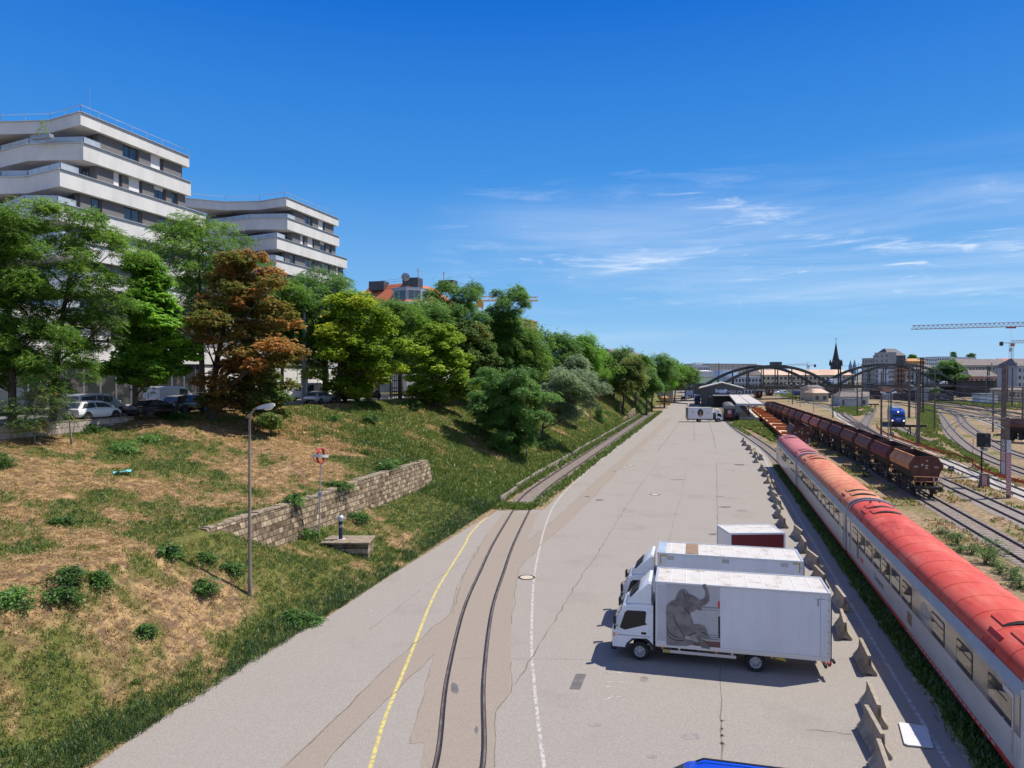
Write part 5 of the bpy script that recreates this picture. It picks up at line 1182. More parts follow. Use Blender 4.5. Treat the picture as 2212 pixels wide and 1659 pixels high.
def stone_wall():
    # battered rubble wall set into the bank
    t = thing('stone_wall', 'battered rubble stone retaining wall set into the grassy bank', 'wall', (-24.55, 0, 0))
    ys = np.linspace(30.2, 60.4, 44); top, bot = [], []
    rg = random.Random(3)
    for y in ys:
        zb_ = float(HZ(-24.3, y, False)) - .5; zt_ = float(HZ(-24.75, y, False)) + .05
        zt_ = max(zt_, zb_ + .55)
        top.append((y, zt_)); bot.append((y, zb_))
    vs, fs = [], []; n = len(ys)
    for i in range(n):
        y, zt_ = top[i]; zb_ = bot[i][1]; q_ = rg.uniform(-.04, .04)
        vs += [(.42, y, zb_), (.02 + q_, y, zt_), (-.55, y, zt_ + .02), (-.55, y, zb_)]
    for i in range(n - 1):
        for k in range(4): fs.append((i * 4 + k, (i + 1) * 4 + k, (i + 1) * 4 + (k + 1) % 4, i * 4 + (k + 1) % 4))
    fs += [(0, 1, 2, 3), ((n - 1) * 4 + 3, (n - 1) * 4 + 2, (n - 1) * 4 + 1, (n - 1) * 4)]
    MB().add(vs, fs).build('wall', M['stonewall'], t, fix=True)
    b = MB(); y = 30.4
    while y < 60:
        w = rg.uniform(.45, .8); z_ = float(np.interp(y + w / 2, ys, [q_[1] for q_ in top])); z2 = float(np.interp(y + w, ys, [q_[1] for q_ in top])); z1_ = float(np.interp(y, ys, [q_[1] for q_ in top])); h = rg.uniform(.03, .11)
        b.hexa([(-.5, y, z1_ - .05), (.07, y, z1_ - .05), (.07, y + w - .03, z2 - .05), (-.5, y + w - .03, z2 - .05), (-.5, y, z1_ + h), (.05, y, z1_ + h), (.05, y + w - .03, z2 + h), (-.5, y + w - .03, z2 + h)]); y += w
    b.build('coping', M['stone_top'], t, bevel=.03)
stone_wall()
def street_lamp(label, foot, py_top, head_dx, d=None, group='single-arm lamps along the bank', slope=True, rust=True, hgt=None):
    p_ = slope_hit(*foot) if slope else G(*foot); d = depth(p_); k = d / FPX; h = hgt or (foot[1] - py_top) * k
    t = thing('street_lamp', label, 'street lamp', p_, TH, group); s = 1 if head_dx >= 0 else -1
    b = MB(); b.tube([(0, 0, -.4), (0, 0, .9)], .105, 12); b.tube([(0, 0, .9), (.01, 0, h * .55), (.03 * s, 0, h - .75), (.07 * s, 0, h - .42), (.25 * s, 0, h - .18), (.5 * s, 0, h - .06)], [.085, .07, .055, .052, .05, .045], 10)
    b.build('pole', M['pole_rust' if rust else 'galv'], t, smooth=True)
    b = MB()
    rings = []
    for x, w, z0, z1 in ((.38, .06, -.05, .05), (.55, .12, -.05, .12), (.8, .17, -.02, .20), (1.05, .17, .03, .24), (1.22, .10, .10, .22)):
        rings.append([(s * x, -w, h - .12 + z0), (s * x, -w * .8, h - .12 + z1), (s * x, w * .8, h - .12 + z1), (s * x, w, h - .12 + z0)])
    b.loft(rings); b.build('lamp_head', M['lamp_head'], t, fix=True, smooth=50)
    b = MB(); rings = [[(s * x, -w, h - .12 + z0), (s * x, -w * .6, h - .12 + z0 - dz), (s * x, w * .6, h - .12 + z0 - dz), (s * x, w, h - .12 + z0)] for x, w, z0, dz in ((.72, .10, -.035, .01), (.85, .14, -.015, .10), (1.05, .14, .025, .10), (1.18, .09, .085, .02))]
    b.loft(rings); b.build('lens', M['lamp_lens'], t, fix=True, smooth=50)
    if rust:
        for zz in (h * .3, h * .55, h * .75): b = MB(); b.lathe([(.085, zz), (.09, zz + .03), (.085, zz + .06)], 10); b.build('clamp', M['pole_rust'], t)
    return t
street_lamp('tall rust-streaked street lamp in the foreground, head just below the browned tree', (540, 1288), 876, 1)
street_lamp('second street lamp along the bank, its pole among the dark slope trees', P('g', 295, 1592), P('g', 300, 790)[1], 1)
street_lamp('third street lamp along the bank, beside the staked young conifer', P('g', 998, 1268), P('g', 998, 880)[1], 1)
street_lamp('fourth street lamp along the bank with pale head above the far trees', P('g', 1330, 1122), P('g', 1330, 735)[1], 1)
street_lamp('fifth street lamp along the bank with a small orange box near its top', P('g', 1522, 1025), P('g', 1522, 780)[1], 1)
street_lamp('sixth street lamp along the bank close to the bridge end', P('g', 1648, 950), P('g', 1648, 760)[1], 1)
def sphere_sign():
    p_ = slope_hit(689, 1163); k = depth(p_) / FPX
    t = thing('sphere_marker', 'red and white ring sphere on a thin steel pole above the stone wall', 'marker sign', p_, TH)
    h = (1163 - 984) * k; r = 16.5 * k
    b = MB(); b.tube([(0, 0, -.3), (.12, 0, h - r)], .045, 10); b.build('pole', M['rail_metal'], t, smooth=True)
    def ring(name, m, rot):
        n = 40; b = MB(); w = .085; vs = []
        for i in range(n):
            a = 2 * PI * i / n
            for rr, zz in ((r, -w), (r, w), (r - .03, w), (r - .03, -w)): vs.append((rr * math.cos(a), rr * math.sin(a), zz))
        b.add(vs, [(i * 4 + j, ((i + 1) % n) * 4 + j, ((i + 1) % n) * 4 + (j + 1) % 4, i * 4 + (j + 1) % 4) for i in range(n) for j in range(4)])
        o = b.build(name, m, t, fix=True); o.location = (.12, 0, h); o.rotation_euler = rot; return o
    ring('ring', M['white_sign'], (R(-6), R(4), 0)).scale = (1.015, 1.015, 1)
    ring('ring', M['red_paint'], (PI / 2, 0, R(8))); ring('ring', M['red_paint'], (PI / 2, 0, R(80)))
    b = MB(); b.box(-.05, .22, -.09, -.06, h * .50, h * .50 + .34); b.build('plate', M['white_sign'], t)
    b = MB()
    for zz in (.08, .17, .26): b.box(.04, .14, -.094, -.09, h * .5 + zz, h * .5 + zz + .02)
    for xx in (.04, .12): b.box(xx, xx + .02, -.096, -.091, h * .5 + .08, h * .5 + .26)
    b.build('lettering', M['black'], t)
sphere_sign()
def hydrant():
    p_ = slope_hit(762, 1200); k = depth(p_) / FPX; top = G(736, 1167, p_.z + 34 * k)
    zt_ = p_.z + .78
    t = thing('masonry_plinth', 'stone-faced plinth with concrete slab jutting from the bank', 'plinth', (p_.x, p_.y, 0), TH)
    MB().box(-1.25, .9, .15, 1.9, zt_ - 1.0, zt_ - .12).build('masonry', M['stonewall'], t)
    MB().box(-2.0, 1.0, .05, 2.0, zt_ - .119, zt_).build('slab', M['stone_top'], t, bevel=.03)
    c = V(736, 1167, depth(p_) + .9); c.z = zt_
    h = thing('hydrant_post', 'dark blue hydrant post with silver cap standing on the masonry plinth', 'hydrant', c, TH)
    b = MB(); b.lathe([(.30, 0), (.30, .035)], 18); b.build('base', M['platform'], h)
    b = MB(); b.lathe([(.125, .03), (.125, 1.15)], 16); b.build('post', M['hydrant_blue'], h, smooth=True)
    b = MB(); b.lathe([(.15, 1.151), (.18, 1.2), (.18, 1.42), (.12, 1.5)], 16); b.lathe([(.06, -.3), (.06, .3)], 10, (0, 0, 1.3), 'x'); b.build('cap', M['alu'], h, smooth=True)
    b = MB(); b.lathe([(.09, .50), (.10, .55), (.05, .6)], 12); b.lathe([(.08, 0), (.08, -.18)], 12, (.05, -.1, .85), 'y'); b.build('outlet', M['rail_metal'], h, smooth=True)
    b = MB(); b.lathe([(.06, 1.5), (.07, 1.56), (.03, 1.6)], 10); b.build('top_knob', M['hydrant_blue'], h)
hydrant()
def kerb_wall():
    t = thing('kerb_wall', 'long low concrete slab wall at the foot of the bank beside the siding', 'wall', (0, 0, 0))
    rg = random.Random(9); segs = []
    for a, c in ((62.5, 150), (151.5, 215)):
        y = a
        while y < c:
            L_ = 2.4; x0 = float(np.interp(y, [60, 75, 300], [-18.6, -19.35, -19.4])); b = MB(); dz = rg.uniform(-.05, .08); tl = rg.uniform(-.05, .05)
            b.hexa([(x0 - .09, y, -.2), (x0 + .09, y, -.2), (x0 + .09, y + L_ - .04, -.2), (x0 - .09, y + L_ - .04, -.2), (x0 - .09 + tl, y, .62 + dz), (x0 + .09 + tl, y, .62 + dz), (x0 + .09 + tl, y + L_ - .04, .62 + dz), (x0 - .09 + tl, y + L_ - .04, .62 + dz)])
            b.build('slab', M['kerb_slab'], t); y += L_
kerb_wall()
def far_stone_wall():
    y0, y1 = 168, 196
    t = thing('stone_wall', 'small far stone retaining wall at the foot of the green bank', 'wall', (-20.2, 0, 0))
    MB().hexa([(.2, y0, -.2), (.5, y0, -.2), (.5, y1, -.2), (.2, y1, -.2), (-.2, y0, 1.2), (.25, y0, 1.2), (.25, y1, 2.6), (-.2, y1, 2.6)]).build('wall', M['stonewall'], t)
far_stone_wall()
def mast(label, px, d, py_top, r0, name='street_mast', cat='mast', boxed=False):
    p_ = V(px, HY, d); p_.z = float(zp(p_.y)); h = CAMH + (HY - py_top) * d / FPX - p_.z
    t = thing(name, label, cat, p_, TH)
    b = MB(); b.tube([(0, 0, 0), (0, 0, 4.0)], r0 * 1.3, 12); b.build('base', M['galv'], t, smooth=True)
    b = MB(); b.tube([(0, 0, 4.001), (0, 0, h)], [r0, r0 * .6], 12); b.build('pole', M['galv'], t, smooth=True)
    if boxed:
        MB().box(-.34, .34, -.30, -.16, .3, 3.9).build('poster', M['white_sign'], t); 
        b = MB(); b.box(-.26, .26, -.302, -.3005, 1.0, 3.0); b.build('poster_print', M['pale_wall'], t)
    return t
mast('tall grey tapered mast with a poster sleeve beside the silver car', 658, 84, 655, .30, boxed=True)
mast('grey mast behind the slim trunk, left of the yellow chestnut', 706, 93, 640, .20)
mast('thin grey lamp mast rising through the far trees', 1093, 150, 700, .10)
mast('thin mast among the far trees above the third lamp', 1312, 200, 755, .10)
def no_entry():
    d = 93.5; p_ = V(778, HY, d); p_.z = float(zp(p_.y)); h = CAMH + (HY - 814) * d / FPX - p_.z
    t = thing('no_entry_sign', 'round red no-entry sign with a white bar under the yellow chestnut', 'road sign', p_, TH)
    b = MB(); b.tube([(0, 0, 0), (0, 0, h + .35)], .03, 8); b.build('post', M['galv'], t)
    b = MB(); b.lathe([(.40, -.05), (.40, -.075)], 28, (0, 0, h), 'y'); b.build('sign_disc', M['red_sign'], t, fix=True)
    MB().box(-.28, .28, -.082, -.077, h - .07, h + .07).build('bar', M['white_sign'], t)
no_entry()
def timber_frames():
    d = 100; 
    def X(px): return (px - 840) / FPX * d
    p_ = V(840, HY, d); z0 = float(HZ(p_.x, p_.y, False)); p_.z = z0; zz = lambda py: CAMH + (HY - py) * d / FPX - z0
    t = thing('timber_pergola', 'dark timber post frame with trellis and a white notice on the bank edge', 'pergola', p_, TH)
    for px, py in ((819, 812), (844, 805), (862, 808), (866, 810)):
        b = MB(); b.box(X(px) - .14, X(px) + .14, -.14, .14, -.6, zz(py)); b.build('post', M['wood_post'], t)
    b = MB()
    for py in (806, 822, 838, 852): b.box(X(844), X(864), -.05, .05, zz(py) - .07, zz(py) + .07)
    for px in (848, 852, 856, 860): b.box(X(px) - .04, X(px) + .04, -.04, .04, zz(870), zz(806))
    b.build('trellis', M['wood_post'], t)
    b = MB(); b.box(X(824), X(840), -.16, -.1, zz(868), zz(850)); b.build('notice_board', M['white_sign'], t)
    b = MB()
    for i in range(3): b.box(X(826), X(838), -.166, -.162, zz(866 - i * 4.5), zz(865 - i * 4.5))
    b.build('lettering', M['coach_text'], t)
    MB().box(X(822), X(842), -.09, -.04, zz(848), zz(826)).build('glass_panel', M['glass_pale'], t)
    MB().box(X(802), X(817), -.09, -.04, zz(872), zz(832)).build('red_panel', M['brick'], t)
    MB().box(X(798), X(818), -.12, .12, zz(832), zz(829)).build('cap_board', M['wood_post'], t)
timber_frames()
def litter(label, w, x, y, m, s):
    p_ = slope_hit(*P(w, x, y)); t = thing('litter', label, 'litter', (p_.x, p_.y, p_.z + .12), .6)
    rg = random.Random(2); vs = [(i * s / 4 - s / 2 + rg.uniform(-.03, .03), j * s / 6 - s / 4 + rg.uniform(-.03, .03), rg.uniform(0, s * .22)) for i in range(5) for j in range(4)]
    MB().add(vs, [(i * 4 + j, (i + 1) * 4 + j, (i + 1) * 4 + j + 1, i * 4 + j + 1) for i in range(4) for j in range(3)]).build('crumpled_sheet', m, t)
litter('crumpled cyan plastic bag lying on the dry upper bank', 'd', 1355, 1525, M['cyan_litter'], .95)
litter('scrap of bright yellow plastic at the asphalt edge', 'q', 172, 640, M['yellow_paint'], .32)
# ---------------------------------------------------------------- lorries, barriers, things on the yard
def truck(label, pos, rz, x1, box, style='plain', taper=True, group='box lorries parked on the yard', cab_paint='white_paint'):
    """x forward from the front axle, y to the vehicle's left; x1 rear axle; box = (x front, x rear, z bottom, z top, half width)"""
    t = thing('box_truck', label, 'lorry', pos, rz, group); wp = M[cab_paint]
    tum = lambda z: 1.0 - .045 * max(0, z - 1.15)
    arch = [(.0 + .52 * math.cos(a), .40 + .52 * math.sin(a)) for a in np.linspace(PI - .15, .15, 9)]
    prof = [(-.55, .62)] + [(-.53, .62)] + arch + [(.56, .50), (1.14, .50), (1.17, 1.12), (1.13, 1.35), (.98, 1.72), (.74, 2.16), (.62, 2.27), (.40, 2.33), (-.46, 2.38), (-.55, 2.30)]
    rings = []
    for y, s in ((-1.0, .975), (-.965, 1.0), (.965, 1.0), (1.0, .975)):
        rings.append([(.3 + (x - .3) * s, y * tum(z), 1.3 + (z - 1.3) * s) for x, z in prof])
    b = MB(); b.loft(rings, cap=True); b.build('cab', wp, t, fix=True, bevel=.02)
    # windscreen and side glass
    def slab(name, pts, m, th=.02, par=t):
        pts = [Vector(p) for p in pts]; n = (pts[1] - pts[0]).cross(pts[2] - pts[0]).normalized(); k = len(pts)
        b = MB(); b.add([p + n * th for p in pts] + [p - n * .01 for p in pts], [tuple(range(k)), tuple(range(k, 2 * k))[::-1]] + [(i, (i + 1) % k, k + (i + 1) % k, k + i) for i in range(k)])
        return b.build(name, m, par, fix=True)
    slab('windscreen', [(1.10, -.84, 1.42), (1.10, .84, 1.42), (.765, .80, 2.12), (.765, -.80, 2.12)], M['glass_cab'], .022)
    for s in (1, -1):
        def sd(x, z): return (x, s * (1.0 * tum(z) * .998 + .012), z)
        dr = slab('door', [sd(.90, .78), sd(.92, 1.42), sd(.60, 2.17), sd(-.36, 2.19), sd(-.36, .98), sd(-.05, .95), sd(.32, .93), sd(.50, .74)][::s], wp, .012)
        def sd2(x, z): return (x, s * (1.0 * tum(z) + .026), z)
        slab('side_window', [sd2(.83, 1.34), sd2(.62, 1.98), sd2(.52, 2.07), sd2(-.22, 2.09), sd2(-.26, 2.03), sd2(-.22, 1.62), sd2(-.30, 1.55), sd2(.62, 1.26)][::s], M['glass_cab'], .010, dr)
        MB().box(-.26, -.06, s * 1.005, s * 1.04, 1.12, 1.22).build('handle', M['black'], dr, bevel=.015)
        MB().box(-.40, .95, s * 1.018 - .006, s * 1.018 + .006, 1.02, 1.05).build('side_crease', M['frame_grey'], dr)
        b = MB(); b.tube([(.88, s * .98, 1.98), (1.02, s * 1.16, 1.98), (1.02, s * 1.18, 1.45), (.92, s * 1.0, 1.40)], .018, 6); ar = b.build('mirror_arm', M['black'], t)
        MB().box(.96, 1.08, s * 1.20 - .09, s * 1.20 + .09, 1.55, 1.92).build('mirror', M['black'], ar, bevel=.03)
        MB().box(.98, 1.07, s * 1.18 - .08, s * 1.18 + .08, 1.32, 1.48).build('mirror', M['black'], ar, bevel=.03)
        b = MB(); b.hexa([(1.02, s * .62, .92), (1.185, s * .60, .92), (1.165, s * .99, .92), (1.0, s * .999, .92), (1.02, s * .62, 1.20), (1.175, s * .60, 1.20), (1.135, s * .99, 1.20), (.98, s * .999, 1.20)]); b.build('headlight', M['light_lens'], t, fix=True, bevel=.015)
        MB().box(1.02, 1.10, s * 1.003 - .012, s * 1.003 + .012, .95, 1.10).build('indicator', M['orange_lens'], t)
        b = MB()
        n = 12; b.add([(.62 * math.cos(a), s * 1.005, .40 + .62 * math.sin(a)) for a in np.linspace(0.05, PI - .05, n)] + [(.52 * math.cos(a), s * 1.005, .40 + .52 * math.sin(a)) for a in np.linspace(0.05, PI - .05, n)] + [(.62 * math.cos(a), s * .7, .40 + .62 * math.sin(a)) for a in np.linspace(0.05, PI - .05, n)], [(i, i + 1, n + i + 1, n + i) for i in range(n - 1)] + [(i, i + 1, 2 * n + i + 1, 2 * n + i) for i in range(n - 1)])
        b.build('mudguard', M['black'], t)
        wheel(t, 0, s * .86, .385, .24, s)
        wheel(t, x1, s * .92, .385, .24, s); wheel(t, x1, s * .66, .385, .24, s)
        b = MB(); b.bar((x1 + .62, s * .8, .75), (x1 + .45, s * .8, .95), .5, .03); b.bar((x1 - .62, s * .8, .55), (x1 - .45, s * .8, .95), .5, .03); b.build('mudguard', M['black'], t)
        # side under-run rail
        b = MB(); b.box(x1 + .75, -.95, s * 1.0 - .02, s * 1.0 + .02, .46, .58); b.build('side_guard', M['alu'], t)
        b = MB()
        for xx in (x1 + .9, -1.6): b.box(xx - .04, xx + .04, s * .975 - .02, s * .975 + .02, .58, .80)
        b.build('guard_post', M['alu'], t)
        if s == 1:
            MB().box(-1.25, -.98, 1.022, 1.027, .47, .57).build('yellow_plate', M['yellow_tape'], t)
            b = MB(); b.prismy([(x1 - .72, .58), (x1 - 1.18, .50), (x1 - .98, .82)], .88, .93); b.build('wheel_chock', M['yellow_paint'], t)
    MB().box(.95, 1.21, -.98, .98, .36, .62).build('bumper', M['black'], t, bevel=.05)
    MB().box(1.10, 1.19, -.55, .55, .80, 1.05).build('grille', M['black'], t, bevel=.02)
    # wind deflector over the cab
    hz = min(3.32, box[3] - .1)
    rings = []
    for y, s in ((-.93, .90), (-.84, 1), (.84, 1), (.93, .90)):
        rings.append([(-.46, y, 2.395), (.55, y * .93, 2.33), (.50, y * .93, 2.44), (.05, y * .97, 2.44 + (hz - 2.44) * .55 * s), (-.34, y, 2.4 + (hz - 2.4) * s), (-.46, y, 2.4 + (hz - 2.4) * s)])
    df = MB().loft(rings).build('wind_deflector', wp, t, fix=True, smooth=40)
    slab('deflector_panel', [(.44, -.62, 2.54), (.44, .62, 2.54), (.08, .66, 2.43 + (hz - 2.43) * .55), (.08, -.66, 2.43 + (hz - 2.43) * .55)], M['black'], .03, df)
    # chassis and box
    xf, xr, zb, zt_, hw = box
    b = MB()
    for s in (1, -1): b.box(xr + .1, .3, s * .42 - .05, s * .42 + .05, .52, .70)
    b.box(-2.3, -1.3, .3, .85, .36, .66); b.box(-2.6, -1.4, -.85, -.35, .36, .68); b.box(x1 - .1, x1 + .1, -.7, .7, .3, .46)
    b.build('chassis', M['under'], t, bevel=.02)
    MB().box(-.86, -.57, -.8, .8, .6, 2.2).build('bulkhead_gap', M['black'], t)
    bx = thing('cargo_box', None, None); bx.parent = t; del_ = bx
    bpy.data.objects.remove(bx)
    cb = MB().box(xr, xf, -hw, hw, zb, zt_ - .06).build('cargo_box', M['box_white'], t, bevel=.02)
    MB().box(xr + .05, xf - .05, -hw + .05, hw - .05, zt_ - .0595, zt_ - .03).build('box_roof', M['box_roof'], cb)
    b = MB()
    for s in (1, -1): b.box(xr - .012, xf + .012, s * hw - .035, s * hw + .035, zt_ - .07, zt_)
    for xx in (xf, xr): b.box(xx - .045, xx + .045, -hw + .036, hw - .036, zt_ - .07, zt_ - .002)
    for s in (1, -1):
        for xx in (xf, xr): b.box(xx - .04, xx + .015 if xx == xf else xx + .05, s * hw - .012, s * hw + .012, zb + .16, zt_ - .071)
        b.box(xr - .01, xf + .01, s * hw - .02, s * hw + .02, zb - .02, zb + .15)
        b.box(xr - .01, xf + .01, s * hw - .026, s * hw + .026, zb + .05, zb + .065)
    b.build('box_trim', M['alu'] if style == 'plain' else M['box_white'], cb, bevel=.008)
    b = MB()
    n = 11
    for i in range(1, n): xx = xf + (xr - xf) * i / n; b.box(xx - .012, xx + .012, -hw + .08, hw - .08, zt_ - .032, zt_ - .018)
    b.build('roof_rib', M['box_white'], cb)
    MB().box(xr - .05, xr - .006, -hw + .05, hw - .05, zb + .1, zt_ - .12).build('tail_lift', M['frame_grey'], cb)
    for s in (1, -1):
        b = MB(); b.box(xr - .10, xr - .055, s * .95 - .03, s * .95 + .03, zb - .2, zt_ - .3); b.build('door_post', M['black'], cb)
        b = MB(); b.tube([(xr - .16, s * 1.02 - .12, zb - .02), (xr - .16, s * 1.02 + .12, zb - .02)], .06, 10); b.build('rubber_buffer', M['rubber'], t)
        MB().box(xr - .08, xr + .02, s * .80 - .16, s * .80 + .16, zb - .28, zb - .16).build('tail_light', M['tail'], t)
    for s in (1, -1):
        for u in (.04, .36, .68, .96): x = xf + (xr - xf) * u; MB().box(x - .05, x + .05, min(s * hw, s * (hw + .03)), max(s * hw, s * (hw + .03)), zb - .075, zb - .03).build('side_marker', M['orange_lens'], t)
        b = MB()
        for z in np.arange(zb + .3, zt_ - .2, .42): b.lathe([(.03, 0), (.025, s * .012)], 8, (xr + .05, s * (hw + .012), z), 'y')
        b.build('corner_bolt', M['frame_grey'], cb)
    MB().box(xr + .05, xr + .15, -.95, .95, .38, .50).build('rear_guard', M['black'], t)
    return t, cb
p1, p2 = G(1382, 1428), G(1632, 1452)
fw = (p1 - p2).normalized(); TRZ = math.atan2(fw.y, fw.x); lf = Vector((-fw.y, fw.x, 0))
org = p1 - lf * .98; org.z = .02
HW = 1.12
trk, tbox = truck('white box lorry with a grey elephant picture on its near side', org, TRZ, -(p1 - p2).length, (-.66, -7.32, .74, 3.42, HW))
def elephant():
    Mi = Matrix.Translation(org) @ Matrix.Rotation(TRZ, 4, 'Z'); Mi = Mi.inverted(); c = Mi @ CAMP
    def on_side(x, y):
        r = Mi.to_3x3() @ ray(*P('n', x, y)); k = (HW - c.y) / r.y; q_ = c + r * k; return (q_.x, q_.z)
    lay = [.003]
    def pr(name, pts, m):
        lay[0] += .0025; pl = [on_side(*p) for p in pts]
        return MB().prismy(pl, HW + .0005, HW + lay[0]).build(name, m, tbox)
    skin = mat('printed_elephant_skin', (.235, .21, .205), .5, col2=(.14, .122, .12), scale=2.4, lo=.36, hi=.68, detail=10, col3=(.26, .235, .235), scale3=1.7, stretch=(1, 1, 1.4), f3=.9)
    skin2 = mat('printed_elephant_head', (.20, .178, .174), .5, col2=(.115, .10, .10), scale=3.4, lo=.38, hi=.66, detail=10, col3=(.235, .212, .212), scale3=2.4, f3=.9)
    dark = mat('printed_elephant_ear', (.13, .112, .112), .5, col2=(.18, .16, .158), scale=5, detail=9)
    pale = mat('printed_elephant_foot', (.33, .30, .29), .5, col2=(.22, .20, .19), scale=5)
    fold = mat('printed_fold_line', (.058, .05, .051), .5)
    pr('print_backdrop', [(690, 742), (1170, 766), (1176, 1326), (696, 1284)], mat('print_grey_backdrop', (.46, .45, .45), .5, col2=(.41, .40, .40), scale=.9))
    pr('print_floor', [(905, 1262), (1010, 1232), (1060, 1248), (1175, 1256), (1176, 1324), (980, 1308)], mat('print_brown_floor', (.16, .075, .062), .5))
    pr('print_red_shape', [(1152, 905), (1169, 886), (1171, 950), (1155, 950)], M['red_sign'])
    pr('print_black_bar', [(1156, 1030), (1173, 1031), (1174, 1222), (1158, 1221)], M['black'])
    for i, (y0, y1) in enumerate(((940, 950), (968, 977))): pr('print_rail', [(1000, y0), (1170, y0 + 12), (1170, y0 + 14), (1000, y0 + 2)], M['coach_text'])
    for x in range(1010, 1168, 11): pr('print_rail', [(x, 943 + (x - 1000) * .07), (x + 3, 943 + (x - 1000) * .07), (x + 3, 954 + (x - 1000) * .07), (x, 954 + (x - 1000) * .07)], M['coach_text']); lay[0] -= .0025
    for y in (1195, 1215, 1232): pr('print_step', [(1040, y - 6), (1172, y + 4), (1172, y + 7), (1040, y - 3)], M['coach_text'])
    pr('print_hind_leg', [(905, 1195), (940, 1188), (972, 1225), (988, 1252), (975, 1262), (930, 1245), (903, 1225)], pale)
    pr('print_body', [(696, 935), (735, 898), (775, 880), (800, 900), (830, 935), (870, 955), (905, 1000), (928, 1058), (942, 1100), (985, 1096), (1030, 1112), (1058, 1150), (1062, 1182), (1086, 1216), (1070, 1228), (1028, 1228), (1006, 1212), (994, 1168), (960, 1172), (900, 1200), (870, 1192), (862, 1232), (920, 1240), (950, 1262), (930, 1274), (880, 1290), (800, 1288), (700, 1280)], skin)
    pr('print_front_leg', [(930, 1180), (975, 1168), (1000, 1195), (1004, 1225), (1040, 1255), (1082, 1300), (1084, 1318), (1010, 1306), (985, 1250), (960, 1210)], skin)
    pr('print_head', [(772, 905), (786, 850), (810, 806), (840, 787), (870, 795), (900, 832), (940, 846), (975, 870), (1000, 884), (1030, 872), (1046, 835), (1038, 792), (1016, 764), (1016, 748), (1036, 741), (1056, 747), (1044, 757), (1062, 790), (1078, 840), (1076, 890), (1045, 924), (1006, 940), (1002, 955), (1014, 978), (965, 966), (932, 986), (905, 997), (880, 968), (850, 943), (800, 930)], skin2)
    pr('print_ear', [(763, 955), (760, 920), (776, 880), (800, 862), (850, 868), (882, 890), (884, 915), (858, 925), (830, 938), (790, 944), (776, 956)], dark)
    pr('print_tusk', [(988, 935), (1008, 934), (1002, 943), (986, 941)], pale)
    for f in ([(790, 1080), (800, 1110), (835, 1160), (862, 1200), (858, 1204), (828, 1165), (796, 1114)], [(905, 1000), (880, 972), (850, 948), (852, 955), (880, 985), (900, 1010)], [(700, 1100), (720, 1160), (760, 1200), (810, 1212), (808, 1216), (756, 1206), (714, 1164)], [(700, 1160), (730, 1212), (780, 1235), (850, 1240), (850, 1244), (776, 1240), (724, 1216)], [(1008, 1165), (1040, 1172), (1060, 1190), (1056, 1194), (1036, 1178), (1006, 1170)], [(760, 1010), (775, 1060), (800, 1110), (796, 1112), (768, 1062)], [(870, 1192), (900, 1200), (960, 1172), (958, 1168), (898, 1194)], [(840, 800), (862, 830), (872, 860), (868, 862), (856, 834)], [(912, 905), (924, 903), (922, 909), (912, 910)]):
        pr('print_fold', f, fold)
elephant()
# bare left strip of the picture panel and the corner marks
MB().box(-1.10, -.72, HW + .0005, HW + .006, .96, 3.28).build('plain_strip', mat('unpainted_panel_strip', (.50, .50, .52), .5, col2=(.46, .46, .48), scale=2), tbox)
b = MB(); b.box(-7.16, -6.78, HW + .0005, HW + .004, 3.14, 3.17); b.box(-6.92, -6.86, HW + .0005, HW + .0045, 2.86, 3.14); b.build('corner_mark', M['frame_grey'], tbox)
b = MB(); b.box(-2.85, -2.835, HW + .0005, HW + .004, .9, 3.3); b.box(-6.985, -6.97, HW + .0005, HW + .004, .9, 3.3); b.build('panel_seam', M['frame_grey'], tbox)
# the second lorry behind, with mustard corner tape and three grey plates
def second():
    zt_ = 3.52; a, c = G(*P('n', 622, 466), zt_), G(*P('n', 1905, 545), zt_)
    f = (a - c).normalized(); rz = math.atan2(f.y, f.x); l_ = Vector((-f.y, f.x, 0)); L_ = (a - c).length
    o = a + f * .66 - l_ * 1.15; o.z = .02
    t, cb = truck('white box lorry with mustard corner tape, parked behind the elephant lorry', o, rz, -4.75, (-.66, -.66 - L_, .80, zt_, 1.15))
    xf, xr = -.66, -.66 - L_
    def sm(name, x0, x1, z0, z1, m, o_=.006): MB().box(x0, x1, 1.1505, 1.15 + o_, z0, z1).build(name, m, cb)
    for s, xx in ((1, xf - .1), (-1, xr + .1)):
        x0, x1 = sorted((xx, xx - s * .32)); sm('corner_tape', x0, x1, zt_ - .17, zt_ - .11, M['yellow_tape'])
        x0, x1 = sorted((xx, xx - s * .06)); sm('corner_tape', x0, x1, zt_ - .55, zt_ - .172, M['yellow_tape'], .0065)
    for u in (.09, .48, .88): x = xf - L_ * u; sm('grey_plate', x - .16, x + .16, zt_ - .32, zt_ - .14, M['platform'])
    MB().box(xf - L_ * .29, xf - L_ * .20, -.98, .98, zt_ - .029, zt_ - .012).build('brown_roof_patch', M['brown_board'], cb)
    MB().box(xf - L_ * .055, xf - .05, -1.05, 1.05, zt_ - .029, zt_ - .010).build('grey_roof_patch', M['glass_pale'], cb)
second()
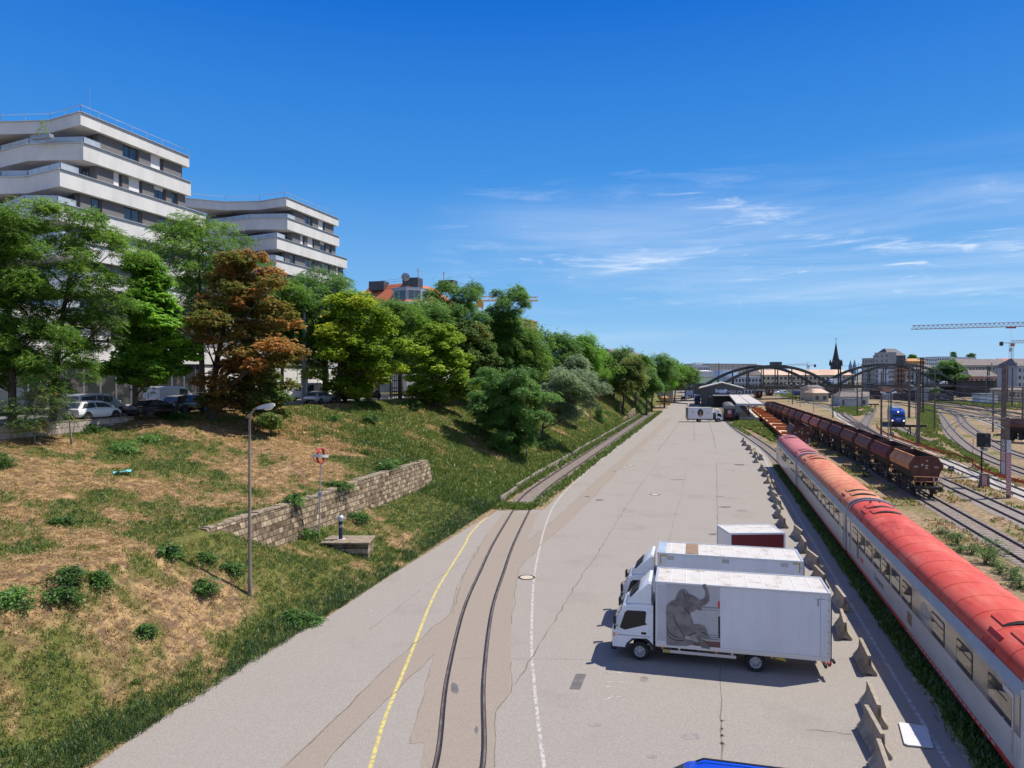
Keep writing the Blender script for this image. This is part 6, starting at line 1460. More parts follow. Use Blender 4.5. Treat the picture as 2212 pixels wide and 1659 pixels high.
def third():
    zt_ = 3.0; a, c = G(1578, 1152, zt_), G(1695, 1151, zt_); f = (a - c).normalized(); rz = math.atan2(f.y, f.x); L_ = (a - c).length
    t = thing('box_trailer', 'short dark red box trailer with a white roof beyond the two lorries', 'trailer', (a.x, a.y, .02), rz, 'box lorries parked on the yard')
    cb = MB().box(-L_, 0, -2.2, -.02, .62, zt_ - .08).build('cargo_box', M['maroon'], t)
    MB().box(-L_ + .04, -.04, -2.16, -.06, zt_ - .079, zt_ - .03).build('roof', M['box_roof'], cb)
    b = MB()
    for y in (-2.2, -.02): b.box(-L_ - .03, .03, y - .03, y + .03, zt_ - .10, zt_)
    for x in (-L_, 0): b.box(x - .03, x + .03, -2.169, -.051, zt_ - .10, zt_ - .002)
    for x in (-L_, 0):
        for y in (-2.2, -.02): b.box(x - .045, x + .045, y - .045, y + .045, .62, zt_ - .101)
    b.box(-L_ - .03, .03, -.05, .01, .6, .72); b.build('white_edge_frame', M['white_paint'], cb)
    MB().box(.0, .03, -2.1, -.1, .7, zt_ - .12).build('front_panel', M['white_paint'], cb)
    for s in (-.25, -1.95):
        for x in (-L_ * .45, -L_ * .70): wheel(t, x, s, .33, .2, 1 if s > -1 else -1)
    b = MB(); b.box(-L_ + .1, -.1, -1.5, -.7, .42, .6); b.bar((0, -1.1, .5), (1.2, -1.1, .45), .1, .1); b.build('chassis', M['under'], t)
third()
def far_truck():
    d = 176.0; bx0, bx1 = 1484.5, 1536.5
    a, c = V(1484.5, HY, d), V(1541, HY, d); f = Vector((c.x - a.x, c.y - a.y, 0)).normalized(); rz = math.atan2(f.y, f.x)
    L_ = (1536.5 - 1484.5) / FPX * d
    o = V(1549.5, HY, d); o.z = .02
    xf = -(1549.5 - 1536.5) / FPX * d; xr = xf - L_
    o = o + Vector((-f.y, f.x, 0)) * 0
    t, cb = truck('distant white box lorry with an oval portrait picture in front of the dark shed', o, rz, -4.6, (xf, xr, .85, 3.6, 1.2))
    def sm(name, pts, m, o_): MB().prismy(pts, -1.2 - o_, -1.2005).build(name, m, cb)
    xm, zm = (xf + xr) / 2, 2.28
    el = lambda cx, cz, rx, rz_, n=28: [(cx + rx * math.cos(2 * PI * i / n), cz + rz_ * math.sin(2 * PI * i / n)) for i in range(n)]
    sm('portrait_oval', el(xm, zm, .72, .98), mat('portrait_dark_brown', (.045, .025, .018), .5, col2=(.09, .05, .03), scale=2), .006)
    sk = mat('portrait_skin', (.38, .21, .15), .5, col2=(.30, .15, .10), scale=4)
    sm('portrait_shoulders', [(xm - .50, zm - .66), (xm - .36, zm - .42), (xm - .10, zm - .28), (xm + .12, zm - .28), (xm + .36, zm - .44), (xm + .50, zm - .66), (xm + .25, zm - .90), (xm - .25, zm - .90)], sk, .009)
    sm('portrait_neck', [(xm - .10, zm - .40), (xm - .10, zm + .05), (xm + .12, zm + .05), (xm + .12, zm - .40)], sk, .011)
    sm('portrait_face', el(xm + .02, zm + .16, .20, .30), sk, .013)
    sm('portrait_hair', [(xm - .34, zm - .2), (xm - .36, zm + .3), (xm - .15, zm + .62), (xm + .2, zm + .62), (xm + .36, zm + .3), (xm + .32, zm - .2), (xm + .22, zm + .1), (xm + .15, zm + .40), (xm - .12, zm + .42), (xm - .20, zm + .1)], mat('portrait_hair', (.02, .012, .01), .5), .015)
    text('W', .75, M['brick'], cb, (xr + L_ * .20, -1.207, zm + .1), (PI / 2, 0, 0))
    b = MB()
    for z_, w in ((2.05, .32), (1.95, .26)): b.box(xr + L_ * .80 - w, xr + L_ * .80 + w, -1.206, -1.2005, z_, z_ + .04)
    for k in (-1, 0, 1): b.prismy([(xr + L_ * .80 + k * .16 - .08, 2.2), (xr + L_ * .80 + k * .16 + .08, 2.2), (xr + L_ * .80 + k * .2, 2.48)], -1.206, -1.2005)
    b.build('crown_emblem', M['frame_grey'], cb)
far_truck()
car('bright blue car with roof rails at the bottom edge of the view', 'mpv', 'blue_paint', (G(1548, 1676, 1.9).x, G(1548, 1676, 1.9).y, .02), TRZ, group='cars on the yard', rails=True)
# ---------------------------------------------------------------- concrete barriers beside the track
def barriers():
    prof = [(-.30, 0), (-.30, .10), (-.155, .28), (-.085, .42), (-.065, .80), (.065, .80), (.085, .42), (.155, .28), (.30, .10), (.30, 0), (.12, 0), (.10, .06), (-.10, .06), (-.12, 0)]
    def mk(Lb, name='barrier'):
        t = thing('concrete_barrier', 'x', 'barrier', (0, 0, 0), 0, 'concrete barriers beside the track')
        rings = [[(y, x * s, z * (1 - (1 - s) * .1)) for x, z in prof] for y, s in ((-Lb / 2, .93), (-Lb / 2 + .035, 1), (Lb / 2 - .035, 1), (Lb / 2, .93))]
        MB().loft(rings).build('body', M['concrete'], t, fix=True)
        b = MB()
        for s in (1, -1): b.tube([(s * Lb / 2 * .985, 0, .42), (s * (Lb / 2 + .05), 0, .42), (s * (Lb / 2 + .05), 0, .68), (s * Lb / 2 * .985, 0, .68)], .018, 6)
        b.build('coupling_loop', M['rail'], t); return t
    proto = {}
    # top edge of each barrier (far end, near end) in the survey views
    B = [('p', 945, 1455, 1010, 1640), ('p', 820, 1105, 955, 1345), ('p', 838, 892, 925, 1090), ('p', 768, 510, 842, 660), ('p', 597, 255, 628, 362), ('p', 552, 42, 628, 142),
         ('o', 358, 350, 445, 437), ('o', 293, 210, 388, 282), ('o', 240, 88, 290, 165), ('o', 190, 2, 240, 42), ('m', 752, 1252, 818, 1330), ('m', 715, 1155, 748, 1210), ('m', 712, 1066, 742, 1115), ('m', 662, 992, 710, 1045), ('m', 650, 926, 672, 972), ('m', 650, 872, 692, 905),
         ('m', 602, 812, 632, 850), ('m', 566, 743, 612, 785), ('m', 532, 690, 560, 725), ('m', 520, 578, 548, 612), ('m', 474, 603, 498, 640), ('m', 466, 562, 490, 580), ('m', 422, 530, 478, 532), ('m', 390, 489, 414, 500), ('m', 340, 437, 370, 462), ('m', 332, 403, 350, 422)]
    rg = random.Random(6)
    for i, (w, x0, y0, x1, y1) in enumerate(B):
        a, c = GP(w, x0, y0, .82), GP(w, x1, y1, .82); mid = (a + c) / 2; dv = c - a; Ln = dv.length
        near = i < 12
        if near: ang = math.atan2(dv.y, dv.x); Lb = 2.0
        else: ang = PI / 2 + max(-.45, min(.45, math.atan2(dv.y, dv.x) + PI / 2 if dv.y < 0 else 0)) * .6 + rg.uniform(-.15, .15); Lb = 2.0
        if near and Ln > 2.3: mid = a + dv.normalized() * 1.0
        if i == 22: ang = PI / 2 - .35
        if i < 3 or not proto: pass
        k = 'b'
        lab = ('nearest concrete barrier, cut by the bottom edge of the view' if i == 0 else 'last small concrete barrier at the far end of the row' if i == 25 else 'concrete barrier lying askew between its upright neighbours far down the row' if i == 22 else '%s weathered concrete barrier from the near end of the row beside the coaches' % ORD[i])
        if k not in proto: proto[k] = mk(Lb); o = proto[k]; o['label'] = lab; o.location = (mid.x, mid.y, .022); o.rotation_euler = (0, 0, ang)
        else: o = dup(proto[k], (mid.x, mid.y, .022), ang, lab)
barriers()
def panel():
    t = thing('flat_board', 'white board lying flat on the asphalt at the lower right between barriers and line', 'board', (0, 0, 0))
    pts = [GP('p', *q_, .08) for q_ in ((1102, 1252), (1352, 1290), (1412, 1478), (1180, 1455), (1150, 1440))]
    MB().prism([(p.x, p.y) for p in pts], .045, .09).build('board', M['white_sign'], t, bevel=.01)
    b = MB(); c = sum(pts, Vector()) / len(pts); b.prism([(c.x + (p.x - c.x) * .93, c.y + (p.y - c.y) * .93) for p in pts], .024, .0449); b.build('backing', M['frame_grey'], t)
panel()

b = MB(); kp = smooth_path([GP('p', *q_) for q_ in ((1235, 878), (1350, 1010), (1480, 1190), (1600, 1400), (1760, 1660))], 5); rg = random.Random(4)
for i, (a, c) in enumerate(zip(kp[:-1], kp[1:])):
    n = max(1, int((c - a).length / .55)); 
    for k in range(n):
        if rg.random() > .14: b.bar(a.lerp(c, k / n) + Vector((rg.uniform(-.03, .03), 0, .05)), a.lerp(c, (k + .9) / n) + Vector((0, 0, .05)), .16, .13)
b.build('kerb', M['concrete'], kind='structure')
# ---------------------------------------------------------------- railway: tracks, coaches, wagons
def track(label, pts, bal='ballast', slp='sleeper', w=3.0, sleepers=True, z=0.0, group='tracks of the goods yard', old=True, sm=6):
    path = smooth_path([Vector((p[0], p[1], 0)) for p in pts], sm)
    LZ[0] += .0006
    if bal:
        rg = random.Random(len(label)); MB().ribbon(path, [w * rg.uniform(.9, 1.08) for _ in path], z + LZ[0] - .009).build('ballast', M[bal], kind='structure')
    t = thing('railway_track', label, 'track', (path[0].x, path[0].y, 0), 0, group); o = path[0]
    k = len(path)
    for s in (-1, 1):
        vs, fs = [], []
        pr = [(-.06, .0), (-.06, .02), (-.02, .05), (-.036, .13), (-.03, .155), (.03, .155), (.036, .13), (.02, .05), (.06, .02), (.06, .0)]
        for i, p in enumerate(path):
            d = (path[min(i + 1, k - 1)] - path[max(i - 1, 0)]).normalized(); n = Vector((d.y, -d.x, 0)); c = p + n * s * .7525 - o
            for a, h in pr: vs.append((c.x + n.x * a, c.y + n.y * a, z + .03 + h))
        m = len(pr)
        for i in range(k - 1):
            for j in range(m - 1): fs.append((i * m + j, i * m + j + 1, (i + 1) * m + j + 1, (i + 1) * m + j))
        b = MB(); b.add(vs, fs); b.m = [1 if (q_ % (m - 1)) == 4 else 0 for q_ in range(len(fs))]
        b.build('rail', [M['rail'], M['rail_top']], t, fix=False)
    if sleepers:
        b = MB(); acc = 0.0
        for a, c in zip(path[:-1], path[1:]):
            L_ = (c - a).length; d = (c - a).normalized(); n = Vector((d.y, -d.x, 0))
            while acc < L_:
                p = a + d * acc - o; b.bar((p.x - n.x * 1.28, p.y - n.y * 1.28, z - .01), (p.x + n.x * 1.28, p.y + n.y * 1.28, z - .01), .25, .09); acc += .68
            acc -= L_
        b.build('sleepers', M[slp], t, kind='stuff')
    return t
def groove_track():
    pts = [(-7.0, 17), (-7.38, 20.3), (-9.21, 26), (-11.33, 33.9), (-12.78, 41.1), (-14.08, 48), (-15.8, 58.8), (-16.35, 62.6)]
    path = smooth_path([Vector((*p, 0)) for p in pts], 6); k = len(path)
    t = thing('embedded_track', 'curved street-level track with dark grooved rails sunk in the asphalt', 'track', (0, 0, 0), 0, 'tracks of the goods yard')
    for s in (-1, 1):
        for nm, off, w, m, zz in (('rail_edge', .795, .03, 'black', .0282), ('rail', .748, .068, 'rail_groove_head', .0292), ('groove', .693, .042, 'black', .0282), ('guard_rail', .65, .045, 'rail_black', .0290)):
            P_ = []
            for i, p in enumerate(path):
                d = (path[min(i + 1, k - 1)] - path[max(i - 1, 0)]).normalized(); P_.append(p + Vector((d.y, -d.x, 0)) * s * off)
            MB().ribbon(P_, w, zz).build(nm, M[m], t)
groove_track()
track('rusty siding between the bank wall and the asphalt edge', [(-16.45, 63), (-17.0, 70), (-17.2, 85), (-17.25, 120), (-17.4, 170), (-17.6, 215)], 'ballast', 'sleeper', 2.9)
TA = [(9.7, -5), (9.7, 20), (9.7, 80), (9.55, 96), (8.8, 116), (7.3, 138), (5.6, 160), (4.7, 180), (4.5, 200), (4.5, 262)]
track('track under the red-roofed coaches, bending to the platform', TA, 'ballast', 'sleeper', 2.8)
track('track under the low orange wagons', [(10.6, 96), (11.4, 104), (12.6, 114), (13.3, 126), (13.4, 150), (13.3, 200), (13.2, 260), (13, 330)], 'ballast', 'sleeper', 2.8)
HP = [(19.9, -5), (19.9, 40), (19.9, 75), (19.8, 100), (19.2, 130), (18.0, 165), (16.6, 200), (15.6, 230), (14.8, 270), (14.5, 340)]
track('track under the brown hopper wagons', HP, 'ballast', 'sleeper', 2.8)
L_ = lambda *a: [tuple(GP('l', x, y))[:2] for x, y in a]
track('dark-railed track right of the hopper wagons', [(24.6, 0), (24.7, 50), (24.75, 78), (24.6, 100), (24.0, 125), (22.6, 160), (21.2, 200), (20.2, 245), (19.6, 330)], 'ballast_grey', 'sleeper', 3.0)
track('track with new pale sleepers beside the orange barrier', [(29.9, 20), (29.9, 50), (29.9, 82)] + L_((870, 500), (600, 400), (420, 315), (200, 190), (0, 75)) + [tuple(GP('j', 150, 1000))[:2]], 'ballast_pale', 'sleeper_pale', 3.1)
track('short track curving from the buffer stop to the pale track', L_((545, 95), (490, 195), (440, 290), (520, 365), (640, 420)), 'ballast', 'sleeper', 2.8)
track('short track in front of the blue locomotive', L_((815, 255), (830, 305), (940, 375), (1060, 440), (1200, 480)), 'ballast', 'sleeper', 2.6)
track('S-curved track sweeping to the right edge', L_((1235, 130), (1285, 190), (1400, 355), (1600, 535), (1850, 665), (2212, 800), (2500, 900)), 'ballast', 'sleeper', 3.0)
track('second curved track with a crossover', L_((1330, 115), (1450, 150), (1570, 285), (1740, 405), (1980, 545), (2212, 625), (2500, 720)), 'ballast', 'sleeper', 3.0)
track('crossover linking the two curved tracks', L_((1395, 340), (1405, 310), (1450, 280), (1530, 230), (1520, 200), (1470, 165)), None, 'sleeper', sleepers=False)
track('pale-ballasted track in the right middle distance', L_((1200, 75), (1500, 150), (1750, 215), (2000, 310), (2212, 410), (2500, 540)), 'ballast_pale', 'sleeper', 3.0)
for i, a in enumerate((((1000, 30), (1400, 100), (1800, 180), (2212, 300), (2500, 380)), ((1100, 20), (1500, 70), (1850, 130), (2212, 215), (2500, 280)), ((900, 5), (1400, 40), (1900, 105), (2212, 165), (2500, 210)), ((1300, -8), (1700, 22), (2212, 95), (2500, 130)), ((700, 18), (1000, 50), (1300, 105)), ((-300, 30), (60, 55), (330, 240), (560, 380)))):
    track('%s far track of the station throat, counted from the pale track' % ORD[i], L_(*a), 'ballast' if i % 2 else 'ballast_grey', 'sleeper', 2.8)
K_ = lambda *a: [tuple(GP('k', x, y))[:2] for x, y in a]
for i, a in enumerate((((0, 1240), (500, 1310), (1000, 1380), (1600, 1440), (2212, 1500)), ((0, 1215), (600, 1275), (1300, 1360), (2212, 1440)), ((100, 1200), (700, 1245), (1400, 1330), (2212, 1420)))):
    track('%s of three far tracks by the signal gantry' % ORD[i], K_(*a), 'ballast', 'sleeper', 2.6, sleepers=False)
# ---- passenger coaches
def coach(label, x, y0, y1, roofm, win, group='red-roofed grey coaches', extras=True):
    L_ = y1 - y0; t = thing('passenger_coach', label, 'railway coach', (x, y0, .18), 0, group); hw = 1.41
    e = .28
    b = MB()
    for s in (1, -1): b.hexa([(s * hw - .03, e, .72), (s * hw + .03, e, .72), (s * hw + .03, L_ - e, .7305), (s * hw - .03, L_ - e, .7305), (s * hw - .03, e, 1.72), (s * hw + .03, e, 1.72), (s * hw + .03, L_ - e, 1.72), (s * hw - .03, L_ - e, 1.72)])
    sd = b.build('side_wall', M['coach_light'], t)
    b = MB()
    for s in (1, -1): b.box(s * hw - .032, s * hw + .032, e, L_ - e, 1.7205, 2.85)
    b.build('window_band', M['coach_band'], t)
    b = MB()
    for s in (1, -1): b.box(s * hw - .036, s * hw + .036, e, L_ - e, .56, .73)
    b.build('red_stripe', M['coach_stripe'], t)
    b = MB()
    for s in (1, -1):
        b.hexa([(s * hw - s * .05, e, 2.8505), (s * hw + s * .035, e, 2.8505), (s * hw + s * .035, L_ - e, 2.8505), (s * hw - s * .05, L_ - e, 2.8505), (s * hw - s * .22, e, 3.20), (s * hw - s * .10, e, 3.20), (s * hw - s * .10, L_ - e, 3.20), (s * hw - s * .22, L_ - e, 3.20)])
    b.build('cant_rail', M['coach_cant'], t, fix=True)
    # roof: a shallow vault with ribs
    prof = []
    for i in range(15):
        a = PI * i / 14; prof.append((1.29 * math.cos(a), 3.16 + .78 * math.sin(a) ** .78))
    ends = [(e - .02, .93), (e + .25, .99), (e + .6, 1.0), (L_ - e - .6, 1.0), (L_ - e - .25, .99), (L_ - e + .02, .93)]
    b = MB(); b.loft([[(px * (.97 + .03 * s), yy, 3.16 + (pz - 3.16) * s) for px, pz in prof] for yy, s in ends]); rf = b.build('roof', M[roofm], t, fix=True, smooth=50)
    b = MB(); yy = 1.6
    while yy < L_ - 1.2:
        b.tube([(px * 1.003, yy, pz + .004) for px, pz in prof], .014, 4, cap=False); yy += 1.62
    for s in (1, -1): b.tube([(s * 1.285, e, 3.20), (s * 1.285, L_ - e, 3.20)], .022, 5)
    b.build('roof_seam', M[roofm], rf)
    b = MB()
    for yy in (e, L_ - e): b.box(-hw + .0, hw - .0, yy - .03, yy + .03, .6, 3.08)
    b.build('end_wall', M['coach_light'], t)
    b = MB()
    for yy, s in ((0.13, 1), (L_ - .13, -1)): b.box(-.72, .72, yy - .14, yy + .14, 1.0, 3.1)
    b.build('gangway', M['black'], t)
    b = MB()
    for yy in (e + .02, L_ - e - .02): b.tube([(px * 1.02, yy, pz * 1.004) for px, pz in prof], .05, 6, cap=False)
    b.build('end_gutter', M['frame_grey'], t)
    # windows on both sides: frame > pane
    for s in (1, -1):
        for yc, w in win:
            z0, z1 = (1.74, 2.66); x0 = s * (hw + .032)
            f = MB(); r = .07
            pts = [(yc - w / 2 + r, z0), (yc + w / 2 - r, z0), (yc + w / 2, z0 + r), (yc + w / 2, z1 - r), (yc + w / 2 - r, z1), (yc - w / 2 + r, z1), (yc - w / 2, z1 - r), (yc - w / 2, z0 + r)]
            f.prismx(pts, min(x0, x0 + s * .012), max(x0, x0 + s * .012)); fo = f.build('window', M['frame_dark'], t)
            k = .055; f = MB(); f.prismx([(yc + (a - yc) * (1 - 2 * k / w), (z0 + z1) / 2 + (c - (z0 + z1) / 2) * (1 - 2 * k / (z1 - z0))) for a, c in pts], min(x0 + s * .0125, x0 + s * .018), max(x0 + s * .0125, x0 + s * .018)); f.build('pane', M['coach_glass'], fo)
            if w > 1.2: f = MB(); f.box(min(x0 + s * .0185, x0 + s * .026), max(x0 + s * .0185, x0 + s * .026), yc - w / 2 + .05, yc + w / 2 - .05, z1 - .30, z1 - .26); f.build('transom', M['frame_dark'], fo)
        for yc in (e + .75, L_ - e - .75):
            x0 = s * (hw + .033); d_ = MB().box(min(x0, x0 + s * .015), max(x0, x0 + s * .015), yc - .38, yc + .38, .74, 2.78).build('door', M['coach_light'], t)
            MB().box(min(x0 + s * .0155, x0 + s * .022), max(x0 + s * .0155, x0 + s * .022), yc - .26, yc + .26, 1.75, 2.6).build('door_window', M['coach_glass'], d_)
            MB().box(min(x0 + s * .0155, x0 + s * .05), max(x0 + s * .0155, x0 + s * .05), yc - .34, yc - .30, 1.0, 1.7).build('handle', M['rail_metal'], d_)
    b = MB(); b.box(-1.30, 1.30, 5.0, L_ - 5.0, .30, .575); b.box(-1.34, 1.34, e, L_ - e, .50, .5795); b.build('underframe', M['under'], t)
    b = MB(); rg = random.Random(int(y0)); y = 5.5
    while y < L_ - 7: 
        l_ = rg.uniform(.8, 1.9); b.box(-1.2, 1.2, y, y + l_, .05 + rg.uniform(0, .1), .30); y += l_ + rg.uniform(.3, .9)
    b.build('equipment_box', M['under'], t, bevel=.02)
    for yc in (3.4, L_ - 3.4):
        b = MB()
        for s in (1, -1): b.box(s * 1.05 - .08, s * 1.05 + .08, yc - 1.8, yc + 1.8, .22, .46)
        b.box(-1.05, 1.05, yc - .25, yc + .25, .2, .5); bg = b.build('bogie', M['under'], t)
        for s in (1, -1):
            for dy in (-1.25, 1.25):
                b = MB(); b.lathe([(.44, -.065), (.46, 0), (.44, .065), (.2, .08)], 20, (s * .75, yc + dy, .28), 'x'); b.build('wheel', M['rail'], bg)
            b = MB()
            for k in range(7): b.lathe([(.12, k * .06), (.14, k * .06 + .03), (.12, k * .06 + .06)], 10, (s * 1.14, yc, .12))
            b.build('coil_spring', M['under'], bg)
    # roof hatches near one end
    if extras:
        for yc, w in ((2.3, 1.0), (L_ - 2.3, 1.0), (3.9, 1.0), (L_ - 3.9, 1.0)):
            b = MB(); n = 7; top = [(math.sin(a) * 1.10, 3.19 + .78 * math.cos(a * 1.02) ** .8) for a in np.linspace(-.78, .62, n)]
            b.loft([[(px, yy, pz + .09) for px, pz in top] + [(px, yy, pz - .1) for px, pz in top[::-1]] for yy in (yc - w / 2, yc + w / 2)]); b.build('roof_hatch', M[roofm], rf, fix=True)
            b = MB(); b.tube([(px, yc - w / 2 - .03, pz + .03) for px, pz in top], .05, 4); b.build('hatch_shadow_line', M['black'], rf)  # black tube draws in the shadow line along the hatch edge
        for yc in (3.1, L_ - 3.1):
            b = MB(); b.hexa([(-1.33, yc - .5, 3.27), (-1.22, yc - .5, 3.24), (-1.22, yc + .5, 3.24), (-1.33, yc + .5, 3.27), (-1.06, yc - .5, 3.74), (-.95, yc - .5, 3.68), (-.95, yc + .5, 3.68), (-1.06, yc + .5, 3.74)]); b.build('vent_grille', M['coach_stripe'], rf, fix=True)
    for yc in (L_ - 1.2,):
        for xx in (-.3, .2): b = MB(); b.lathe([(.07, 3.88), (.05, 3.98), (.09, 4.02)], 8, (xx, yc, 0)); b.build('roof_vent', M['under'], rf)
    # buffers
    b = MB()
    for yy, s in ((e, -1), (L_ - e, 1)):
        for xx in (-.87, .87): b.lathe([(.10, s * .02), (.10, s * .26), (.24, s * .27), (.24, s * .31)], 12, (xx, yy, .84), 'y')
    b.build('buffer', M['under'], t)
    return t
N_ = 22.3
c1 = coach('nearest red-roofed restaurant coach, cut by the right edge', 9.71, N_, 48.7, 'coach_red', [(1.8, 1.55), (4.7, 1.55), (7.6, 1.55)] + [(12.0 + 1.92 * i, 1.5) for i in range(7)])
rot = (PI / 2, 0, -PI / 2)
text('ÖBB', .42, M['red_text'], c1, (-1.4455, 43.9 - N_, 1.22), rot); text('Restaurant', .46, M['coach_text'], c1, (-1.4455, 39.6 - N_, 1.25), rot)
b = MB()
for k in range(5): b.prismx([(44.6 - N_ + .16 * k, 1.05), (44.68 - N_ + .16 * k, 1.05), (44.9 - N_ + .13 * k, 1.85), (44.82 - N_ + .13 * k, 1.85)], -1.446, -1.4405)
b.build('graffiti_scribble', M['coach_text'], c1)
text('DaN', .30, M['glass_pale'], c1, (-1.4465, 31.6 - N_, 2.52), rot)
b = MB(); rg = random.Random(1)
for k in range(3):
    y = 31.05 - N_
    while y < 32.3 - N_: w = rg.uniform(.03, .12); b.box(-1.4465, -1.4425, y, y + w, 2.22 - k * .15, 2.32 - k * .15); y += w + .035
b.build('small_lettering', M['glass_pale'], c1)
MB().box(-1.447, -1.4405, 33.5 - N_, 34.2 - N_, 1.02, 1.52).build('brown_flap', M['brown_board'], c1)
b = MB()
for y in np.arange(2, 12, .42): b.box(-1.4475, -1.4462, y, y + .26, .615, .685)
b.build('stripe_lettering', M['coach_light'], c1)
coach('middle coach with sun-faded orange roof', 9.68, 48.7, 75.2, 'coach_orange', [(3.2 + 1.95 * i, 1.45) for i in range(11)])
coach('farthest coach with dull pink roof beside the far barriers', 9.60, 75.2, 97.2, 'coach_pink', [(2.6 + 1.62 * i, 1.15) for i in range(11)])
# ---- hopper wagons
def hopper(label, body, pos, rz, group='brown hopper wagons in one long train', endm='hop_end', detail=True):
    t = thing('hopper_wagon', label, 'hopper wagon', pos, rz, group); L_ = 7.4; y0, y1 = -L_ / 2, L_ / 2
    sec = [(-1.28, 2.62), (-1.46, 2.74), (-1.50, 3.16), (-1.50, 3.24), (-.98, 3.98)]; low = [(-.74, 1.5), (-1.10, 2.0), (-1.28, 2.62)]
    full = low[:2] + sec + [(-x, z) for x, z in (low[:2] + sec)[::-1]]
    b = MB()
    for s in (-1, 1):
        pts = [(s * abs(x), z) for x, z in sec]; vs = [(x, y, z) for y in (y0, y1) for x, z in pts] + [(x - s * .05, y, z) for y in (y0 + .05, y1 - .05) for x, z in pts]
        n = len(pts)
        b.add(vs, [(i, i + 1, n + i + 1, n + i) for i in range(n - 1)]); 
        b.add([(x - s * .05, y, z) for y in (y0, y1) for x, z in pts], [(i, i + 1, n + i + 1, n + i) for i in range(n - 1)], 1)
        b.box(min(s * .96, s * 1.06), max(s * .96, s * 1.06), y0, y1, 3.96, 4.04)
        b.box(min(s * 1.49, s * 1.53), max(s * 1.49, s * 1.53), y0, y1, 3.11, 3.17)
        pass
    b.build('hopper_side', [M['hop_' + body], M['hop_inside']], t)
    for s in (-1, 1):
        b = MB(); b.loft([[(s * abs(x), y, z) for x, z in low] + [(s * (abs(x) - .08), y, z) for x, z in low[::-1]] for y in (y0 + .02, y1 - .02)]); b.build('hopper_chute', M['under'], t, fix=True)
    for y, s in ((y0, -1), (y1, 1)):
        b = MB(); vs = [(x, y + s * .0, z) for x, z in full]; n = len(full)
        b.add(vs + [(x * .985, y - s * .04, z) for x, z in full], [tuple(range(n)), tuple(range(n, 2 * n))[::-1]])
        for xx in (-.55, .55): b.box(xx - .04, xx + .04, min(y, y + s * .05), max(y, y + s * .05), 1.6, 3.95)
        b.box(-1.0, 1.0, min(y, y + s * .06), max(y, y + s * .06), 3.93, 4.02)
        b.build('hopper_end', M[endm], t)
    b = MB(); b.add([(x, y, z) for y in (y0 + .06, y1 - .06) for x, z in ((-1.1, 2.4), (0, 3.0), (1.1, 2.4))], [(0, 1, 4, 3), (1, 2, 5, 4)]); b.build('hopper_floor', M['hop_inside'], t)
    b = MB()
    for s in (-1, 1): b.box(s * .95 - .09, s * .95 + .09, y0 - .85, y1 + .85, .98, 1.22)
    for y in (y0 - .85, y0, y1, y1 + .85): b.box(-1.2, 1.2, y - .1, y + .1, .96, 1.20)
    b.box(-1.2, 1.2, y0 - .8, y0 - .1, 1.201, 1.24); b.box(-1.2, 1.2, y1 + .1, y1 + .8, 1.201, 1.24)
    for s in (-1, 1):
        for y in np.linspace(y0 + .4, y1 - .4, 5):
            b.bar((s * 1.02, y, 1.22), (s * 1.14, y, 2.0), .07, .07); b.bar((s * .8, y, .55), (s * 1.02, y, 1.0), .06, .06)
        b.box(s * 1.1 - .03, s * 1.1 + .03, y0, y1, .55, .62)
        for y in (-2.2, -.7, .8, 2.3): b.box(s * .98 - .05, s * .98 + .05, y - .35, y + .35, .45, 1.6)
    b.build('underframe', M['under'], t)
    for s in (-1, 1):
        for y in (y0 + 1.0, y1 - 1.0):
            b = MB(); b.lathe([(.44, -.06), (.48, 0), (.44, .06), (.15, .1)], 18, (s * .76, y, .46), 'x'); b.build('wheel', M['rail'], t)
            b = MB(); b.box(s * 1.0 - .1, s * 1.0 + .1, y - .55, y + .55, .40, .60); b.box(s * 1.0 - .12, s * 1.0 + .12, y - .16, y + .16, .32, .95); b.build('axle_box', M['under'], t)
    b = MB()
    for y, s in ((y0 - .85, -1), (y1 + .85, 1)):
        for xx in (-.875, .875): b.lathe([(.11, s * .0), (.11, s * .28), (.24, s * .29), (.24, s * .33)], 12, (xx, y + s * .08, 1.06), 'y')
        b.bar((0, y, 1.0), (0, y + s * .35, .8), .08, .08)
    b.build('buffer', M['under'], t)
    b = MB()
    for y, s in ((y0 - .8, -1), (y1 + .8, 1)):
        for xx in (-1.15, 1.15): b.tube([(xx, y, 1.2), (xx, y, 2.15), (xx, y - s * .65, 2.15)], .025, 5)
        b.tube([(-1.15, y, 2.15), (1.15, y, 2.15)], .025, 5); b.tube([(-1.15, y, 1.7), (1.15, y, 1.7)], .02, 5)
    b.build('platform_rail', M['hop_' + body], t)
    if detail:
        b = MB(); y = y0 - .004
        for x0, x1, z0, z1 in ((-1.05, -.68, 2.92, 3.10), (.70, 1.05, 2.92, 3.10)):
            b.box(x0, x1, y - .058, y - .054, z0, z0 + .025); b.box(x0, x1, y - .058, y - .054, z1 - .025, z1); b.box(x0, x0 + .025, y - .058, y - .054, z0 + .026, z1 - .026); b.box(x1 - .025, x1, y - .058, y - .054, z0 + .026, z1 - .026); b.box(x0 + .06, x1 - .06, y - .058, y - .054, z0 + .06, z0 + .12)
        b.prismy([(-.02, 3.55), (.16, 3.55), (.07, 3.72)], y - .06, y - .054); b.box(-.08, .16, y - .06, y - .054, 3.08, 3.2); b.box(-.08, .16, y - .06, y - .054, 2.85, 2.97); b.box(-.42, -.26, y - .06, y - .054, 3.1, 3.3)
        for xx in (-.7,): b.box(.55, .68, y - .30, y - .26, 1.7, 2.0)
        b.build('stencilled_marking', M['platform'], t)
        b = MB(); b.box(.92, 1.0, y0 - .84, y0 - .80, 1.75, 2.3); b.build('white_plate', M['white_sign'], t)
    return t
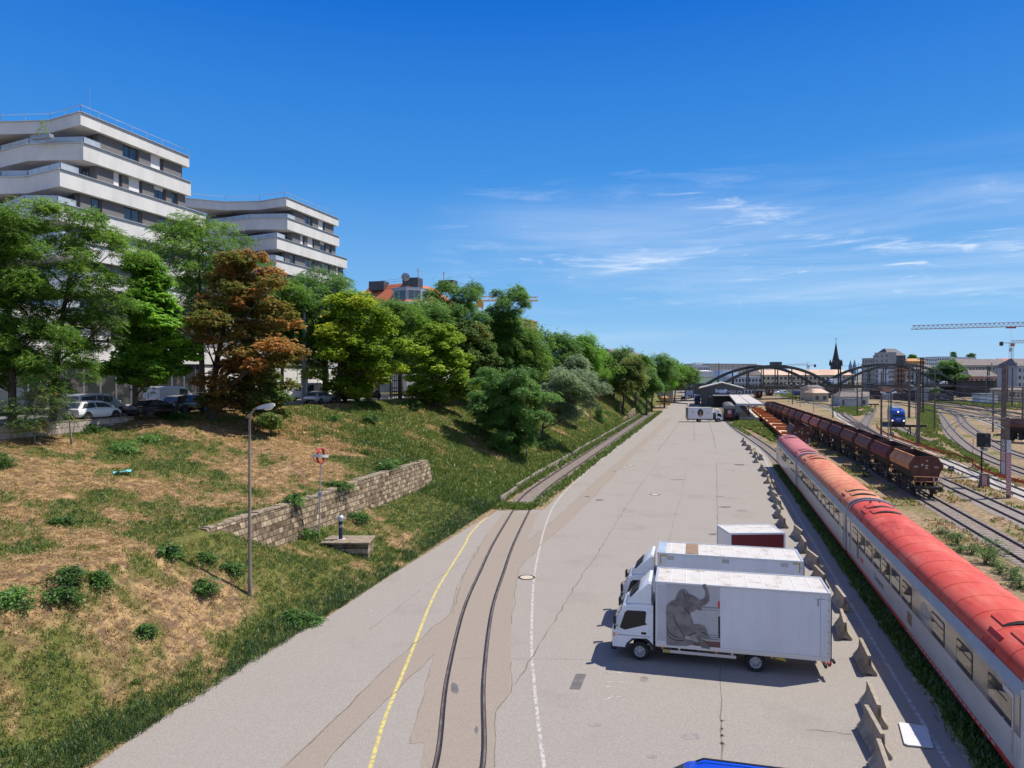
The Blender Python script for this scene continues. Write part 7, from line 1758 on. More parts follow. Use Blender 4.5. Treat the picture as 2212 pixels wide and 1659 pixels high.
def on_path(path, y):
    for a, c in zip(path[:-1], path[1:]):
        if a[1] <= y <= c[1]:
            k = (y - a[1]) / (c[1] - a[1]); return a[0] + (c[0] - a[0]) * k, math.atan2(-(c[0] - a[0]), c[1] - a[1])
cols = ['tan', 'darkred', 'brown', 'brown', 'dull', 'brown', 'pink', 'pink', 'dull', 'brown', 'orange', 'brown', 'dull', 'brown', 'dull']
names = ['end hopper wagon of the train, tan-brown sides, its marked end facing', 'dark red hopper wagon next to the tan end wagon', 'brown hopper wagon third from the near end of the train', 'brown hopper wagon fourth from the near end of the train', 'dull brown hopper wagon just nearer than the pinkish pair', 'brown hopper wagon touching the first pinkish hopper wagon', 'nearer of the two pinkish hopper wagons', 'farther of the two pinkish hopper wagons', 'dull hopper wagon just beyond the pinkish pair', 'brown hopper wagon between dull and orange hopper wagons', 'orange-brown hopper wagon in the far half of the train', 'brown hopper wagon just beyond the orange-brown one', 'dull hopper wagon third from the far end of the train', 'brown hopper wagon second from the far end of the train', 'farthest hopper wagon at the head of the train']
protoH = {}
for i, (c_, lb) in enumerate(zip(cols, names)):
    y = 79.8 + 9.35 * i; x, a = on_path(HP, y)
    if c_ not in protoH: protoH[c_] = hopper(lb, c_, (x, y, .03), a)
    else: dup(protoH[c_], (x, y, .03), a, lb)
hopper('lone dark hopper wagon coupled to the low orange wagons behind the pink-roofed coach', 'dull', (13.2, 118.5, .03), 0, group='goods wagons beside the platform')
# ---- low-sided orange wagons
def low_wagon(label, pos):
    t = thing('low_sided_wagon', label, 'goods wagon', pos, 0, 'low orange wagons'); L_ = 19.2; n = 2
    MB().box(-1.35, 1.35, 0, L_, 1.10, 1.24).build('floor', M['low_floor'], t)
    b = MB()
    for s in (-1, 1): b.box(s * 1.38 - .04, s * 1.38 + .04, 0, L_, 1.0, 1.42)
    for k in np.linspace(0, L_, 25):
        for s in (-1, 1): b.box(s * 1.44 - .03, s * 1.44 + .03, k - .04, k + .04, .9, 1.40)
    b.build('side_board', M['low_orange'], t)
    for i in range(n + 1):
        b = MB(); y = L_ * i / n; b.box(-1.339, 1.339, y - .14, y + .14, 1.2405, 1.85 if i in (0, n) else 1.75)
        b.build('cross_board', M['low_orange'], t)
    b = MB()
    for s in (-1, 1): b.box(s * .7 - .1, s * .7 + .1, .1, L_ - .1, .75, 1.04)
    for y in (2.5, L_ - 2.5): b.box(-1.0, 1.0, y - 1.4, y + 1.4, .35, .7)
    b.build('underframe', M['under'], t)
    for s in (-1, 1):
        for y in (1.6, 3.4, L_ - 3.4, L_ - 1.6): b = MB(); b.lathe([(.44, -.06), (.46, .06)], 14, (s * .75, y, .46), 'x'); b.build('wheel', M['rail'], t)
    b = MB()
    for yy, s in ((0, -1), (L_, 1)):
        for xx in (-.87, .87): b.lathe([(.10, 0), (.10, s * .4), (.22, s * .42), (.22, s * .46)], 10, (xx, yy, 1.05), 'y')
    b.build('buffer', M['under'], t)
    return t
lw = low_wagon('nearest low orange wagon with pale floor bays, beyond the dark hopper', (13.35, 124.0, .03))
for i, lb in enumerate(('second low orange wagon from the dark hopper', 'third low orange wagon, alongside the platform end', 'fourth low orange wagon beside the platform', 'fifth low orange wagon, farthest and partly under the canopy')): dup(lw, (13.35 - .02 * i, 144.4 + 20.4 * i, .03), 0, lb)
# ---- old dark coaches
def old_coach(label, x, y0, L_, roofm='old_roof', group='old dark coaches'):
    t = thing('old_coach', label, 'railway coach', (x, y0, .18), 0, group); hw = 1.4
    MB().box(-hw, hw, .1, L_ - .1, .7, 3.05).build('body', M['old_coach'], t, bevel=.05)
    prof = [(1.45 * math.cos(PI * i / 10), 3.0 + .85 * math.sin(PI * i / 10) ** .8) for i in range(11)]
    b = MB(); b.loft([[(px, yy, pz) for px, pz in prof] for yy in (0, L_)]); b.build('roof', M[roofm], t, fix=True, smooth=50)
    b = MB(); yy = .8
    while yy < L_: b.tube([(px * 1.004, yy, pz + .01) for px, pz in prof], .03, 4, cap=False); yy += .9
    b.build('roof_rib', M[roofm], t)
    MB().box(-.55, .55, .03, .099, .95, 2.75).build('end_door', M['door_red'], t)
    d_ = MB().box(-.36, .36, .01, .0295, 1.8, 2.6).build('door_window', M['glass_pale'], t)
    b = MB()
    for s in (-1, 1): b.box(s * .95 - .06, s * .95 + .06, -.02, .098, .7, 3.0)
    b.build('gangway_post', M['black'], t)
    for s in (-1, 1):
        for k in range(int(L_ / 2.2)):
            x0 = s * hw; f = MB().box(min(x0, x0 + s * .02), max(x0, x0 + s * .02), 1.2 + k * 2.2, 2.5 + k * 2.2, 1.75, 2.65).build('window', M['coach_glass'], t)
    b = MB(); b.box(-1.1, 1.1, .5, L_ - .5, .2, .69); 
    for xx in (-.87, .87): b.lathe([(.10, 0), (.10, -.4), (.24, -.42), (.24, -.46)], 10, (xx, .1, .86), 'y')
    b.build('underframe', M['under'], t)
    for s in (-1, 1):
        for y in (2, 4.4, L_ - 4.4, L_ - 2): b = MB(); b.lathe([(.44, -.06), (.46, .06)], 14, (s * .75, y, .28), 'x'); b.build('wheel', M['rail'], t)
    return t
oc = old_coach('grey-roofed old coach with faded red end door at the platform', 4.5, 186, 24)
# ---------------------------------------------------------------- yard furniture: masts, lamps, signals, huts
def rail_mast(label, foot, py_top, w=.42, m='concrete_mast', arm=0, lattice=False, ladder=False, group='catenary masts', px_top=None):
    p = G(*foot); d = depth(p); h = CAMH + (HY - py_top) * d / FPX
    t = thing('catenary_mast', label, 'catenary mast', p, TH - math.atan((foot[0] - CX) / FPX), group); tx = ((px_top or foot[0]) - foot[0]) * d / FPX
    if lattice:
        b = MB()
        for s in (-1, 1): b.bar((s * w * .5, 0, -.3), (s * w * .32 + tx, 0, h), w * .22, w * .5)
        k = int(h / .9)
        for i in range(k):
            z0, z1 = h * i / k, h * (i + 1) / k; s = 1 if i % 2 else -1; b.bar((s * w * .45, -.02, z0), (-s * w * .45, -.02, z1), .06, .03); b.box(-w * .4, w * .4, -.03, .03, z0 - .05, z0 + .05)
        b.build('mast', M[m], t)
    else:
        b = MB(); a, c = w * .5, w * .36; b.hexa([(-a, -a, -.3), (a, -a, -.3), (a, a, -.3), (-a, a, -.3), (-c + tx, -c, h), (c + tx, -c, h), (c + tx, c, h), (-c + tx, c, h)]); b.build('mast', M[m], t, bevel=.02)
    if arm:
        b = MB(); z = min(h - 1.2, 6.6)
        b.tube([(0, 0, z + 1.1), (arm, 0, z + 1.0)], .04, 6); b.tube([(0, 0, z - .2), (arm * .96, 0, z + .9)], .04, 6); b.tube([(arm * .35, 0, z + .25), (arm * 1.15, 0, z - .05)], .03, 6)
        b.build('cantilever_arm', M['galv'], t)
        b = MB()
        for q_ in ((arm * .12, 0, z - .05), (arm * .12, 0, z + 1.08)): b.lathe([(.05, -.2), (.10, -.12), (.05, -.04), (.10, .04), (.05, .12), (.10, .18)], 8, q_, 'x')
        b.build('insulator', M['brick'], t)
    if h > 11.5:
        b = MB(); z = h - .5; b.box(tx - 1.3, tx + 1.3, -.06, .06, z, z + .12)
        for xx in (-1.2, 0, 1.2): b.tube([(tx + xx, 0, z + .1), (tx + xx, 0, z + .65)], .06, 6)
        b.build('cross_arm', M['galv'], t)
    return t, h, d
k_ = lambda x, y: P('k', x, y)
l_ = lambda x, y: P('l', x, y)
j_ = lambda x, y: P('j', x, y)
big, bh, bd = rail_mast('large brown concrete mast with a white 0 8 plate near the right edge', l_(1980, 835), k_(1868, 760)[1], .62, arm=-2.6)
b = MB(); b.box(-.17, .17, -.325, -.315, 3.05, 4.25); o = b.build('number_plate', M['white_sign'], big)
for i, c_ in enumerate('08'): text(c_, .62, M['black'], o, (0, -.327, 3.93 - .56 * i), (PI / 2, 0, 0))
def stripes(parent, w, z0, z1, y):
    b = MB(); r = MB(); n = int((z1 - z0) / .16); b.box(-w, w, y, y + .006, z0, z1); b.build('white_board', M['white_sign'], parent)
    for i in range(n): z = z0 + (z1 - z0) * i / n; r.add([(-w, y - .003, z), (w, y - .003, z + .10), (w, y - .003, z + .18), (-w, y - .003, z + .08)], [(0, 1, 2, 3)])
    r.build('red_stripes', M['red_paint'], parent)
stripes(big, .2, 1.7, 2.95, -.33); MB().box(-.2, .2, -.33, -.322, .2, 1.65).build('grey_plate', M['pale_wall'], big)
sm_, h_, d_ = rail_mast('slimmer mast with red and white stripes in front of the 0 8 mast', l_(2040, 1082), l_(2030, 190)[1], .40, px_top=l_(2026, 0)[0], arm=-1.6)
stripes(sm_, .205, .3, 4.3, -.215); MB().box(-.19, .19, -.21, -.203, 4.35, 5.6).build('white_plate', M['white_sign'], sm_)
MSTS = [('wide lattice concrete mast standing just left of the curved tracks', l_(1040, 500), k_(620, 830)[1], .8, 0, False), ('tall grey steel mast behind the blue locomotive', k_(517, 1555), k_(512, 752)[1], .8, -2.4, False), ('dark slender mast at the start of the S-curved track', l_(1222, 335), k_(882, 868)[1], .42, 2.2, False), ('concrete mast left of the blue locomotive, white foot', l_(632, 390), k_(75, 870)[1], .5, -2.2, False), ('short grey post in front of the blue locomotive', l_(738, 385), k_(240, 1200)[1], .42, 0, False),
        ('tall mast in front of the grey hut', j_(1580, 1340), j_(1578, 620)[1], .5, -2.4, False), ('twin-stemmed mast right of the grey hut roof', j_(1650, 1215), j_(1636, 570)[1], .6, 2.2, False), ('rust-footed mast between hopper train and grey hut', j_(1222, 1370), j_(1217, 930)[1], .42, -2.0, False), ('mast in front of the bridge left of the beige house', j_(625, 1170), j_(622, 780)[1], .55, -2.4, False), ('lattice mast in front of the church tower', j_(1316, 1130), j_(1312, 560)[1], 1.4, 0, True),
        ('far dark mast before the low tiled house', k_(1682, 1330), k_(1670, 792)[1], 1.0, 0, True), ('far mast rising left of the large brown mast', k_(1965, 1330), k_(1960, 792)[1], .9, -2.4, False), ('mast near the right edge by the pale low house', k_(2036, 1400), k_(2028, 812)[1], .8, -2.4, False), ('brown post left of the large brown mast', l_(1868, 352), k_(1745, 1160)[1], .45, 0, False), ('grey mast at the extreme right edge', l_(2196, 246), k_(2182, 1100)[1], .6, -1.8, False), ('mast beyond the lattice mast, under the second arch', k_(700, 1490), k_(675, 670)[1], 1.1, 0, True)]
for lb, ft, top, w, ar, la in MSTS: rail_mast(lb, ft, top, w * .78, 'concrete_mast' if not la else 'bridge_dark', ar, la)
def yard_lamp(label, foot, py_head, span=2.2):
    p = G(*foot); d = depth(p); h = CAMH + (HY - py_head) * d / FPX
    t = thing('yard_lamp', label, 'street lamp', p, TH, 'double-headed lamps of the yard')
    b = MB(); b.tube([(0, 0, 0), (0, 0, h - .55)], [.10, .06], 10); b.build('pole', M['galv'], t, smooth=True)
    for s in (-1, 1):
        b = MB(); b.tube([(0, 0, h - .6), (s * .7, 0, h - .2)], .04, 6); b.build('arm', M['galv'], t)
        b = MB(); b.loft([[(s * x, -w, z - .05), (s * x, -w, z + hh), (s * x, w, z + hh), (s * x, w, z - .05)] for x, w, z, hh in ((.6, .12, h - .22, .10), (.75, .2, h - .2, .2), (1.35, .2, h - .02, .2), (1.5, .12, h + .04, .1))]); b.build('lamp_head', M['lamp_lens'], t, fix=True)
yard_lamp('double-headed lamp beside the hopper train, in front of the bridge pier', j_(940, 1290), j_(932, 900)[1])
yard_lamp('double-headed lamp left of the blue locomotive', l_(710, 425), j_(2020, 995)[1])
yard_lamp('double-headed lamp before the bridge, left of the beige house', j_(738, 1210), j_(735, 872)[1])
yard_lamp('farther double-headed lamp left of the one near the beige house', j_(572, 1145), j_(570, 862)[1])
yard_lamp('double-headed lamp beside the wide lattice mast', k_(612, 1560), k_(625, 1075)[1])
yard_lamp('double-headed lamp just beyond the lattice mast lamp', k_(520, 1330), k_(508, 1005)[1])
yard_lamp('double-headed lamp near the low tiled house at the right', k_(1650, 1360), k_(1650, 938)[1])
def signal():
    p = G(*l_(1772, 965)); d = depth(p); k = d / FPX * .54 / 2.765
    t = thing('light_signal', 'black railway light signal on a striped concrete foot', 'railway signal', p, TH - R(30))
    b = MB(); b.hexa([(-.5, -.35, -.2), (.5, -.35, -.2), (.5, .35, -.2), (-.5, .35, -.2), (-.42, -.3, 1.45), (.42, -.3, 1.45), (.42, .3, 1.45), (-.42, .3, 1.45)]); f = b.build('concrete_foot', M['concrete_mast'], t, bevel=.03)
    stripes(f, .22, .15, 1.3, -.365)
    h = 600 * k; z0 = 445 * k
    b = MB(); b.tube([(-.25, 0, 1.4), (-.25, 0, h * .98)], .08, 8); b.build('post', M['cable'], t)
    MB().box(-.72, .52, -.22, .08, z0, h).build('signal_head', M['black'], t, bevel=.04)
    b = MB()
    for xx, zz in ((.18, h - .25), (.18, h - 1.25), (-.25, h - 1.55)): b.lathe([(.15, 0), (.17, -.24), (.16, -.24), (.13, -.02)], 14, (xx, -.22, zz), 'y')
    b.build('lamp_hood', M['galv'], t, smooth=True)
    o = MB().box(-.35, .30, -.12, -.10, z0 - .42, z0 - .06).build('number_plate', M['white_sign'], t)
    text('Z4', .30, M['black'], o, (-.02, -.122, z0 - .24), (PI / 2, 0, 0))
    b = MB(); b.tube([(-1.0, 0, z0 + .9), (-1.05, 0, 3.6), (-.3, 0, 3.2)], .025, 5); b.build('ladder_guard', M['cable'], t)
signal()
def small_signal(label, foot, h=.7):
    p = G(*foot); t = thing('dwarf_signal', label, 'dwarf signal', p, TH - R(28), 'dwarf signals between the tracks')
    b = MB(); b.tube([(0, 0, 0), (0, 0, h)], .05, 6); b.build('post', M['cable'], t)
    MB().box(-.27, .27, -.14, .14, h, h + .55).build('head', M['black'], t, bevel=.03)
    b = MB(); b.prismy([(-.16, h + .22), (.02, h + .22), (.02, h + .12), (.17, h + .28), (.02, h + .44), (.02, h + .34), (-.16, h + .34)], -.147, -.1405); b.build('white_arrow', M['white_sign'], t)
small_signal('dwarf signal with a white arrow in the shade of the hopper wagons', l_(440, 850)); small_signal('dwarf signal with a white arrow between the two right-hand tracks', l_(1405, 850)); small_signal('dwarf signal at the foot of the lamp by the blue locomotive', l_(755, 432))
def round_weight():
    p = G(*l_(495, 850)); t = thing('point_lever', 'point lever with a round pale weight beside the hopper shadow', 'point lever', p, TH)
    b = MB(); b.tube([(-.5, 0, .1), (.1, 0, .8)], .04, 6); b.box(-.7, -.3, -.2, .2, 0, .25); b.build('lever', M['rail'], t)
    b = MB(); b.lathe([(.22, -.09), (.26, 0), (.22, .09)], 16, (.12, 0, .72), 'y'); b.build('weight', M['galv'], t)
round_weight()
def buffer_stop(label, foot, w=2.2, h=1.15, rz=None):
    p = G(*foot); t = thing('buffer_stop', label, 'buffer stop', p, TH if rz is None else rz, 'buffer stops')
    b = MB()
    for s in (-1, 1): b.bar((s * .75, 0, 0), (s * .75, .1, h), .12, .2); b.bar((s * .75, 1.4, 0), (s * .75, .15, h * .95), .10, .14)
    b.build('frame', M['cable'], t)
    MB().box(-w / 2, w / 2, -.2, 0, h - .3, h + .15).build('beam', M['bridge_dark'], t, bevel=.03)
    return t
buffer_stop('dark buffer stop in the grass in front of the wide lattice mast', l_(1000, 412), 4.4, 2.2); buffer_stop('buffer stop at the end of the short track by the grey hut', l_(548, 98), 3.6, 1.6); buffer_stop('dark buffer stop ending the rusty siding beside the ochre hut', P('i', 185, 1022), 4.6, 2.0)
def orange_barrier():
    pts = [GP('l', *q_) for q_ in ((590, 268), (600, 320), (680, 380), (780, 422), (1000, 502), (1300, 592), (1500, 645), (1650, 695), (1662, 742), (1750, 792), (2000, 882), (2212, 938), (2400, 985))]
    pts = smooth_path(pts, 4); t = thing('safety_barrier', 'long low orange plastic safety barrier winding along the pale track', 'safety barrier', (pts[0].x, pts[0].y, 0)); o = pts[0]
    rg = random.Random(3); n = len(pts); hs = [rg.uniform(.40, .55) for _ in pts]
    b = MB(); vs = []
    for p, h in zip(pts, hs): vs += [(p.x - o.x, p.y - o.y - .03, .1), (p.x - o.x, p.y - o.y - .03, h), (p.x - o.x, p.y - o.y + .03, h), (p.x - o.x, p.y - o.y + .03, .1)]
    b.add(vs, [(i * 4 + j, (i + 1) * 4 + j, (i + 1) * 4 + (j + 1) % 4, i * 4 + (j + 1) % 4) for i in range(n - 1) for j in range(4)]); b.build('barrier_strip', M['orange_mesh'], t)
    b = MB()
    for p in pts[::3]: b.tube([(p.x - o.x, p.y - o.y, 0), (p.x - o.x, p.y - o.y, .6)], .03, 5)
    b.build('stake', M['red_paint'], t)
orange_barrier()
def loco():
    p = V(1941, HY, 159); p.z = .18
    t = thing('blue_locomotive', 'bright blue electric locomotive with lit headlights facing the camera', 'locomotive', p, TH - R(25.5))
    pr = [(0, 1.05), (-.05, 1.7), (.0, 2.15), (.55, 3.35), (.95, 3.72)]
    def ring(y, s, zt_): return [(-1.48 * s, y, .55), (-1.5 * s, y, 1.2), (-1.5 * s, y, 2.3), (-1.36 * s, y, zt_ - .35), (-1.1 * s, y, zt_), (1.1 * s, y, zt_), (1.36 * s, y, zt_ - .35), (1.5 * s, y, 2.3), (1.5 * s, y, 1.2), (1.48 * s, y, .55)]
    b = MB(); L_ = 18.6
    rings = []
    for y, s, zt_ in ((0, .93, 3.1), (.25, .98, 3.5), (1.0, 1, 3.78), (L_ - 1.0, 1, 3.78), (L_ - .2, .98, 3.5), (L_, .93, 3.1)): rings.append(ring(y, s, zt_))
    b.loft(rings); b.build('body', M['loco_blue'], t, fix=True, smooth=35)
    b = MB(); b.hexa([(-1.12, -.06, 2.15), (1.12, -.06, 2.15), (1.12, .12, 2.15), (-1.12, .12, 2.15), (-1.0, .04, 2.98), (1.0, .04, 2.98), (1.0, .3, 2.98), (-1.0, .3, 2.98)]); b.build('windscreen', M['glass_cab'], t, fix=True)
    for xx, zz in ((-1.12, 1.25), (1.12, 1.25), (0, 3.2)): b = MB(); b.lathe([(.14, 0), (.15, -.06), (.11, -.08)], 14, (xx, -.01 if zz < 2 else .08, zz), 'y'); b.build('headlight', M['loco_lamp'], t)
    b = MB(); b.box(-.5, .5, -.062, -.055, 1.62, 1.74); b.box(-.35, .35, -.062, -.055, 1.42, 1.54); b.build('lettering', M['pale_wall'], t)
    b = MB(); b.box(-1.4, 1.4, -.25, .3, .15, .9); b.box(-1.3, 1.3, .5, L_ - .5, .05, .55)
    for xx in (-.87, .87): b.lathe([(.12, 0), (.12, -.35), (.26, -.37), (.26, -.42)], 12, (xx, -.2, .88), 'y')
    b.build('buffer_beam', M['black'], t)
    b = MB(); b.box(-.9, .9, 2, L_ - 2, 3.78, 3.95)
    for y in (3.0, L_ - 3): b.tube([(-.5, y, 3.95), (0, y + 1.1, 4.5), (.5, y, 3.95)], .04, 5); b.tube([(-.8, y + 1.1, 4.5), (.8, y + 1.1, 4.5)], .04, 5)
    b.build('roof_equipment', M['galv'], t)
    for s in (-1, 1):
        for y in (2.8, 5.4, L_ - 5.4, L_ - 2.8): b = MB(); b.lathe([(.55, -.07), (.58, .07)], 16, (s * .76, y, .40), 'x'); b.build('wheel', M['rail'], t)
loco()
dark = [o for o in COL.objects if o.name.startswith('hopper_wagon') and 'lone' in o.get('label', '')][0]
g_ = G(*l_(2260, 475)); dup(dark, (g_.x, g_.y, .03), .9, 'dark open wagon cut by the right edge behind the masts', 'goods wagons beside the platform')
def weeds():
    S = [(1490, 55, .7, 'uppermost weed bush of the row between the near tracks'), (1550, 95, .6, 'small weed bush second in the row between the near tracks'), (1625, 150, .9, 'rounded weed bush third in the row between the near tracks'), (1650, 215, .6, 'pale weed bush left of the rounded pair'), (1745, 235, .7, 'weed bush midway in the row between the near tracks'), (1915, 210, 1.1, 'tall leafy weed bush beside the rusty rail'), (1865, 320, 1.0, 'wide weed bush left of the tall leafy one'), (1940, 330, .9, 'weed bush right below the tall leafy one'), (1990, 400, .8, 'dark weed bush near the right edge'), (2110, 455, .9, 'weed bush close to the right edge of the view'), (2170, 530, 1.1, 'nearest weed bush at the right edge between the tracks')]
    for i, (x, y, r, lb) in enumerate(S): shrub(lb, GP('o', x, y + 25), r * .6, r * 1.0, 'weed', n=int(80 * r), ls=.15, seed=500 + i, group='weed bushes between the near tracks')
weeds()
def wires():
    rg = random.Random(12)
    def wire(label, a, c, sag, r=.052):
        t = thing('overhead_wire', label, 'overhead wire', a, 0, 'overhead wires of the yard'); pts = []
        for i in range(15): u = i / 14; q_ = a.lerp(c, u) - a; q_.z -= sag * 4 * u * (1 - u); pts.append(q_)
        b = MB(); b.tube(pts, r, 4, cap=False); b.build('wire', M['cable'], t)
    def at(px, py, d): return V(px, py, d)
    W = [((1862, 818, 255), (2240, 838, 80)), ((1862, 838, 255), (2240, 872, 80)), ((1863, 830, 252), (2013, 842, 150)), ((1903, 846, 138), (2166, 872, 84)), ((1903, 860, 138), (2166, 905, 84)), ((1963, 820, 190), (2240, 852, 90)), ((1963, 838, 190), (2240, 884, 90)), ((2018, 838, 150), (2240, 866, 75)), ((2018, 850, 150), (2240, 920, 75)), ((1728, 834, 255), (1903, 842, 138)), ((1799, 842, 192), (1903, 838, 138)), ((1711, 822, 278), (1862, 818, 255)), ((1640, 826, 330), (1800, 838, 192)), ((1983, 812, 119), (2176, 902, 69)), ((1851, 800, 202), (1983, 806, 119)), ((1963, 792, 190), (2166, 792, 84)), ((1860, 786, 255), (1963, 786, 190)), ((1812, 790, 300), (1860, 788, 255)), ((2133, 800, 290), (2185, 800, 250)), ((1876, 850, 240), (2240, 905, 130)), ((1876, 858, 240), (2240, 925, 130)), ((1990, 842, 200), (2240, 856, 150))]
    for i, (a, c) in enumerate(W): wire('thin black overhead wire strung between the masts of the railway yard', at(*a), at(*c), .25 if i % 2 else .6)
wires()
# ---------------------------------------------------------------- platform, shed, bridge and the town behind
def platform():
    t = thing('platform', 'concrete loading platform under the pale canopy roof', 'platform', (6.9, 188, 0))
    MB().box(0, 4.9, 0, 76, 0, .98).build('slab', M['platform'], t)
    MB().box(-.03, .3, -.02, 76, .981, 1.02).build('edge', M['white_line'], t)
    b = MB(); 
    for i in range(4): b.box(1.6, 3.4, -1.4 + i * .35, -.003, i * .24, i * .24 + .239)
    b.build('stair', M['platform'], t)
    for x0 in (.4, 3.3):
        b = MB()
        for zz in (1.5, 2.0): b.tube([(x0, .2, zz), (x0 + 1.4, .2, zz)], .04, 5)
        for xx in (x0, x0 + 1.4): b.tube([(xx, .2, .98), (xx, .2, 2.0)], .04, 5)
        b.build('guard_rail', M['yellow_paint'], t)
    c = thing('platform_canopy', 'long pale platform canopy roof on dark posts', 'canopy', (9.2, 186, 0))
    b = MB(); b.hexa([(-3.0, 0, 4.05), (3.4, 0, 4.05), (3.4, 78, 4.05), (-3.0, 78, 4.05), (-3.0, 0, 4.5), (3.4, 0, 4.5), (3.4, 78, 4.5), (-3.0, 78, 4.5)]); b.build('roof', M['canopy'], c, bevel=.04)
    b = MB(); b.box(.1, .22, .05, 77.9, 4.502, 4.53); b.build('roof_joint', M['cable'], c)
    b = MB(); b.box(-3.06, 3.46, -.08, -.005, 4.0, 4.52); b.build('fascia', M['pale_wall'], c)
    for i in range(9):
        y = 2.5 + i * 9; b = MB(); b.box(-.14, .14, y - .14, y + .14, .98, 4.049); b.bar((0, y, 3.2), (2.6, y, 4.0), .12, .16); b.bar((0, y, 3.2), (-2.4, y, 4.0), .12, .16); b.build('post', M['bridge_dark'], c)
platform()
def shed():
    t = thing('goods_shed', 'dark grey gabled goods shed with graffiti on its end wall', 'shed', (3.8, 266, 0)); hw = 7.3
    b = MB(); b.prismy([(-hw, 0), (hw, 0), (hw, 6.6), (0, 8.55), (-hw, 6.6)], 0, 30); b.build('wall', M['shed'], t)
    for s in (-1, 1): b = MB(); b.hexa([(0, -.6, 8.56), (s * 8.1, -.6, 6.42), (s * 8.1, 30.6, 6.42), (0, 30.6, 8.56), (0, -.6, 8.86), (s * 8.1, -.6, 6.72), (s * 8.1, 30.6, 6.72), (0, 30.6, 8.86)]); b.build('roof', M['shed_roof'], t, fix=True)
    b = MB(); b.box(-3.2, 8.0, -5.2, -.02, 4.05, 4.35); b.build('porch_roof', M['canopy'], t)
    b = MB()
    for x in (-3, .2): b.box(x - .12, x + .12, -5.0, -4.76, 0, 4.049)
    b.build('porch_post', M['bridge_dark'], t)
    b = MB(); b.box(-2.8, 7.2, -.06, -.005, 0, 3.9); b.build('door', M['black'], t)
    b = MB(); b.tube([(-5.8, -.15, 0), (-5.8, -.15, 6.6)], .09, 6); b.tube([(-5.3, -.15, .8), (-5.3, -.15, 6.9)], .07, 6); b.build('downpipe', M['galv'], t)
    MB().box(-4.6, -3.6, -.25, -.01, 3.4, 4.1).build('wall_cabinet', M['galv'], t)
    rg = random.Random(5); b = MB()
    for k in range(9): x = -2.4 + k * .45; b.prismy([(x, 5.3 + rg.uniform(-.3, .3)), (x + .5, 5.0 + rg.uniform(-.3, .2)), (x + .75, 5.9 + rg.uniform(-.4, .5)), (x + .25, 6.1 + rg.uniform(-.2, .5))], -.03 - k * .004, -.004)
    b.build('graffiti', M['graf1'], t)
    o = text('SFLO', 2.0, M['graf2'], t, (4.6, -.05, 5.1), (PI / 2, 0, 0), depth_=.03); o.scale = (1.05, 1, 1)
    b = MB(); b.tube([(-1.0, 12, 8.4), (-1.0, 12, 16.2)], [.14, .09], 8); b.build('chimney_pipe', M['cable'], t)
shed()
truck('dark-cabbed lorry standing beside the shed, seen from the front', (-5.2, 285, .02), -PI / 2, -4.6, (-.66, -7, .9, 3.7, 1.2), cab_paint='car_navy')
def hut():
    c = V(1438, HY, 274); t = thing('ochre_hut', 'small ochre gate hut with a pyramid roof at the siding end', 'hut', (c.x, c.y, 0), TH)
    MB().box(-1.2, 1.2, 0, 2.4, 0, 2.7).build('wall', M['yellow_hut'], t)
    b = MB(); b.add([(-1.5, -.3, 2.701), (1.5, -.3, 2.701), (1.5, 2.7, 2.701), (-1.5, 2.7, 2.701), (0, 1.2, 3.6)], [(3, 2, 1, 0), (0, 1, 4), (1, 2, 4), (2, 3, 4), (3, 0, 4)]); b.build('roof', M['ochre'], t)
    MB().box(-.4, .3, -.04, -.002, 1.2, 2.0).build('window', M['win_far'], t)
    a = V(1446, HY, 272); e = V(1485, HY, 262)
    g = thing('barrier_gate', 'long black barrier beam across the yard road by the ochre hut', 'gate', (a.x, a.y, 0)); v = e - a
    b = MB(); b.bar((0, 0, .85), (v.x, v.y, .85), .22, .34); b.build('beam', M['black'], g)
    b = MB(); b.box(-.2, .2, -.2, .2, 0, 1.1); b.box(v.x - .15, v.x + .15, v.y - .15, v.y + .15, 0, .66); b.build('post', M['galv'], g)
hut()
B0 = V(1424, HY, 300); B1 = V(2066, HY, 385)
bu = Vector((B1.x - B0.x, B1.y - B0.y, 0)); BL = bu.length; bu.normalize(); bn = Vector((-bu.y, bu.x, 0)); BA = math.atan2(bu.y, bu.x)
def bs(px):      # distance along the bridge front seen at column px
    lo, hi = -80.0, 500.0
    for _ in range(50):
        m = (lo + hi) / 2; q_ = Vector((B0.x, B0.y, CAMH)) + bu * m - CAMP; x = CX + FPX * q_.dot(_R) / q_.dot(_F)
        if x < px: lo = m
        else: hi = m
    return lo
def bz(px, py): q_ = Vector((B0.x, B0.y, CAMH)) + bu * bs(px); return CAMH + (HY - py) * depth(q_) / FPX
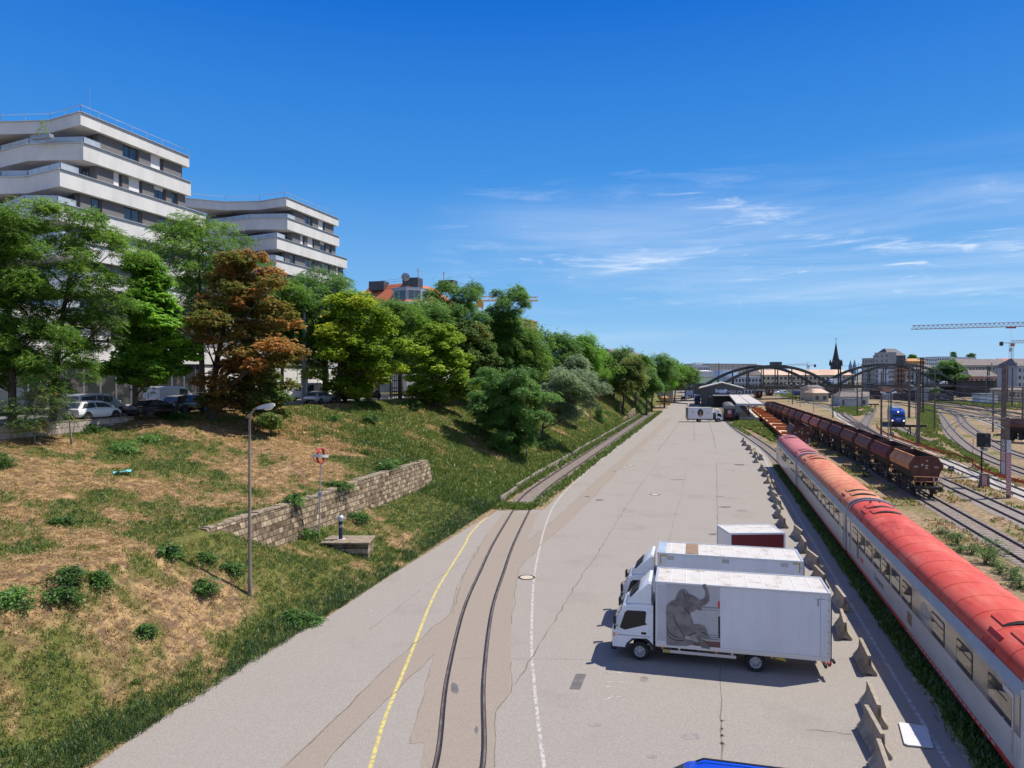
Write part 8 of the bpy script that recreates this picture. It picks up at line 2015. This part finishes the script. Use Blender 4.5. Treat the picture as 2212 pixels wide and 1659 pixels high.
def bridge():
    t = thing('arch_bridge', 'grey steel road bridge with two arches spanning the whole yard', 'bridge', (B0.x, B0.y, 0), BA)
    W = 11.0; dk = 5.9; x0, x1 = bs(1424), bs(2260)
    MB().box(x0, x1, .0, W, dk - .35, dk).build('deck', M['bridge_dark'], t)
    for y, nm in ((-.15, 'girder'), (W + .15, 'girder')):
        b = MB(); b.box(x0, x1, y - .12, y + .12, 4.7, dk + .25)
        for x in np.arange(x0, x1, 3.2): b.box(x - .08, x + .08, y - .2, y + .2, 4.75, dk + .2)
        b.build(nm, M['bridge_dark'], t)
        b = MB()
        for zz in (.55, .85, 1.25): b.box(x0, x1, y - .04, y + .04, dk + .25 + zz - .08, dk + .25 + zz)
        for x in np.arange(x0, x1, 1.6): b.box(x - .05, x + .05, y - .05, y + .05, dk + .25, dk + 1.5)
        b.build('railing', M['bridge'], t)
    for a, pk, c, py in ((1552, 1682, 1799, 791.5), (1808, 1939, 2074, 787)):
        xa, xm, xc = bs(a), bs(pk), bs(c); zt_ = bz(pk, py); xm = (xa + xc) / 2
        for y in (.35, W - .35):
            f = lambda x: dk + (zt_ - dk) * (1 - ((x - xm) / (xc - xa) * 2) ** 2)
            b = MB(); xs = np.linspace(xa, xc, 25)
            for p_, q_ in zip(xs[:-1], xs[1:]): b.bar((p_, y, f(p_)), (q_, y, f(q_)), .6, 1.25)
            b.build('arch_rib', M['bridge'], t)
            b = MB()
            for k in range(1, 8): x = xa + (xc - xa) * k / 8; b.box(x - .22, x + .22, y - .16, y + .16, dk, f(x))
            b.build('hanger', M['bridge'], t)
        b = MB()
        for k in (3, 4, 5): x = xa + (xc - xa) * k / 8; b.box(x - .15, x + .15, .6, W - .6, f(x) - .2, f(x) + .2)
        b.build('cross_brace', M['bridge'], t)
    for px in (1804, 2076): x = bs(px); MB().hexa([(x - 4, 1, 0), (x + 4, 1, 0), (x + 4, W - 1, 0), (x - 4, W - 1, 0), (x - 3.4, 1, 4.69), (x + 3.4, 1, 4.69), (x + 3.4, W - 1, 4.69), (x - 3.4, W - 1, 4.69)]).build('pier', M['dark_wall'], t)
    a = thing('bridge_abutment', 'sandstone abutment wall carrying the left bridge end', 'abutment', (B0.x, B0.y, 0), BA)
    MB().hexa([(-6, .3, 0), (bs(1456), .3, 0), (bs(1456) + 1.5, W + 14, 0), (-6, W + 14, 0), (-6, .3, 4.68), (bs(1456) - .3, .3, 4.68), (bs(1456) + 1.2, W + 14, 4.68), (-6, W + 14, 4.68)]).build('wall', M['abut'], a)
bridge()
def on_deck(px, y): q_ = Vector((B0.x, B0.y, 5.92)) + bu * bs(px) + bn * y; return q_
car('white delivery van crossing the left end of the steel bridge', 'van', 'car_white', on_deck(1474, 3), BA + PI, group='vehicles on the bridge')
car('white pickup-like car on the right half of the bridge', 'mpv', 'car_white', on_deck(2050, 3), BA + PI, group='vehicles on the bridge')
car('dark car on the bridge under the second arch', 'sedan', 'car_navy', on_deck(1890, 3), BA + PI, group='vehicles on the bridge')
bt, bc = truck('white lorry with blue swirls on its box, crossing the bridge between the arches', on_deck(1806, 3), BA + PI, -6.4, (-.66, -10.5, .9, 3.7, 1.25), group='vehicles on the bridge')
b = MB()
for k, (xa, r) in enumerate(((-4, 1.1), (-6.6, .9), (-8.9, 1.0))):
    for i in range(14):
        a0, a1 = PI * .15 + i * PI * 1.5 / 14, PI * .15 + (i + 1) * PI * 1.5 / 14; b.prismy([(xa + r * math.cos(a0), 2.3 + r * math.sin(a0)), (xa + r * math.cos(a1), 2.3 + r * math.sin(a1)), (xa + r * .55 * math.cos(a1), 2.3 + r * .55 * math.sin(a1)), (xa + r * .55 * math.cos(a0), 2.3 + r * .55 * math.sin(a0))], 1.2505, 1.256 + k * .001)
b.build('blue_swirl', M['loco_blue'], bc)
SH = slab_house
SH('grey_hut', 'small grey railway hut with a dark low roof in the grass', 'hut', 1814, 1876, 857, 262, M['hut_grey'], M['tile_dark'], 0, 7, 0, (3, 1), 845)
SH('equipment_cabinet', 'pale cabinet standing in front of the grey railway hut', 'cabinet', 1830, 1850, 864, 254, M['pale_wall'], M['galv'], 0, 2, 0, (0, 0))
SH('railway_house', 'beige railway house with a rusty roof left of the bridge pier', 'house', 1757, 1790, 849, 303, M['beige'], M['copper_pink'], 0, 9, 0, (2, 1), 840)
SH('railway_house', 'taller cream railway house behind the beige one', 'house', 1747, 1782, 839, 318, M['cream'], M['tile_dark'], 0, 9, 0, (4, 2), 832)
SH('container', 'dark blue container beyond the bridge left of the beige house', 'container', 1719, 1746, 845, 378, M['blue_box'], None, 0, 3, 0, (2, 1))
for lb, st, pt_, px, d, rz in (('white panel van parked beyond the bridge near two dark coaches', 'van', 'car_white', 1694, 410, .2), ('white car parked left of that white panel van', 'hatch', 'car_white', 1680, 415, .4), ('white car standing left of the beige railway house', 'suv', 'car_white', 1741, 333, .3), ('black van parked in front of the beige railway house', 'mpv', 'car_black', 1754, 312, 1.2), ('silver car parked on the yard road beyond the bridge', 'hatch', 'car_silver', 1483, 335, 1.4), ('dark car parked ahead of the silver one beyond the bridge', 'suv', 'car_darkgrey', 1477, 322, 1.4), ('white car farthest along the road beyond the bridge', 'hatch', 'car_white', 1490, 352, 1.4)):
    p_ = V(px, HY, d); p_.z = .03; car(lb, st, pt_, p_, rz, group='cars on the yard')
for px, d, lb in ((1641, 344, 'left of two dark coaches standing under the bridge'), (1665.5, 382, 'right and farther of two dark coaches beyond the bridge')):
    p_ = V(px, HY, d); o = dup(oc, (p_.x, p_.y, .18), 0.0, lb)
# the town
SH('office_block', 'white stepped office block behind the end of the tree row', 'building', 1496, 1532, 790, 520, M['white_far'], M['white_far'], 0, 20, 0, (9, 5))
SH('office_block', 'white rooftop storey set back above the stepped office block', 'building', 1504, 1517, 784.5, 530, M['white_far'], M['pale_wall'], 0, 12, 0, (3, 1))
o = SH('office_block', 'long grey concrete office block with vertical fins behind the bridge', 'building', 1531, 1634, 786, 560, M['office'], M['office2'], 0, 30, .04, (26, 4))
w_ = (1634 - 1531) / FPX * 570; b = MB()
for i in range(27): b.box(w_ * i / 26 - .35, w_ * i / 26 + .35, -.4, -.05, 8, 19)
b.build('fin', M['office2'], o)
SH('office_block', 'pale end wing of the long grey office block', 'building', 1634.5, 1652, 788, 590, M['office2'], M['office2'], 0, 30, .08, (4, 4))
SH('white_block', 'white building with a dark roof storey between office and church', 'building', 1671, 1700, 789, 620, M['white_far'], M['mansard'], 0, 20, 0, (6, 3))
SH('roof_storey', 'dark glazed roof storey on the white building', 'building', 1671, 1689, 782.5, 640, M['mansard'], M['mansard'], 0, 10, 0, (4, 1))
SH('graffiti_block', 'low white block covered in graffiti behind the shed', 'building', 1556, 1594, 800, 420, M['graf1'], M['white_far'], 0, 14, 0, (0, 0))
SH('warehouse', 'grey windowless warehouse left of the shed behind the bridge', 'warehouse', 1494, 1518, 814, 372, M['pale_wall'], M['shed_roof'], 0, 14, 0, (0, 0))
SH('street_house', 'small cream house with three windows behind the bridge', 'house', 1519, 1541, 815, 374, M['cream'], M['shed_roof'], 0, 12, 0, (3, 2))
SH('warehouse', 'white flat-roofed hall above the small cream house', 'warehouse', 1498, 1541, 802, 455, M['white_far'], M['white_far'], 0, 14, 0, (0, 0), 800)
SH('red_roof_house', 'tiny red-roofed house at the end of the tree row', 'house', 1494, 1510, 803, 440, M['cream'], M['tile_red'], 0, 10, 0, (3, 1), 796)
SH('long_house', 'pale grey two-storey house under the first arch', 'house', 1573, 1645, 814, 412, M['pale_wall'], M['white_far'], 0, 14, 0, (10, 3))
SH('green_roof_hall', 'low hall with dark green pitched roof right behind the bridge', 'hall', 1510, 1560, 828, 345, M['shed'], M['green_roof'], 0, 12, 0, (0, 0), 816)
SH('market_hall', 'wide hall with a pale rusty roof behind the two arches', 'hall', 1646, 1846, 810, 455, M['beige'], M['copper_pink'], 0, 22, .02, (22, 2), 798)
SH('curved_block', 'grey ribbed office block at the right of the church, lower wing', 'building', 1862, 1890, 775, 500, M['office'], M['office'], 0, 8, -.02, (5, 7))
o = SH('curved_block', 'tall grey ribbed office block beside the dark slate building', 'building', 1889, 1921, 763, 485, M['office'], M['office2'], 0, 5, -.03, (3, 7))
SH('slate_block', 'dark slate-clad building with one bright roof window', 'building', 1919, 1956, 768, 475, M['mansard'], M['mansard'], 0, 20, 0, (3, 3), 752)
SH('street_house', 'white facade under the second arch', 'house', 1919, 1936, 797, 432, M['white_far'], M['tile_dark'], 0, 12, 0, (5, 5))
SH('street_house', 'terracotta facade under the second arch', 'house', 1936.5, 1958, 794, 430, M['terracotta'], M['tile_dark'], 0, 12, 0, (6, 5))
SH('street_house', 'cream facade with cornice right of the terracotta one', 'house', 1959, 1976, 806, 428, M['cream'], M['white_far'], 0, 12, 0, (4, 3))
SH('ochre_block', 'ochre building with curved top behind the second arch', 'building', 1962, 1999, 780, 515, M['ochre'], M['ochre'], 0, 14, 0, (0, 0), 774)
SH('gable_house', 'pale gabled house with dark tiles beneath the second arch end', 'house', 1977, 2030, 803, 425, M['pale_wall'], M['tile_dark'], 0, 14, 0, (0, 0), 787)
for i, (a, c, tp) in enumerate(((1992, 2024, 772.5), (2024, 2060, 771), (2060, 2108, 772.5))): SH('terrace_block', ('left', 'middle', 'right')[i] + ' third of the white terraced roofline on the horizon', 'building', a, c, tp, 620, M['white_far'], M['pale_wall'], 0, 16, 0, (7, 3))
SH('long_house', 'long cream house with a dark tiled roof at the right', 'house', 2070, 2187, 789, 430, M['cream'], M['tile_dark'], 0, 16, .0, (16, 4), 775)
SH('red_roof_house', 'house with a bright red roof at the far right', 'house', 2162, 2208, 788, 445, M['cream'], M['tile_red'], 0, 14, 0, (5, 3), 774)
SH('low_house', 'low salmon house with dark tiles in front of the long cream house', 'house', 2094, 2158, 813, 382, M['pink_wall'], M['tile_dark'], 0, 12, 0, (6, 2), 799)
SH('edge_block', 'grey house cut by the right edge of the view', 'building', 2198, 2240, 790, 332, M['hut_grey'], M['tile_dark'], 0, 14, 0, (4, 4), 774)
SH('dark_wall', 'long dark sooty retaining wall at the right end of the bridge', 'wall', 2076, 2240, 824, 362, M['dark_wall'], M['bridge_dark'], 0, 4, 0, (0, 0))
SH('pale_depot', 'pale low depot with a row of windows at the right edge', 'depot', 2170, 2230, 842, 298, M['beige'], M['tile_dark'], 0, 10, 0, (7, 1), 836)
SH('white_shed', 'small white shed in front of the dark wall', 'shed', 2118, 2156, 852, 282, M['white_far'], M['galv'], 0, 5, 0, (0, 0))
SH('brick_shed', 'red-brown shed under the bridge right of the grey hut', 'shed', 1905, 1925, 838, 350, M['terracotta'], M['tile_dark'], 0, 6, 0, (0, 0))
for i in range(7): SH('parapet_block', '%s lineside box from the left under the right half of the bridge' % ORD[i], 'shed', 1888 + i * 26, 1905 + i * 26, 845 + (i % 3) * 3, 330 - i * 6, M[('dark_wall', 'hut_grey', 'shed')[i % 3]], M['bridge_dark'], 0, 4, 0, (0, 0))
def church():
    d = 600; c = V(1805.4, HY, d); zz = lambda y: CAMH + (HY - y) * d / FPX; k = d / FPX
    t = thing('church_tower', 'black gothic church tower with a tall pointed spire', 'church', (c.x, c.y, 0), TH); w = 8.2 * k
    MB().box(-w, w, -w, w, 0, zz(783)).build('tower', M['church'], t)
    b = MB(); n = 8; z0, z1 = zz(783), zz(739); b.loft([[(w * .98 * math.cos(2 * PI * (i + .5) / n), w * .98 * math.sin(2 * PI * (i + .5) / n), z0) for i in range(n)], [(w * .5 * math.cos(2 * PI * (i + .5) / n), w * .5 * math.sin(2 * PI * (i + .5) / n), z0 + (z1 - z0) * .45) for i in range(n)], [(.12 * math.cos(2 * PI * (i + .5) / n), .12 * math.sin(2 * PI * (i + .5) / n), z1) for i in range(n)]]); b.build('spire', M['spire'], t, fix=True)
    for sx in (-1, 1):
        for sy in (-1, 1): b = MB(); b.lathe([(1.1, zz(790)), (1.1, z0), (.1, zz(776))], 6, (sx * w, sy * w, 0)); b.build('pinnacle', M['spire'], t)
    for s in (-1, 1): b = MB(); b.prismy([(s * w * .5 - 2.2, z0 - .2), (s * w * .5 + 2.2, z0 - .2), (s * w * .5, zz(776))], -w - .3, -w + .5); b.build('gable', M['church'], t)
    b = MB(); b.box(-.1, .1, -.1, .1, z1 - .2, z1 + 4); b.box(-.9, .9, -.1, .1, z1 + 2.4, z1 + 2.7); b.build('cross', M['spire'], t)
    for s in (-.5, .5): MB().box(s * w - .8, s * w + .8, -w - .04, -w + .1, zz(796), zz(787)).build('belfry_window', M['black'], t)
church()
for px, d, tp, lb in ((1837, 1200, 778, 'left'), (1846, 1200, 776, 'right')):
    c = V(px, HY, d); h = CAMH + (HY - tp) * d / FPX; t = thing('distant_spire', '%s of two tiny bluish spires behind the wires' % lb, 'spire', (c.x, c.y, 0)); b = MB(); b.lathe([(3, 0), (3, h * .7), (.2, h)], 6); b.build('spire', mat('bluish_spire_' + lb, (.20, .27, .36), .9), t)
def crane(label, px_m, d, py_jib, px_tip, px_back, m1, m2, jh=2.2, rise=0.0, hook=None, mast_bot=0, apex=0):
    c = V(px_m, HY, d); z = CAMH + (HY - py_jib) * d / FPX; k = d / FPX
    t = thing('tower_crane', label, 'crane', (c.x, c.y, 0), TH, 'tower cranes'); w = 1.0
    b = MB(); n = int((z - mast_bot) / 2.4)
    for sx in (-1, 1):
        for sy in (-1, 1): b.bar((sx * w, sy * w, mast_bot), (sx * w, sy * w, z), .26, .26)
    for i in range(n):
        z0, z1 = mast_bot + (z - mast_bot) * i / n, mast_bot + (z - mast_bot) * (i + 1) / n; s = 1 if i % 2 else -1; b.bar((s * w, -w, z0), (-s * w, -w, z1), .14, .14); b.bar((-w, -w, z0), (w, -w, z0), .14, .14)
    b.build('mast', M[m2], t)
    L_ = (px_tip - px_m) * k; s = 1 if L_ > 0 else -1; N = max(6, int(abs(L_) / 2.6)); b = MB()
    for y in (-.8, .8): b.bar((0, y, z), (L_, y, z + rise * abs(L_)), .28, .28)
    b.bar((0, 0, z + jh), (L_, 0, z + rise * abs(L_) + jh * .8), .30, .30); b.build('jib_chord', M[m1], t)
    b = MB()
    for i in range(N):
        xa, xb, xm = L_ * i / N, L_ * (i + 1) / N, L_ * (i + .5) / N; ra = lambda x: rise * abs(x)
        for y in (-.8, .8): b.bar((xa, y, z + ra(xa)), (xm, 0, z + ra(xm) + jh * (1 - .2 * xm / L_)), .15, .15); b.bar((xm, 0, z + ra(xm) + jh * (1 - .2 * xm / L_)), (xb, y, z + ra(xb)), .15, .15)
    b.build('jib_lattice', M[m2], t)
    Lb = (px_back - px_m) * k
    b = MB(); b.box(min(0, Lb), max(0, Lb), -.8, .8, z - .2, z + .3); b.build('counter_jib', M[m2], t)
    b = MB(); b.box(min(Lb, Lb * .8), max(Lb, Lb * .8), -1, 1, z - 2.2, z + 1.0); b.build('counterweight', M['dark_wall'], t)
    MB().box(-1.4, 1.4, -1.9, -.9, z - 2.6, z - .4).build('cab', M[m1], t)
    if apex:
        b = MB(); b.bar((0, 0, z), (0, 0, z + apex), .5, .5); b.bar((0, 0, z + apex), (L_ * .6, 0, z + jh), .14, .14); b.bar((0, 0, z + apex), (Lb * .9, 0, z + .3), .14, .14); b.build('apex_tie', M[m2], t)
    if hook:
        x = (hook - px_m) * k; b = MB(); b.box(x - 2.4, x + 2.4, -.7, .7, z + rise * abs(x) - .9, z + rise * abs(x) - .1); b.build('trolley', M[m1], t)
        b = MB()
        for xx in (-.5, .5): b.bar((x + xx, 0, z - 13), (x + xx, 0, z - .5), .05, .05)
        b.box(x - .6, x + .6, -.3, .3, z - 15, z - 13); b.build('hook_block', M[m2], t)
crane('large pale and red tower crane jib reaching in from the right edge', 2335, 400, 702, 1969, 2420, 'crane_red', 'crane_white', 2.6, -.026, 2183)
crane('smaller red and white tower crane above the red roof', 2184, 560, 741, 2290, 2160, 'crane_red', 'crane_white', 2.0, .01)
crane('tiny distant tower crane left of the church spire', 1745, 820, 789, 1702, 1762, 'crane_white', 'crane_white', 1.6, 0, None, 0, 4.0)
crane('yellow tower crane partly hidden in the gap of the tall trees', 1037, 265, 650, 1162, 1012, 'crane_yellow', 'crane_yellow', 1.7, .0, None, 8)
tree_px('broadleaf_tree', 'dark round tree between the gabled house and the long cream house', (2047, 0), (2020, 777, 2076, 828), 'dark', d=405, kind=F, n=2600, lsize=.8, npad=30, seed=70, trunk_r=.4, group='trees of the town', flat=.7)
tree_px('conifer', 'lone pointed conifer above the white terraced roofline', (2059, 0), (2052, 757, 2066, 790), 'dark', d=640, kind=F, n=500, lsize=1.0, npad=16, seed=71, shape='cone', trunk_r=.3, group='trees of the town')
for i, (x0, y0, x1, y1, d, lb) in enumerate(((2062, 806, 2096, 832, 385, 'bushy tree right of the dark round tree'), (2158, 808, 2182, 840, 350, 'green tree behind the far right masts'), (2015, 838, 2032, 852, 325, 'ochre-green bush tree under the bridge end'), (1960, 764, 1978, 782, 560, 'roof garden tree beside the dark slate building'), (2090, 762, 2106, 776, 640, 'small tree on the white terraced roofline'))): tree_px('broadleaf_tree', lb, ((x0 + x1) / 2, 0), (x0, y0, x1, y1), 'dark', d=d, kind=F, n=600, lsize=.7, npad=16, seed=80 + i, trunk_r=.25, group='trees of the town', flat=.7)
bpy.context.view_layer.update()
